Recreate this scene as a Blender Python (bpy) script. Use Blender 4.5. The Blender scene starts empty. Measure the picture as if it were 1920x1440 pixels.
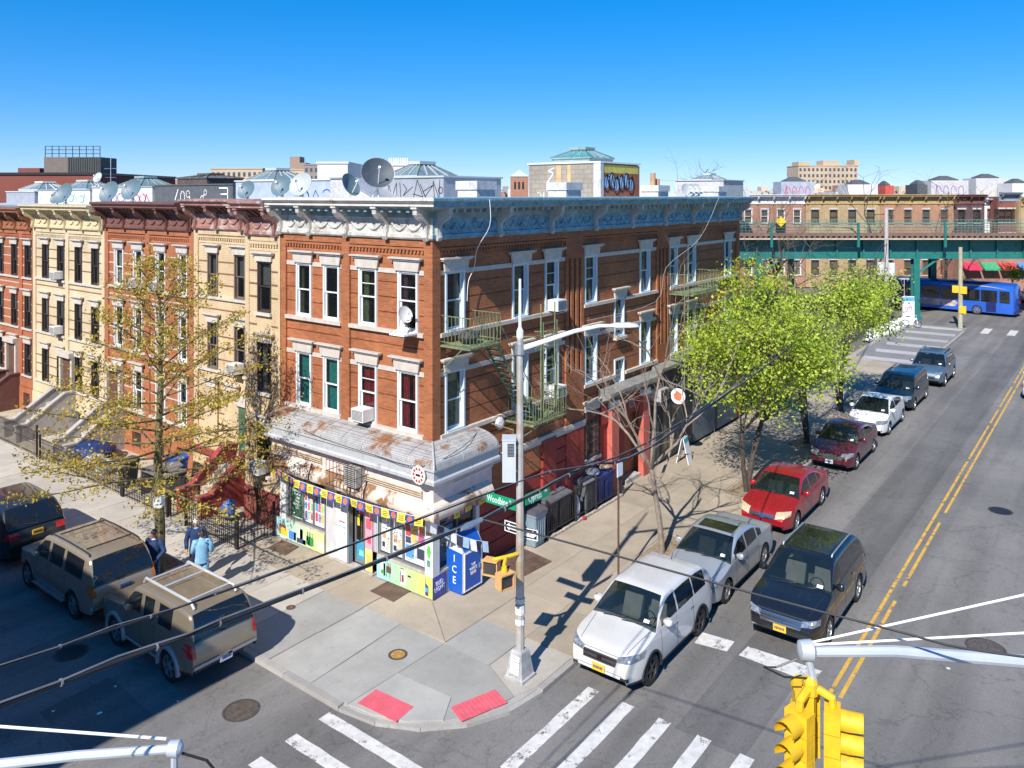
import bpy, bmesh, math, random
from mathutils import Vector, Matrix
from mathutils.bvhtree import BVHTree
rad = math.radians
sc = bpy.context.scene
COL = sc.collection
# ------------------------------------------------------------------ camera, sky, sun, exposure
cam = bpy.data.cameras.new('camera')
cam.sensor_width = 36.0
cam.lens = 28.125
cam.shift_y = -0.1844
cam.clip_start = 0.1
cam.clip_end = 6000
camo = bpy.data.objects.new('camera', cam)
COL.objects.link(camo)
camo.location = (-16.9, -15.86, 11.5)
camo.rotation_euler = (rad(90), 0, rad(37.5 - 90))
sc.camera = camo
SUN_EL, SUN_AZ = rad(41.0), rad(12.0)
w = bpy.data.worlds.new('World')
sc.world = w
w.use_nodes = True
wn = w.node_tree.nodes
bg = wn['Background']
sky = wn.new('ShaderNodeTexSky')
sky.sky_type = 'NISHITA'
sky.sun_disc = False
sky.sun_elevation = SUN_EL
sky.sun_rotation = math.atan2(-math.cos(SUN_AZ), -math.sin(SUN_AZ))
sky.altitude = 0
sky.air_density = 0.8
sky.dust_density = 0.0
sky.ozone_density = 10.0
hs = wn.new('ShaderNodeHueSaturation')
hs.inputs['Saturation'].default_value = 1.6
hs.inputs['Value'].default_value = 1.45
gm_ = wn.new('ShaderNodeGamma')
gm_.inputs[1].default_value = 0.58
w.node_tree.links.new(sky.outputs[0], gm_.inputs[0])
w.node_tree.links.new(gm_.outputs[0], hs.inputs['Color'])
tn = wn.new('ShaderNodeMix')
tn.data_type = 'RGBA'
tn.blend_type = 'MULTIPLY'
tn.inputs[0].default_value = 1.0
tn.inputs[7].default_value = (0.97, 0.98, 1.14, 1)
w.node_tree.links.new(hs.outputs[0], tn.inputs[6])
w.node_tree.links.new(tn.outputs[2], bg.inputs[0])
bg.inputs[1].default_value = 0.14
sl = bpy.data.lights.new('sun', 'SUN')
sl.energy = 5.0
sl.angle = rad(0.53)
sl.color = (1.0, 0.95, 0.87)
slo = bpy.data.objects.new('sun', sl)
COL.objects.link(slo)
slo.rotation_euler = Vector((math.cos(SUN_AZ) * math.cos(SUN_EL), math.sin(SUN_AZ) * math.cos(SUN_EL), -math.sin(SUN_EL))).to_track_quat('-Z', 'Y').to_euler()
slo.location = (-40, -20, 40)
vs = sc.view_settings
vs.view_transform = 'Standard'
vs.look = 'None'
vs.exposure = 0.54
vs.gamma = 1.0
vs.use_curve_mapping = False
# ------------------------------------------------------------------ materials
MATS = {}
def srgb(r, g, b):
    f = lambda c: (c / 12.92 if c <= 0.04045 else ((c + 0.055) / 1.055) ** 2.4)
    return (f(r / 255), f(g / 255), f(b / 255))
def newmat(name):
    m = bpy.data.materials.new(name)
    m.use_nodes = True
    return m, m.node_tree.nodes, m.node_tree.links, m.node_tree.nodes['Principled BSDF']
def node(ns, t, **kw):
    n = ns.new(t)
    for k, v in kw.items():
        setattr(n, k, v)
    return n
def ramp(ns, stops):
    n = ns.new('ShaderNodeValToRGB')
    e = n.color_ramp.elements
    e[0].position, e[0].color = stops[0][0], (*stops[0][1], 1) if len(stops[0][1]) == 3 else stops[0][1]
    e[1].position, e[1].color = stops[1][0], (*stops[1][1], 1)
    for p, c in stops[2:]:
        x = e.new(p); x.color = (*c, 1)
    return n
def noise(ns, ls, vec, scale, detail=4, rough=.55):
    n = ns.new('ShaderNodeTexNoise')
    n.inputs['Scale'].default_value = scale
    n.inputs['Detail'].default_value = detail
    n.inputs['Roughness'].default_value = rough
    ls.new(vec, n.inputs['Vector'])
    return n
def mix(ns, ls, fac, a, b, mode='MIX'):
    n = ns.new('ShaderNodeMix')
    n.data_type = 'RGBA'; n.blend_type = mode
    for sock, v in ((n.inputs[0], fac), (n.inputs[6], a), (n.inputs[7], b)):
        if isinstance(v, (int, float)): sock.default_value = v
        elif isinstance(v, tuple): sock.default_value = (*v, 1)
        else: ls.new(v, sock)
    return n.outputs[2]
def sca(c, f): return tuple(min(1, x * f) for x in c)
def M(name, col=(.5, .5, .5), rough=.6, metal=0.0, var=.18, scale=3.0, bump=0.0, bscale=30.0, stain=None, sscale=1.2, sthr=.55, sw=.12, coat=0.0, spec=.5, obj=False, emit=None, stretch=None):
    """plain procedural material: base colour with uneven tone, optional second tone in patches, fine relief"""
    if name in MATS: return MATS[name]
    m, ns, ls, p = newmat(name)
    if obj: v = ns.new('ShaderNodeTexCoord').outputs['Object']
    else: v = ns.new('ShaderNodeNewGeometry').outputs['Position']
    if stretch:
        mp = ns.new('ShaderNodeMapping'); mp.inputs['Scale'].default_value = stretch
        ls.new(v, mp.inputs['Vector']); v = mp.outputs[0]
    n1 = noise(ns, ls, v, scale, 5)
    r = ramp(ns, [(.3, sca(col, 1 - var)), (.7, sca(col, 1 + var))])
    ls.new(n1.outputs['Fac'], r.inputs[0])
    c = r.outputs[0]
    if stain:
        n2 = noise(ns, ls, v, sscale, 6, .65)
        r2 = ramp(ns, [(sthr, (0, 0, 0)), (min(1, sthr + sw), (1, 1, 1))])
        ls.new(n2.outputs['Fac'], r2.inputs[0])
        c = mix(ns, ls, r2.outputs[0], c, stain)
    ls.new(c, p.inputs['Base Color'])
    p.inputs['Roughness'].default_value = rough
    p.inputs['Metallic'].default_value = metal
    p.inputs['Specular IOR Level'].default_value = spec
    if coat:
        p.inputs['Coat Weight'].default_value = coat
        p.inputs['Coat Roughness'].default_value = .06
    if emit:
        p.inputs['Emission Color'].default_value = (*emit[0], 1); p.inputs['Emission Strength'].default_value = emit[1]
    if bump:
        n3 = noise(ns, ls, v, bscale, 3)
        b = ns.new('ShaderNodeBump'); b.inputs['Strength'].default_value = bump; b.inputs['Distance'].default_value = .03
        ls.new(n3.outputs['Fac'], b.inputs['Height']); ls.new(b.outputs[0], p.inputs['Normal'])
    MATS[name] = m
    return m
def Mbrick(name, c1, c2, mortar, bw=.215, bh=.068, mw=.010, var=.25, mort_rough=.9):
    if name in MATS: return MATS[name]
    m, ns, ls, p = newmat(name)
    g = ns.new('ShaderNodeNewGeometry').outputs['Position']
    s = ns.new('ShaderNodeSeparateXYZ'); ls.new(g, s.inputs[0])
    a = node(ns, 'ShaderNodeMath', operation='ADD'); ls.new(s.outputs[0], a.inputs[0]); ls.new(s.outputs[1], a.inputs[1])
    c = ns.new('ShaderNodeCombineXYZ'); ls.new(a.outputs[0], c.inputs[0]); ls.new(s.outputs[2], c.inputs[1])
    b = ns.new('ShaderNodeTexBrick')
    ls.new(c.outputs[0], b.inputs['Vector'])
    b.inputs['Scale'].default_value = 1
    b.inputs['Brick Width'].default_value = bw; b.inputs['Row Height'].default_value = bh
    b.inputs['Mortar Size'].default_value = mw; b.inputs['Mortar Smooth'].default_value = .3
    b.inputs['Color1'].default_value = (*c1, 1); b.inputs['Color2'].default_value = (*c2, 1); b.inputs['Mortar'].default_value = (*mortar, 1)
    n = noise(ns, ls, g, .7, 6, .6)
    r = ramp(ns, [(.25, (1 - var,) * 3), (.75, (1 + var * .4,) * 3)])
    ls.new(n.outputs['Fac'], r.inputs[0])
    col = mix(ns, ls, 1.0, b.outputs['Color'], r.outputs[0], 'MULTIPLY')
    # rain streaks
    mp = ns.new('ShaderNodeMapping'); mp.inputs['Scale'].default_value = (3.5, 3.5, .25); ls.new(g, mp.inputs[0])
    n2 = noise(ns, ls, mp.outputs[0], 1.0, 5, .6)
    r2 = ramp(ns, [(.55, (1, 1, 1)), (.8, (.72, .7, .68))]); ls.new(n2.outputs['Fac'], r2.inputs[0])
    col = mix(ns, ls, .8, col, r2.outputs[0], 'MULTIPLY')
    ls.new(col, p.inputs['Base Color'])
    p.inputs['Roughness'].default_value = .85
    bp = ns.new('ShaderNodeBump'); bp.inputs['Strength'].default_value = .5; bp.inputs['Distance'].default_value = .01; bp.invert = True
    ls.new(b.outputs['Fac'], bp.inputs['Height']); ls.new(bp.outputs[0], p.inputs['Normal'])
    MATS[name] = m
    return m
def Mglass(name='window_glass', tint=(.02, .03, .035), clear=.75, rough=.03):
    if name in MATS: return MATS[name]
    m, ns, ls, p = newmat(name)
    p.inputs['Base Color'].default_value = (*tint, 1); p.inputs['Roughness'].default_value = rough
    p.inputs['IOR'].default_value = 1.5
    t = ns.new('ShaderNodeBsdfTransparent'); t.inputs[0].default_value = (.75, .8, .8, 1)
    mx = ns.new('ShaderNodeMixShader'); lw_ = ns.new('ShaderNodeLayerWeight'); lw_.inputs[0].default_value = .5
    pw = node(ns, 'ShaderNodeMath', operation='POWER'); pw.inputs[1].default_value = 4.0; ls.new(lw_.outputs['Facing'], pw.inputs[0])
    fr = node(ns, 'ShaderNodeMath', operation='MULTIPLY_ADD'); fr.inputs[1].default_value = .75; fr.inputs[2].default_value = .05; ls.new(pw.outputs[0], fr.inputs[0])
    gl = ns.new('ShaderNodeBsdfGlossy'); gl.inputs['Roughness'].default_value = rough
    m1 = ns.new('ShaderNodeMixShader'); m1.inputs[0].default_value = clear
    ls.new(p.outputs[0], m1.inputs[1]); ls.new(t.outputs[0], m1.inputs[2])
    ls.new(fr.outputs[0], mx.inputs[0]); ls.new(m1.outputs[0], mx.inputs[1]); ls.new(gl.outputs[0], mx.inputs[2])
    ls.new(mx.outputs[0], ns['Material Output'].inputs[0])
    MATS[name] = m
    return m
def Mleaf(name, dark, light, scale=1.2):
    if name in MATS: return MATS[name]
    m, ns, ls, p = newmat(name)
    g = ns.new('ShaderNodeNewGeometry')
    n = noise(ns, ls, g.outputs['Position'], scale, 3)
    wn_ = ns.new('ShaderNodeTexWhiteNoise'); wn_.noise_dimensions = '3D'
    sn = node(ns, 'ShaderNodeVectorMath', operation='SNAP'); sn.inputs[1].default_value = (.09, .09, .09); ls.new(g.outputs['Position'], sn.inputs[0]); ls.new(sn.outputs[0], wn_.inputs['Vector'])
    ad = node(ns, 'ShaderNodeMath', operation='MULTIPLY_ADD'); ad.inputs[1].default_value = .45
    ls.new(wn_.outputs['Value'], ad.inputs[0]); ls.new(n.outputs['Fac'], ad.inputs[2])
    r = ramp(ns, [(.42, dark), (1.0, light)]); ls.new(ad.outputs[0], r.inputs[0])
    ls.new(r.outputs[0], p.inputs['Base Color']); p.inputs['Roughness'].default_value = .5
    tr = ns.new('ShaderNodeBsdfTranslucent'); ls.new(r.outputs[0], tr.inputs[0])
    mx = ns.new('ShaderNodeMixShader'); mx.inputs[0].default_value = .35
    ls.new(p.outputs[0], mx.inputs[1]); ls.new(tr.outputs[0], mx.inputs[2]); ls.new(mx.outputs[0], ns['Material Output'].inputs[0])
    MATS[name] = m
    return m
# ------------------------------------------------------------------ mesh helpers
class Fr:
    """a facade frame: u runs along the wall, w stands out from it, z is up"""
    def __init__(s, o, u, n): s.o, s.u, s.n = Vector(o), Vector(u), Vector(n)
    def __call__(s, u, w, z): return s.o + s.u * u + s.n * w + Vector((0, 0, z))
    def sub(s, p): return Fr(s.o - Vector(p), s.u, s.n)
WORLD = Fr((0, 0, 0), (1, 0, 0), (0, 1, 0))
class MB:
    def __init__(s, fr=None): s.v, s.f, s.mi, s.fr, s.m = [], [], [], fr, 0
    def pt(s, p):
        s.v.append(s.fr(*p) if s.fr else Vector(p)); return len(s.v) - 1
    def face(s, idx): s.f.append(tuple(idx)); s.mi.append(s.m)
    def quad(s, a, b, c, d): s.face([s.pt(a), s.pt(b), s.pt(c), s.pt(d)])
    def poly(s, pts): s.face([s.pt(p) for p in pts])
    def box(s, a0, a1, b0, b1, c0, c1, skip=''):
        i = [s.pt(p) for p in ((a0, b0, c0), (a1, b0, c0), (a1, b1, c0), (a0, b1, c0), (a0, b0, c1), (a1, b0, c1), (a1, b1, c1), (a0, b1, c1))]
        for k, q in (('b', (0, 3, 2, 1)), ('t', (4, 5, 6, 7)), ('f', (0, 1, 5, 4)), ('k', (2, 3, 7, 6)), ('l', (3, 0, 4, 7)), ('r', (1, 2, 6, 5))):
            if k not in skip: s.face([i[j] for j in q])
        return s
    def prism(s, poly, a0, a1, axis=0, cap=True):
        """extrude a 2D polygon along an axis (0: u, 1: w, 2: z)"""
        def mk(a, p):
            return ((a, p[0], p[1]), (p[0], a, p[1]), (p[0], p[1], a))[axis]
        A = [s.pt(mk(a0, p)) for p in poly]; B = [s.pt(mk(a1, p)) for p in poly]
        n = len(poly)
        for i in range(n): s.face([A[i], A[(i + 1) % n], B[(i + 1) % n], B[i]])
        if cap: s.face(A[::-1]); s.face(B)
        return s
    def cyl(s, p0, p1, r0, r1=None, n=10, cap=True):
        if s.fr: p0, p1 = s.fr(*p0), s.fr(*p1)
        p0, p1 = Vector(p0), Vector(p1); r1 = r0 if r1 is None else r1
        d = (p1 - p0)
        if d.length < 1e-6: return s
        d.normalize()
        a = d.orthogonal().normalized(); b = d.cross(a)
        fr, s.fr = s.fr, None
        A = []; B = []
        for i in range(n):
            t = 2 * math.pi * i / n; q = a * math.cos(t) + b * math.sin(t)
            A.append(s.pt(p0 + q * r0)); B.append(s.pt(p1 + q * r1))
        for i in range(n): s.face([A[i], A[(i + 1) % n], B[(i + 1) % n], B[i]])
        if cap: s.face(A[::-1]); s.face(B)
        s.fr = fr
        return s
    def tube(s, pts, r, n=6, r1=None, cap=True):
        pts = [Vector(s.fr(*p)) if s.fr else Vector(p) for p in pts]
        r1 = r if r1 is None else r1
        fr, s.fr = s.fr, None
        rings = []; prev = None
        L = len(pts)
        for k, p in enumerate(pts):
            d = (pts[min(k + 1, L - 1)] - pts[max(k - 1, 0)])
            d = d.normalized() if d.length > 1e-7 else Vector((0, 0, 1))
            if prev is None: a = d.orthogonal().normalized()
            else:
                a = prev - d * prev.dot(d)
                a = a.normalized() if a.length > 1e-6 else d.orthogonal().normalized()
            prev = a; b = d.cross(a)
            rr = r[k] if isinstance(r, (list, tuple)) else r + (r1 - r) * k / max(1, L - 1)
            rings.append([s.pt(p + (a * math.cos(2 * math.pi * i / n) + b * math.sin(2 * math.pi * i / n)) * rr) for i in range(n)])
        for k in range(L - 1):
            for i in range(n): s.face([rings[k][i], rings[k][(i + 1) % n], rings[k + 1][(i + 1) % n], rings[k + 1][i]])
        if cap: s.face(rings[0][::-1]); s.face(rings[-1])
        s.fr = fr
        return s
    def lathe(s, prof, c=(0, 0, 0), n=16, ax=(0, 0, 1), cap=True):
        """prof: (radius, height) pairs around the axis ax through c"""
        ax = Vector(ax).normalized(); a = ax.orthogonal().normalized(); b = ax.cross(a); c = Vector(s.fr(*c)) if s.fr else Vector(c)
        fr, s.fr = s.fr, None
        rings = [[s.pt(c + ax * h + (a * math.cos(2 * math.pi * i / n) + b * math.sin(2 * math.pi * i / n)) * r) for i in range(n)] for r, h in prof]
        for k in range(len(rings) - 1):
            for i in range(n): s.face([rings[k][i], rings[k][(i + 1) % n], rings[k + 1][(i + 1) % n], rings[k + 1][i]])
        if cap: s.face(rings[0][::-1]); s.face(rings[-1])
        s.fr = fr
        return s
    def loft(s, rings, closed=True, cap=False):
        R_ = [[s.pt(p) for p in r] for r in rings]; n = len(rings[0])
        for k in range(len(R_) - 1):
            for i in range(n if closed else n - 1): s.face([R_[k][i], R_[k][(i + 1) % n], R_[k + 1][(i + 1) % n], R_[k + 1][i]])
        if cap: s.face(R_[0][::-1]); s.face(R_[-1])
        return s
    def strip(s, pts, h0, h1, t=0.0):
        """vertical ribbon along ground points"""
        for a, b in zip(pts[:-1], pts[1:]): s.quad((a[0], a[1], h0), (b[0], b[1], h0), (b[0], b[1], h1), (a[0], a[1], h1))
        return s
    def relief(s, rects, reveal=.2, edge=0.0):
        """wall surface in a frame: rects (u0,u1,z0,z1,depth), later ones win; depth None is an opening with a reveal"""
        us = sorted({round(x, 4) for r in rects for x in r[:2]}); zs = sorted({round(x, 4) for r in rects for x in r[2:4]})
        nu, nz = len(us) - 1, len(zs) - 1
        D = [[0.0] * nz for _ in range(nu)]; H = [['x'] * nz for _ in range(nu)]
        for r in rects:
            for i in range(nu):
                if us[i] < r[0] - 1e-3 or us[i + 1] > r[1] + 1e-3: continue
                for j in range(nz):
                    if zs[j] < r[2] - 1e-3 or zs[j + 1] > r[3] + 1e-3: continue
                    H[i][j] = 'h' if r[4] is None else 's'; D[i][j] = -reveal if r[4] is None else r[4]
        for i in range(nu):
            j = 0
            while j < nz:       # merge runs of equal depth upwards
                if H[i][j] != 's': j += 1; continue
                k = j
                while k + 1 < nz and H[i][k + 1] == 's' and D[i][k + 1] == D[i][j]: k += 1
                d = D[i][j]
                s.quad((us[i], d, zs[j]), (us[i + 1], d, zs[j]), (us[i + 1], d, zs[k + 1]), (us[i], d, zs[k + 1]))
                j = k + 1
        for i in range(nu):
            for j in range(nz):
                if H[i][j] == 'x': continue
                for (i2, j2) in ((i + 1, j), (i, j + 1)):
                    if i2 >= nu or j2 >= nz or H[i2][j2] == 'x': continue
                    a, b = D[i][j], D[i2][j2]
                    if abs(a - b) < 1e-5: continue
                    if i2 > i: s.quad((us[i2], a, zs[j]), (us[i2], a, zs[j + 1]), (us[i2], b, zs[j + 1]), (us[i2], b, zs[j]))
                    else: s.quad((us[i], a, zs[j2]), (us[i + 1], a, zs[j2]), (us[i + 1], b, zs[j2]), (us[i], b, zs[j2]))
        return s
    def mesh(s, name, mats, smooth=False, fix=True, angle=35):
        me = bpy.data.meshes.new(name)
        me.from_pydata([tuple(p) for p in s.v], [], s.f)
        for m in (mats if isinstance(mats, (list, tuple)) else [mats]): me.materials.append(m)
        if isinstance(mats, (list, tuple)): me.polygons.foreach_set('material_index', s.mi)
        if fix or smooth:
            bm = bmesh.new(); bm.from_mesh(me)
            if smooth: bmesh.ops.remove_doubles(bm, verts=bm.verts, dist=1e-5)
            if fix: bmesh.ops.recalc_face_normals(bm, faces=bm.faces)
            bm.to_mesh(me); bm.free()
        if smooth:
            me.polygons.foreach_set('use_smooth', [True] * len(me.polygons))
            if angle < 180: me.set_sharp_from_angle(angle=rad(angle))
        me.update()
        return me
    def build(s, name, mats, parent=None, smooth=False, fix=True, angle=35, **tags):
        return put(name, s.mesh(name, mats, smooth, fix, angle), parent, **tags)
def put(name, me, parent=None, loc=None, rotz=0.0, label=None, cat=None, group=None, kind=None, mw=None):
    o = bpy.data.objects.new(name, me)
    COL.objects.link(o)
    if parent is not None: o.parent = parent
    if loc is not None: o.location = loc
    if rotz: o.rotation_euler = (0, 0, rotz)
    if mw is not None: o.matrix_local = mw
    tag(o, label, cat, group, kind)
    return o
def tag(o, label=None, cat=None, group=None, kind=None):
    if label: o['label'] = label
    if cat: o['category'] = cat
    if group: o['group'] = group
    if kind: o['kind'] = kind
    return o
def thing(name, label, cat, loc=(0, 0, 0), rotz=0.0, group=None):
    o = put(name, None, None, loc, rotz, label, cat, group)
    o.empty_display_size = .2
    return o
def copy_tree(o, parent=None, loc=None, rotz=None, label=None, group=None, scale=None):
    c = o.copy(); COL.objects.link(c); c.parent = parent
    if loc is not None: c.location = loc
    if rotz is not None: c.rotation_euler = (0, 0, rotz)
    if scale is not None: c.scale = scale
    if label: c['label'] = label
    if group: c['group'] = group
    for ch in o.children: copy_tree(ch, c)
    return c
FONT = {}
def text_mesh(txt, size, mat, depth=.004, align='CENTER', squeeze=1.0):
    """flat lettering as a mesh in the xz plane, facing -y"""
    cu = bpy.data.curves.new('lettering', 'FONT')
    cu.body = txt; cu.size = size; cu.align_x = align; cu.align_y = 'CENTER'; cu.extrude = depth; cu.resolution_u = 2; cu.space_line = .85
    ob = bpy.data.objects.new('lettering', cu)
    me = bpy.data.meshes.new_from_object(ob)
    bpy.data.objects.remove(ob); bpy.data.curves.remove(cu)
    me.transform(Matrix.Rotation(rad(90), 4, 'X'))
    if squeeze != 1.0: me.transform(Matrix.Diagonal((squeeze, 1, 1, 1)))
    me.materials.clear(); me.materials.append(mat)
    return me
def lettering(txt, size, mat, parent, loc, rotz=0.0, squeeze=1.0, name='lettering', roll=0.0, depth=.004):
    me = text_mesh(txt, size, mat, depth, squeeze=squeeze)
    if roll: me.transform(Matrix.Rotation(roll, 4, 'Y'))
    return put(name, me, parent, loc, rotz)
rnd = random.Random(7)
# ------------------------------------------------------------------ shared materials
WHITE = M('white_paint', (.68, .68, .66), .45, var=.05)
BLACK = M('black_paint', (.018, .018, .02), .45, var=.3)
DARK = M('dark_interior', (.03, .028, .026), .9, var=.4)
STEEL = M('galvanised_steel', (.5, .52, .53), .42, .75, var=.12, scale=6)
GREYP = M('grey_paint', (.42, .45, .48), .5, var=.08)
STONE = M('limestone', (.52, .47, .40), .8, var=.14, scale=5, bump=.2, bscale=60, stain=(.34, .30, .26), sscale=2.5, sthr=.62)
STONEW = M('white_stone', (.49, .44, .385), .8, var=.12, scale=5, bump=.15, bscale=60, stain=(.42, .36, .31), sscale=2.2, sthr=.64)
GLASS = Mglass()
def Masphalt(name, base, dark):
    m, ns, ls, p = newmat(name)
    v = ns.new('ShaderNodeNewGeometry').outputs['Position']
    big = noise(ns, ls, v, .22, 5, .6)
    mp = ns.new('ShaderNodeMapping'); mp.inputs['Scale'].default_value = (.07, 1.1, 1); ls.new(v, mp.inputs[0])
    lane = noise(ns, ls, mp.outputs[0], .9, 3)
    fine = noise(ns, ls, v, 55, 2, .7)
    mid = noise(ns, ls, v, 4.5, 6, .75)
    r = ramp(ns, [(.32, dark), (.62, base)]); ls.new(big.outputs['Fac'], r.inputs[0])
    r2 = ramp(ns, [(.38, (.70,) * 3), (.6, (1.05,) * 3)]); ls.new(lane.outputs['Fac'], r2.inputs[0])
    c = mix(ns, ls, .8, r.outputs[0], r2.outputs[0], 'MULTIPLY')
    r3 = ramp(ns, [(.3, (.62,) * 3), (.72, (1.3,) * 3)]); ls.new(fine.outputs['Fac'], r3.inputs[0])
    c = mix(ns, ls, .75, c, r3.outputs[0], 'MULTIPLY')
    r4 = ramp(ns, [(.55, (1, 1, 1)), (.70, (.55, .54, .53))]); ls.new(mid.outputs['Fac'], r4.inputs[0])
    c = mix(ns, ls, .7, c, r4.outputs[0], 'MULTIPLY')
    # old cracks
    vo = ns.new('ShaderNodeTexVoronoi'); vo.feature = 'DISTANCE_TO_EDGE'; vo.inputs['Scale'].default_value = .33
    wv = noise(ns, ls, v, 1.6, 4); mv = node(ns, 'ShaderNodeVectorMath', operation='MULTIPLY_ADD'); mv.inputs[1].default_value = (1.3, 1.3, 0)
    ls.new(wv.outputs['Color'], mv.inputs[0]); ls.new(v, mv.inputs[2]); ls.new(mv.outputs[0], vo.inputs['Vector'])
    r5 = ramp(ns, [(.0, (.35,) * 3), (.012, (1, 1, 1))]); ls.new(vo.outputs['Distance'], r5.inputs[0])
    c = mix(ns, ls, .35, c, r5.outputs[0], 'MULTIPLY')
    ls.new(c, p.inputs['Base Color']); p.inputs['Roughness'].default_value = .85
    b = ns.new('ShaderNodeBump'); b.inputs['Strength'].default_value = .35; b.inputs['Distance'].default_value = .01
    ls.new(fine.outputs['Fac'], b.inputs['Height']); ls.new(b.outputs[0], p.inputs['Normal'])
    return m
ASPH = Masphalt('asphalt', (.21, .197, .183), (.155, .147, .139))
ASPH2 = Masphalt('asphalt_patch', (.16, .152, .145), (.118, .114, .11))
def Mconc(name, base, dirt, speck=.25):
    m, ns, ls, p = newmat(name)
    v = ns.new('ShaderNodeNewGeometry').outputs['Position']
    oi = ns.new('ShaderNodeObjectInfo')
    a = noise(ns, ls, v, .8, 6, .65); f = noise(ns, ls, v, 70, 2, .7); d = noise(ns, ls, v, 2.6, 7, .75)
    r = ramp(ns, [(.3, sca(base, .82)), (.7, sca(base, 1.1))]); ls.new(a.outputs['Fac'], r.inputs[0])
    r2 = ramp(ns, [(.3, (1 - speck,) * 3), (.7, (1 + speck * .6,) * 3)]); ls.new(f.outputs['Fac'], r2.inputs[0])
    c = mix(ns, ls, 1, r.outputs[0], r2.outputs[0], 'MULTIPLY')
    r3 = ramp(ns, [(.56, (0, 0, 0)), (.74, (1, 1, 1))]); ls.new(d.outputs['Fac'], r3.inputs[0])
    c = mix(ns, ls, r3.outputs[0], c, dirt)
    r4 = ramp(ns, [(0, (.88,) * 3), (1, (1.08,) * 3)]); ls.new(oi.outputs['Random'], r4.inputs[0])
    c = mix(ns, ls, 1, c, r4.outputs[0], 'MULTIPLY')
    # gum spots
    vo = ns.new('ShaderNodeTexVoronoi'); vo.inputs['Scale'].default_value = 1.7; ls.new(v, vo.inputs['Vector'])
    r5 = ramp(ns, [(.028, (.3,) * 3), (.04, (1, 1, 1))]); ls.new(vo.outputs['Distance'], r5.inputs[0])
    c = mix(ns, ls, .7, c, r5.outputs[0], 'MULTIPLY')
    ls.new(c, p.inputs['Base Color']); p.inputs['Roughness'].default_value = .85
    b = ns.new('ShaderNodeBump'); b.inputs['Strength'].default_value = .25; b.inputs['Distance'].default_value = .008
    ls.new(f.outputs['Fac'], b.inputs['Height']); ls.new(b.outputs[0], p.inputs['Normal'])
    return m
PALE = Mconc('pale_concrete', (.47, .43, .37), (.33, .30, .26))
GREYC = Mconc('grey_concrete', (.36, .35, .32), (.27, .26, .24), .2)
TAN = Mconc('tan_concrete', (.40, .335, .255), (.29, .24, .185), .35)
KERB = Mconc('kerb_stone', (.36, .34, .31), (.2, .19, .18), .3)
def Mpaint(name, col, under, thr=.36):
    """road paint, worn through to the asphalt in places"""
    m, ns, ls, p = newmat(name)
    v = ns.new('ShaderNodeNewGeometry').outputs['Position']
    a = noise(ns, ls, v, 3.2, 8, .72); b_ = noise(ns, ls, v, 38, 3, .7)
    ad = node(ns, 'ShaderNodeMath', operation='MULTIPLY_ADD'); ad.inputs[1].default_value = .35; ls.new(b_.outputs['Fac'], ad.inputs[0]); ls.new(a.outputs['Fac'], ad.inputs[2])
    r = ramp(ns, [(thr + .15, (1, 1, 1)), (thr + .2, (0, 0, 0))]); ls.new(ad.outputs[0], r.inputs[0])
    n = noise(ns, ls, v, 6, 4); r2 = ramp(ns, [(.3, sca(col, .8)), (.7, sca(col, 1.08))]); ls.new(n.outputs['Fac'], r2.inputs[0])
    c = mix(ns, ls, r.outputs[0], r2.outputs[0], under)
    ls.new(c, p.inputs['Base Color']); p.inputs['Roughness'].default_value = .75
    return m
RPAINT = Mpaint('white_road_paint', (.60, .58, .55), (.13, .125, .12), .40)
YPAINT = Mpaint('yellow_road_paint', (.62, .36, .055), (.13, .12, .11), .42)
# ------------------------------------------------------------------ the setting: ground, road, pavements
RZ = -.12
ground = MB().box(-700, 1600, -900, 1500, -.6, -.17).build('ground', M('ground_soil', (.13, .12, .10), .9, var=.3, scale=.1), kind='structure')
road = MB()
road.box(-30, 160, -17, -4.95, -.165, RZ); road.box(-14.2, -4.9, -4.951, 110, -.165, RZ - .0005)
road.box(-30, -14.19, -17, -4.951, -.168, RZ - .004); road.box(52, 112, -4.951, 60, -.168, RZ - .001)
road.box(-4.9, -.9, -4.9505, -1.0, -.167, RZ - .0008)
road = road.build('road', ASPH, kind='structure')
def flat(name, poly, z, mat, parent, th=.004):
    b = MB(); b.prism([(x, y) for x, y in poly], z, z + th, 2)
    return b.build(name, mat, parent)
# darker resurfaced wheel track, patches
flat('asphalt_patch', [(-.9, -8.05), (140, -8.35), (140, -11.2), (-.9, -9.6)], RZ, ASPH2, road, .0015)
flat('asphalt_patch', [(-9.2, 1.1), (-7.6, 1.2), (-7.5, 3.6), (-9.1, 3.5)], RZ, ASPH2, road, .003)
for k in range(12):     # crossing over the avenue
    y = -5.92 - k * .93
    x0 = -4.25 + (.0 if k else .1)
    w_ = .145 + .02 * rnd.random()
    pts = []
    n = 9
    for i in range(n): pts.append((x0 + (-.8 - x0) * i / (n - 1), y - w_ + rnd.uniform(-.012, .012)))
    for i in range(n): pts.append((-.8 + (x0 + .8) * i / (n - 1), y + w_ + rnd.uniform(-.012, .012)))
    flat('crosswalk_stripe', pts, RZ, RPAINT, road)
for k in range(10):     # crossing over the side street
    x = -5.28 - k * .9
    w_ = .155
    pts = []
    n = 9; y0, y1 = -4.7, -1.66
    for i in range(n): pts.append((x - w_ + rnd.uniform(-.012, .012), y0 + (y1 - y0) * i / (n - 1)))
    for i in range(n): pts.append((x + w_ + rnd.uniform(-.012, .012), y1 + (y0 - y1) * i / (n - 1)))
    flat('crosswalk_stripe', pts, RZ, RPAINT, road)
flat('stop_line', [(2.46, -6.98), (3.05, -6.92), (3.14, -7.78), (2.6, -7.8)], RZ, RPAINT, road)
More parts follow.
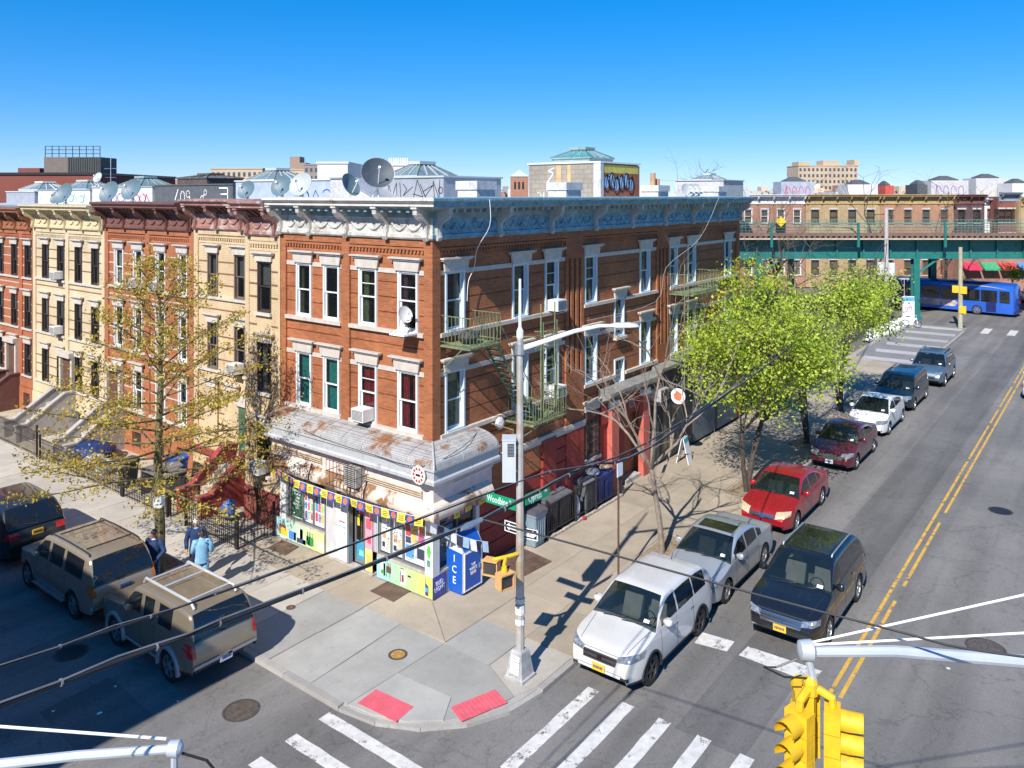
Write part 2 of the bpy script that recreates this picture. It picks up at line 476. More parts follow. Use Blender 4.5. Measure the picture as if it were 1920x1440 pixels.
flat('stop_line', [(2.62, -8.1), (3.14, -8.14), (3.2, -9.98), (2.56, -9.9)], RZ, RPAINT, road)
for dy in (-10.38, -10.62):     # double yellow line, broken where the paint is worn off
    x = 2.4
    while x < 75:
        ln = rnd.uniform(2.5, 6.5)
        flat('lane_line', [(x, dy - .045), (x + ln, dy - .045), (x + ln, dy + .045), (x, dy + .045)], RZ, YPAINT, road)
        x += ln + rnd.choice((.02, .03, .5, 1.1))
for k in range(7):       # far crossing by the elevated line
    x0 = 60.5 + (k % 2) * .2; y = -6.4 - k * 1.9
    flat('crosswalk_stripe', [(x0, y - .3), (x0 + 3.2, y - .3), (x0 + 3.2, y + .3), (x0, y + .3)], RZ, RPAINT, road)
# --- corner pavement
pave = MB().prism([(-4.84, 110)] + [(-1.7 + 3.14 * math.cos(t), -1.8 + 3.14 * math.sin(t)) for t in [rad(180 + 9 * i) for i in range(11)]] + [(62, -4.94), (62, 0), (0, 0), (0, 6.9), (1.2, 6.9), (1.2, 110)], -.165, -.030, 2).build('pavement', KERB, kind='structure')
def slab(poly, mat, gap=.008, name='paving_slab'):
    cx = sum(p[0] for p in poly) / len(poly); cy = sum(p[1] for p in poly) / len(poly)
    q = []
    for x, y in poly:
        d = math.hypot(x - cx, y - cy); q.append((x - (x - cx) / d * gap * 1.4, y - (y - cy) / d * gap * 1.4))
    b = MB(); zt = rnd.uniform(-.004, .0)
    b.prism(q, -.06, zt, 2)
    return b.build(name, mat, pave)
# kerb stones: one row round the corner
kp = [(-5.0, 60 - i * 3.0) for i in range(20)] + [(-5.0, 0.2), (-5.0, -1.8)]
kp += [(-1.7 + 3.3 * math.cos(rad(a)), -1.8 + 3.3 * math.sin(rad(a))) for a in (198, 216, 234, 252, 270)]
kp += [(-.2 + i * 3.0, -5.1) for i in range(21)]
for a, b in zip(kp[:-1], kp[1:]):
    d = Vector((b[0] - a[0], b[1] - a[1], 0)); L_ = d.length; d.normalize(); nrm = Vector((-d.y, d.x, 0))
    low = .085 if (-5.0 < (a[0] + b[0]) / 2 < -1.9 and (a[1] + b[1]) / 2 < -2) else 0.0   # dropped kerb at the ramps
    A = Vector((a[0], a[1], 0)); B = Vector((b[0], b[1], 0)); g_ = d * .006
    m_ = MB(); i0 = nrm * .17
    P_ = [A + g_, B - g_, B - g_ + i0, A + g_ + i0]
    dz = rnd.uniform(-.006, .004) - low * .5
    m_.prism([(p.x, p.y) for p in P_], -.2, dz, 2)
    m_.build('kerb_stone', KERB, pave)
# corner slabs
slab([(-4.82, .74), (-1.64, .98), (-1.66, -.42), (-4.82, -.62)], GREYC)
slab([(-4.82, -.62), (-3.2, -.54), (-3.3, -1.95), (-4.82, -1.9)], GREYC)
slab([(-3.2, -.54), (-1.66, -.42), (-1.66, -1.98), (-3.3, -1.95)], GREYC)
slab([(-4.81, -1.9), (-3.3, -1.95), (-3.2, -3.6), (-3.9, -4.0), (-4.45, -3.35), (-4.72, -2.6)], GREYC)
slab([(-3.3, -1.95), (-1.66, -1.98), (-1.7, -3.5), (-2.3, -4.72), (-2.95, -4.62), (-3.9, -4.0), (-3.2, -3.6)], GREYC)
slab([(-1.66, -1.98), (-.17, -1.98), (-.17, -3.48), (-1.7, -3.5)], GREYC)
slab([(-1.7, -3.5), (-.24, -3.5), (-.24, -4.92), (-1.7, -4.93), (-2.3, -4.72)], PALE)
slab([(-1.64, .98), (-.32, 1.05), (-.32, -.3), (-1.6, -1.95), (-1.66, -.42)], TAN)
slab([(-.32, -.3), (1.7, -.2), (1.7, -2.0), (-1.6, -1.96)], TAN)
def grid(x0, x1, y0, y1, nx, ny, mat, hole=()):
    for i in range(nx):
        for j in range(ny):
            a, b = x0 + (x1 - x0) * i / nx, x0 + (x1 - x0) * (i + 1) / nx
            c, d = y0 + (y1 - y0) * j / ny, y0 + (y1 - y0) * (j + 1) / ny
            if any(a < h[0] < b and c < h[1] < d for h in hole): continue
            slab([(a, c), (b, c), (b, d), (a, d)], mat, .006)
grid(-.17, 1.7, -4.92, -2.0, 1, 2, TAN)
PITS = [(6.6, -4.15), (13.4, -4.15), (20.95, -4.1), (29.5, -4.1)]
for x0, x1 in ((1.7, 5.7), (7.9, 12.6), (14.6, 20.0), (22.2, 28.8), (30.6, 40), (40, 52)):
    n = max(1, round((x1 - x0) / 1.9))
    grid(x0, x1, -4.92, -3.45, n, 1, TAN)
n_ = 26
grid(1.7, 52, -3.45, -1.9, n_, 1, TAN)
grid(1.7, 52, -1.9, -.02, n_, 1, TAN)
SOIL = M('tree_pit_soil', (.26, .20, .13), .95, var=.3, scale=9, bump=.6, bscale=40, stain=(.12, .10, .06), sscale=5)
for x0, x1 in ((5.7, 7.9), (12.6, 14.6), (20.0, 22.2), (28.8, 30.6)):
    flat('tree_pit', [(x0 + .05, -4.9), (x1 - .05, -4.9), (x1 - .05, -3.5), (x0 + .05, -3.5)], -.035, SOIL, pave, .015)
# pale flags up the side street
for j in range(26):
    y = 1.0 + j * 1.62
    if y > 40: break
    for (x0, x1) in ((-4.82, -3.3), (-3.3, -1.75)):
        if x0 < -4 and 5.9 < y < 8.6 and 6.2 < y + .8 < 8.6: continue
        slab([(x0, y), (x1, y + .02), (x1, y + 1.62), (x0, y + 1.62)], PALE if y > 1 else GREYC, .005)
BRK = Mbrick('pit_brick', (.13, .075, .06), (.17, .09, .075), (.06, .05, .045), .2, .1)
for i in range(7):          # brick border of the street tree
    for j in range(8):
        b = MB().box(-4.8 + i * .21, -4.8 + i * .21 + .2, 5.95 + j * .33, 5.95 + j * .33 + .31, -.05, -.012 + rnd.uniform(-.01, .012))
        b.build('brick', M('pit_paver', (.15, .09, .075), .9, var=.3, scale=6), pave)
grid(-1.75, -.33, 1.05, 6.9, 1, 4, TAN)
YARD = M('yard_concrete', (.42, .37, .29), .9, var=.2, scale=1.5, stain=(.25, .22, .18), sscale=3)
MB().box(-1.74, 1.2, 6.92, 60, -.05, -.01).build('front_yard', YARD, kind='structure')
MB().box(-400, -14.2, -4.0, 110, -.17, -.02).build('far_pavement', PALE, kind='structure')
MB().box(-2, 160, -30, -17.0, -.17, -.01).build('opposite_pavement', PALE, kind='structure')
# tactile pads
def tactile(poly, label):
    t = thing('tactile_pad', label, 'tactile paving', (poly[0][0], poly[0][1], 0))
    o = Vector((poly[0][0], poly[0][1], 0)); P_ = [Vector((x, y, 0)) - o for x, y in poly]
    MAT = M('tactile_red', (.60, .10, .13), .7, var=.14, scale=4, stain=(.40, .09, .10), sscale=3, sthr=.6)
    b = MB(); b.prism([(p.x, p.y) for p in P_], -.01, .008, 2); b.build('base', MAT, t)
    dm = MB()
    n, m_ = 18, 11
    for i in range(n):
        for j in range(m_):
            u, v_ = (i + .5) / n, (j + .5) / m_
            p = (P_[0] * (1 - u) + P_[3] * u) * (1 - v_) + (P_[1] * (1 - u) + P_[2] * u) * v_
            dm.lathe([(.016, .008), (.012, .014), (.004, .016)], (p.x, p.y, 0), 6)
    dm.build('dome', MAT, t, kind='stuff')
tactile([(-4.66, -2.06), (-4.06, -2.02), (-3.98, -3.16), (-4.58, -3.22)], 'red tactile pad at the kerb ramp facing the side street')
tactile([(-3.49, -3.83), (-2.38, -4.22), (-2.58, -4.74), (-3.70, -4.34)], 'red tactile pad with a torn corner beside the lamp pole')
# covers
def cover(name, x, y, z, r, mat, label, cat):
    t = thing(name, label, cat, (x, y, z))
    MB().lathe([(r + .05, 0), (r + .05, .006), (r, .007), (r, .002)], n=28).build('ring', M('worn_iron', (.10, .085, .075), .6, .4, var=.25, scale=8), t)
    MB().lathe([(r - .01, .0), (r - .01, .006)], n=28).build('lid', mat, t)
    rib = MB(); k = -r + .08
    while k < r - .05:
        h = math.sqrt(max(0, (r - .05) ** 2 - k * k))
        rib.box(k - .012, k + .012, -h, h, .006, .011); rib.box(-h, h, k - .012, k + .012, .006, .0112)
        k += .075
    rib.build('rib', mat, t)
IRON = M('manhole_iron', (.16, .13, .105), .55, .5, var=.3, scale=9)
cover('manhole_cover', -6.3, -.03, RZ, .36, IRON, 'round brown manhole cover in the sunlit road by the crossing', 'manhole cover')
cover('manhole_cover', -7.6, 5.4, RZ, .36, BLACK, 'dark manhole cover in the shade beside the tan vehicles', 'manhole cover')
cover('manhole_cover', 17.4, -12.2, RZ, .36, BLACK, 'dark manhole cover beyond the yellow line of the avenue', 'manhole cover')
cover('manhole_cover', 6.8, -13.0, RZ, .42, IRON, 'manhole cover in the road just above the signal mast arm', 'manhole cover')
cover('utility_cover', -2.75, -1.4, 0, .19, M('rust_gold', (.42, .24, .07), .7, .2, var=.35, scale=12), 'small round rust gold cover in the corner pavement', 'utility cover')
cover('utility_cover', -2.95, 2.62, 0, .08, M('rust_red', (.2, .09, .06), .8, .2, var=.35, scale=12), 'tiny round reddish cap in the pale pavement', 'utility cover')
def hatch(poly, label):
    t = thing('cellar_hatch', label, 'cellar hatch', (poly[0][0], poly[0][1], 0))
    P_ = [(x - poly[0][0], y - poly[0][1]) for x, y in poly]
    RUST = M('rusty_plate', (.135, .085, .062), .75, .3, var=.3, scale=3, stain=(.20, .12, .08), sscale=2, sthr=.52, bump=.2, bscale=90)
    mid = lambda a, b, k: (a[0] + (b[0] - a[0]) * k, a[1] + (b[1] - a[1]) * k)
    for k0, k1 in ((0, .496), (.504, 1)):
        b = MB(); b.prism([mid(P_[0], P_[1], k0), mid(P_[0], P_[1], k1), mid(P_[3], P_[2], k1), mid(P_[3], P_[2], k0)], .0, .018, 2); b.build('door_leaf', RUST, t)
    h = MB(); c = [sum(p[i] for p in P_) / 4 for i in (0, 1)]
    h.box(c[0] - .05, c[0] + .05, c[1] - .02, c[1] + .02, .018, .028); h.build('handle', IRON, t)
hatch([(-.98, 1.55), (-.26, 1.57), (-.25, .62), (-1.0, .56)], 'rusty cellar hatch in front of the right shop window')
hatch([(-1.09, 6.32), (-.40, 6.45), (-.39, 5.58), (-1.06, 5.42)], 'rusty cellar hatch in front of the green poster window')
hatch([(3.96, -.37), (3.78, -1.57), (2.51, -1.47), (2.66, -.25)], 'large brown cellar hatch behind the lamp pole by the red wall')
# ------------------------------------------------------------------ building kit: windows, cornices, walls
WCACHE = {}
CURT = {'teal': M('teal_curtain', (.02, .25, .22), .8, var=.3, scale=9), 'red': M('red_curtain', (.35, .015, .03), .8, var=.3, scale=9), 'cream': M('cream_curtain', (.55, .5, .4), .8, var=.2, scale=9),
        'blind': M('white_blind', (.6, .6, .58), .7, var=.1, scale=9), 'green': M('green_curtain', (.16, .2, .1), .8, var=.3, scale=6), 'violet': M('violet_curtain', (.16, .06, .12), .8, var=.3, scale=6)}
ROOM = M('dark_room', (.035, .03, .028), .9, var=.5, scale=2)
def win(par, fr, u0, u1, z0, z1, frame=WHITE, curtain=None, depth=.2, lint=None, sill=None, grid=0, name='window', glass=None, lcap=True, split=.5):
    """a sash window as a part of its building: casing and sashes, with panes, curtain, lintel and sill as sub-parts"""
    W, H = round(u1 - u0, 3), round(z1 - z0, 3)
    glass = glass or GLASS
    key = (W, H, frame.name, tuple(fr.u), curtain, depth, grid, split)
    f0 = Fr((0, 0, 0), fr.u, fr.n)
    if key not in WCACHE:
        b = MB(f0); c = .065
        b.box(0, c, -depth, -.012, 0, H); b.box(W - c, W, -depth, -.012, 0, H); b.box(c, W - c, -depth, -.012, H - c, H); b.box(c, W - c, -depth, .01, 0, c * .8)
        zm = H * split
        for (za, zb, d) in ((zm - .02, H - c, -depth + .075), (c * .8, zm + .02, -depth + .035)):
            s_ = .045
            b.box(c, c + s_, d - .035, d, za, zb); b.box(W - c - s_, W - c, d - .035, d, za, zb); b.box(c + s_, W - c - s_, d - .035, d, za, za + s_); b.box(c + s_, W - c - s_, d - .035, d, zb - s_, zb)
            if grid and za > .2:
                for k in range(1, grid + 1): b.box(c + s_, W - c - s_, d - .03, d - .004, za + (zb - za) * k / (grid + 1) - .012, za + (zb - za) * k / (grid + 1) + .012)
        p1 = MB(f0); p1.quad((c, -depth + .058, zm), (W - c, -depth + .058, zm), (W - c, -depth + .058, H - c), (c, -depth + .058, H - c))
        p2 = MB(f0); p2.quad((c, -depth + .018, c), (W - c, -depth + .018, c), (W - c, -depth + .018, zm), (c, -depth + .018, zm))
        r = MB(f0); r.box(.01, W - .01, -depth - .9, -depth - .001, .01, H - .01, 'k')
        # the frame's outward axis is n, so the open side of the room is its w-max face
        cu = None
        if curtain:
            cu = MB(f0); kind, frac = (curtain.split(':') + ['1'])[:2]; frac = float(frac)
            n = 12
            if kind == 'blind':
                zz = H - .07
                zl = H * (1 - frac) + .06
                while zz > zl: cu.quad((.07, -depth - .06, zz), (W - .07, -depth - .06, zz), (W - .07, -depth - .085, zz - .035), (.07, -depth - .085, zz - .035)); zz -= .042
            else:
                for (a, e) in (((.06, W * .5 * frac), (W - W * .5 * frac, W - .06)) if frac < 1 else ((.06, W - .06),)):
                    pts = [(a + (e - a) * i / n, -depth - .08 - .035 * math.sin(i * 2.4) - .01 * (i % 2)) for i in range(n + 1)]
                    for q0, q1 in zip(pts[:-1], pts[1:]): cu.quad((q0[0], q0[1], .05), (q1[0], q1[1], .05), (q1[0], q1[1], H - .06), (q0[0], q0[1], H - .06))
            cu = cu.mesh('curtain', CURT[kind], fix=False)
        WCACHE[key] = (b.mesh(name, frame), p1.mesh('pane', glass, fix=False), p2.mesh('pane', glass, fix=False), r.mesh('room', ROOM, fix=False), cu)
    k = WCACHE[key]
    o = put(name, k[0], par, fr(u0, 0, z0))
    put('pane', k[1], o); put('pane', k[2], o); put('room', k[3], o)
    if k[4]: put('curtain', k[4], o)
    if lint:
        m, hh, ex = lint
        b = MB(f0)
        b.prism([(-ex * .55, H - .005), (W + ex * .55, H - .005), (W + ex, H + hh), (-ex, H + hh)], -.02, .045, 1)
        if lcap:
            b.box(-ex - .08, W + ex + .08, -.02, .10, H + hh, H + hh + .05); b.box(-ex - .12, W + ex + .12, -.02, .15, H + hh + .05, H + hh + .10)
        b.build('lintel', m, o)
    if sill:
        b = MB(f0); b.box(-.06, W + .06, -.1, .09, -.11, -.002); b.build('sill', sill, o)
    return o
CPROF = [(0, 0), (.06, 0), (.10, .05), (.10, .15), (.05, .18), (.05, .60), (.12, .63), (.12, .80), (.16, .84), (.58, .93), (.60, .96), (.66, .98), (.66, 1.06), (.72, 1.09), (.78, 1.14), (.78, 1.21), (0, 1.24)]
def bracket_mesh(f0, mat, zs=1.0, ws=1.0, wd=.17):
    b = MB(f0)
    P_ = [(.04, .02), (.15, -.03), (.20, .08), (.15, .24), (.17, .42), (.30, .55), (.47, .62), (.58, .74), (.60, .92), (.04, .92)]
    b.prism([(x * ws, z * zs) for x, z in P_], -wd / 2, wd / 2, 0)
    P2 = [(.17, .0), (.225, .08), (.175, .24), (.19, .40), (.32, .53), (.49, .60), (.605, .73), (.47, .66), (.28, .58), (.15, .42)]
    b.prism([(x * ws, z * zs) for x, z in P2], -wd / 4, wd / 4, 0)
    b.prism([(.02, .9), (.64 * ws, .9), (.64 * ws, .955 * zs), (.02, .955 * zs)], -wd / 2 - .03, wd / 2 + .03, 0)
    return b.mesh('bracket', mat)
def swag_mesh(f0, mat, W, zs=1.0):
    b = MB(f0)
    n = 10
    for x0, x1 in ((-W / 2, 0), (0, W / 2)):
        pts = [(x0 + (x1 - x0) * i / n, .07, .44 - .17 * math.sin(math.pi * i / n)) for i in range(n + 1)]
        b.tube(pts, [.018 + .022 * math.sin(math.pi * i / n) for i in range(n + 1)], 6)
    for x in (-W / 2, 0, W / 2): b.lathe([(.05, 0), (.05, .03), (.02, .05)], (x, .05, .45), 8, f0.n)
    return b.mesh('garland', mat, smooth=True)
def cornice(par, fr, u0, u1, z0, mats, brackets, zs=1.0, ws=1.0, swags=True, dent=True, ends=(True, True), bmat=None, name='cornice'):
    b = MB(fr); prof = [(x * ws, z0 + z * zs) for x, z in CPROF]
    A = [(u0, x, z) for x, z in prof]; B = [(u1, x, z) for x, z in prof]
    b.loft([A, B], True)
    for e, P_ in ((ends[0], A), (ends[1], B)):
        if e: b.poly(P_)
    b.mi = []
    n = len(prof)
    b.mi = [(1 if 6 <= i <= 9 and len(mats) > 1 else 0) for i in range(n)] + [0] * (len(b.f) - n)
    o = b.build(name, list(mats), par)
    f0 = Fr((0, 0, 0), fr.u, fr.n)
    bm_ = bracket_mesh(f0, bmat or mats[0], zs, ws)
    for u in brackets: put('bracket', bm_, o, fr(u, 0, z0))
    if swags:
        c_ = {}
        for a, e in zip(brackets[:-1], brackets[1:]):
            W = round(abs(e - a) - .5, 1)
            if W < .4: continue
            if W not in c_: c_[W] = swag_mesh(f0, mats[0], W, zs)
            put('garland', c_[W], o, fr((a + e) / 2, 0, z0))
    if dent:
        d = MB(fr); u = u0 + .2
        while u < u1 - .1:
            if min(abs(u - x) for x in brackets) > .2: d.prism([(.11 * ws, z0 + .72 * zs), (.2 * ws, z0 + .70 * zs), (.48 * ws, z0 + .86 * zs), (.48 * ws, z0 + .93 * zs), (.11 * ws, z0 + .9 * zs)], u - .06, u + .06, 0)
            u += .36
        d.build('modillion', mats[-1], o)
    return o
def corbels(par, fr, u0, u1, z, mat, d0=-.07):
    b = MB(fr)
    b.box(u0, u1, d0 - .01, d0 + .075, z + .12, z + .19); b.box(u0, u1, d0 - .01, d0 + .02, z - .1, z - .055)
    u = u0 + .05
    while u < u1 - .05: b.box(u, u + .075, d0 - .01, d0 + .06, z + .03, z + .119); u += .15
    return b.build('corbel_table', mat, par)
# ------------------------------------------------------------------ the corner building
BR_MAIN = Mbrick('orange_brick', (.425, .135, .045), (.30, .088, .031), (.32, .15, .075), var=.34)
CORW = M('cornice_white', (.50, .48, .44), .6, var=.22, scale=3, stain=(.30, .27, .23), sscale=4, sthr=.53, bump=.35, bscale=22)
CORRUST = M('cornice_rust', (.62, .58, .53), .6, var=.15, scale=3, stain=(.33, .15, .06), sscale=1.3, sthr=.6, sw=.08, bump=.2, bscale=22)
CORT = M('cornice_soffit_shade', (.22, .30, .31), .6, var=.25, scale=3, stain=(.13, .20, .22), sscale=4, sthr=.55, bump=.3, bscale=22)  # bluish shade under the overhang, put into the soffit and modillion colour
CORB = M('cornice_avenue_shade', (.13, .28, .36), .6, var=.4, scale=5, stain=(.30, .40, .43), sscale=3, sthr=.55, bump=.5, bscale=22)  # sky-blue shade of the avenue side painted into the cornice colour
FL = Fr((0, 0, 0), (0, 1, 0), (-1, 0, 0))
FC = Fr((0, 0, 0), (1, 0, 0), (0, -1, 0))
main = thing('corner_building', 'orange brick corner building with shop below and pale bracketed cornice', 'building')
LWIN = [(5.50, 6.28), (4.10, 4.88), (2.36, 3.18), (.62, 1.45)]
ZF = ((7.46, 9.26), (4.49, 6.30))
GROOVE = [8.87, 8.41, 7.95, 6.98, 5.90, 5.44, 4.98]
def grooves(rects, u0, u1, d, zs, h=.04):
    for z in zs: rects.append((u0, u1, z - h / 2, z + h / 2, d - .035))
r_ = [(0, 7.1, 3.4, 10.22, 0.0)]
for a, b in ((.34, 3.58), (3.96, 6.81)): r_.append((a, b, 4.2, 9.98, -.07)); grooves(r_, a, b, -.07, GROOVE)
for a, b in LWIN:
    for z0, z1 in ZF: r_.append((a, b, z0, z1, None))
MB(FL).relief(r_, .30).build('wall', BR_MAIN, main, fix=False)
RWIN = [(.59, 1.46), (3.85, 4.70), (5.70, 6.51), (8.24, 9.10), (12.5, 13.36), (15.15, 15.97), (17.02, 17.87), (21.25, 22.07)]
r_ = [(0, 23.13, 3.1, 10.22, 0.0)]
BAYS = ((.34, 6.95), (8.13, 13.95), (15.13, 22.72))
for a, b in BAYS: r_.append((a, b, 3.1, 9.98, -.07)); grooves(r_, a, b, -.07, GROOVE + [4.02, 3.56])
for a in (6.95, 13.95):        # fluted piers
    for k in range(3): r_.append((a + .16 + k * .33, a + .33 + k * .33, 5.1, 9.2, -.09))
for a, b in RWIN:
    for z0, z1 in ZF: r_.append((a, b, z0, z1, None))
r_.append((10.42, 11.18, 5.93, 7.46, None)); r_.append((10.42, 11.18, 4.08, 5.05, None))
MB(FC).relief(r_, .30).build('wall', BR_MAIN, main, fix=False)
REDP = M('red_wall_paint', (.30, .038, .028), .7, var=.2, scale=2, stain=(.19, .028, .022), sscale=1.5, bump=.1, bscale=60)
r_ = [(1.9, 9.25, -.05, 3.1, -.02)]
grooves(r_, 1.9, 9.25, -.02, [.55, 1.05, 1.55, 2.05, 2.55, 2.95])
r_ += [(5.4, 6.2, -.05, 3.1, .09), (6.95, 8.1, -.05, 3.1, .02)]
r_ += [(8.24, 9.15, 1.7, 3.1, None)]
lw = MB(FC); lw.relief(r_, .25); lw.build('painted_wall', REDP, main, fix=False)
bb = MB(FC); bb.box(1.92, 5.38, -.019, .012, 2.15, 3.08); bb.build('brick_field', BR_MAIN, main)
bs = MB(FC); bs.box(1.9, 8.2, -.05, .06, 3.101, 3.24); bs.box(1.9, 8.2, -.05, .03, 3.0, 3.1); bs.build('belt_course', STONE, main)
# mass behind the walls, roof
ROOFM = M('silver_roof', (.50, .51, .52), .6, .2, var=.2, scale=1, stain=(.3, .3, .3), sscale=.6)
mb = MB(); mb.box(.32, 23.1, .32, 7.08, 0, 4.0); mb.box(1.3, 22.0, 1.3, 7.08, 4.0, 11.0)
mb.quad((0, 7.1, 0), (23.13, 7.1, 0), (23.13, 7.1, 11.2), (0, 7.1, 11.2)); mb.quad((23.13, 0, 0), (23.13, 7.1, 0), (23.13, 7.1, 11.2), (23.13, 0, 11.2))
mb.build('core', BR_MAIN, main, fix=False)
MB().box(.01, 23.12, .01, 7.09, 11.0, 11.12).build('roof', ROOFM, main)
# cornice mitred round the corner
z0 = 10.2
prof = [(x, z0 + z) for x, z in CPROF]
cb = MB(); cb.loft([[(-x, 7.08, z) for x, z in prof], [(-x, -x, z) for x, z in prof], [(23.2, -x, z) for x, z in prof]], True)
n = len(prof)
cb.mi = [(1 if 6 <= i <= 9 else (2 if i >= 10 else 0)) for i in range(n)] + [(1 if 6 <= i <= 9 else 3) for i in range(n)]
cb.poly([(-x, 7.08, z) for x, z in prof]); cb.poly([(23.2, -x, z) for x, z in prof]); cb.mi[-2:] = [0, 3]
co = cb.build('cornice', [CORW, CORT, CORRUST, CORB], main)
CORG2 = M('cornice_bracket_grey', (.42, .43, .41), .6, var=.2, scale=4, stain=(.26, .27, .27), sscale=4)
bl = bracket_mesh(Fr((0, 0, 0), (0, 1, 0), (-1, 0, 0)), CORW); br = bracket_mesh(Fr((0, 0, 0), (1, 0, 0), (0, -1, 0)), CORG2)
LB = [.14, 1.82, 3.62, 5.44, 6.98]; RB = [.14, 3.0, 5.9, 8.8, 11.6, 14.5, 17.3, 20.2, 23.0]
for u in LB: put('bracket', bl, co, (0, u, z0))
for u in RB: put('bracket', br, co, (u, 0, z0))
for a, b in zip(LB[:-1], LB[1:]): put('garland', swag_mesh(FL, CORW, round(b - a - .5, 2)), co, (0, (a + b) / 2, z0))
for a, b in zip(RB[:-1], RB[1:]):
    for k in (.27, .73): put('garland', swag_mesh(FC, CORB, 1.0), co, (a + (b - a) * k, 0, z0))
mdl = MB().box(-.5, -.1, -.06, .06, .80, .925).mesh('modillion', CORT); mdr = MB().box(-.06, .06, -.5, -.1, .80, .925).mesh('modillion', CORT)
for k in range(19): put('modillion', mdl, co, (0, .5 + k * .36, z0))
for k in range(62): put('modillion', mdr, co, (.5 + k * .36, 0, z0))
# belt courses at the window heads and sills
def course(fr, m_, u0, u1, za, zb, w1, cuts):
    xs = [u0]
    for a, e in sorted(cuts):
        if a > u0 and e < u1: xs += [a, e]
    xs.append(u1)
    for i in range(0, len(xs), 2): MB(fr).box(xs[i], xs[i + 1], -.09, w1, za, zb).build('belt_course', m_, main)
for zo in (0, -2.97):
    for a, b in ((.34, 3.58), (3.96, 6.81)):
        course(FL, STONEW, a + .003, b - .003, 9.15 + zo, 9.29 + zo, -.035, [(q[0] - .01, q[1] + .01) for q in LWIN])
        course(FL, STONEW, a + .003, b - .003, 7.34 + zo, 7.458 + zo, .05, [])
    for a, b in BAYS:
        course(FC, STONE, a + .003, b - .003, 9.15 + zo, 9.29 + zo, -.035, [(q[0] - .01, q[1] + .01) for q in RWIN])
        cuts = [(10.40, 11.20)] if (zo == 0 and a == 8.13) else ([(10.40, 11.20)] if a == 8.13 else [])
        course(FC, STONE, a + .003, b - .003, 7.34 + zo, 7.458 + zo, .05, cuts)
for a, b in ((.34, 3.58), (3.96, 6.81)): corbels(main, FL, a, b, 9.76, BR_MAIN)
for a, b in BAYS: corbels(main, FC, a, b, 9.76, BR_MAIN)
CU = {(0, 0): 'green:.5', (0, 1): None, (0, 2): 'green:.7', (0, 3): 'violet:.6', (1, 0): 'teal', (1, 1): 'teal', (1, 2): 'red:.95', (1, 3): 'red:.8'}
for k, (a, b) in enumerate(LWIN):
    for j, (z0_, z1_) in enumerate(ZF): win(main, FL, a, b, z0_, z1_, WHITE, CU[(j, k)], depth=.13, lint=(STONEW, .30, .13), grid=1 if k in (2, 3) and j != 1 or (k == 2 and j == 1) else 0)
BLUEF = M('pale_blue_frame', (.55, .64, .68), .5, var=.06)
for k, (a, b) in enumerate(RWIN):
    for j, (z0_, z1_) in enumerate(ZF): win(main, FC, a, b, z0_, z1_, BLUEF, ['cream:.5', 'green', None, 'green:.6'][(k + j) % 4], lint=(STONE, .30, .13), grid=1 if k in (2, 3) else 0)
win(main, FC, 10.42, 11.18, 5.93, 7.46, BLUEF, 'green:.5', lint=(STONE, .30, .11), sill=STONE)
win(main, FC, 10.42, 11.18, 4.08, 5.05, BLUEF, None)
gw = win(main, FC, 8.24, 9.15, 1.7, 3.46, M('brown_frame', (.10, .06, .045), .6), None, lint=(STONE, .3, .08), sill=STONE)
b = MB(FC)
for k in range(10): b.cyl((8.27 + k * .094, .03, 1.72), (8.27 + k * .094, .03, 3.44), .011, n=5)
for z in (1.8, 2.3, 2.85, 3.38): b.box(8.24, 9.15, .02, .045, z - .012, z + .012)
b.build('window_grille', M('grille_rust', (.2, .12, .1), .7, .2), main)
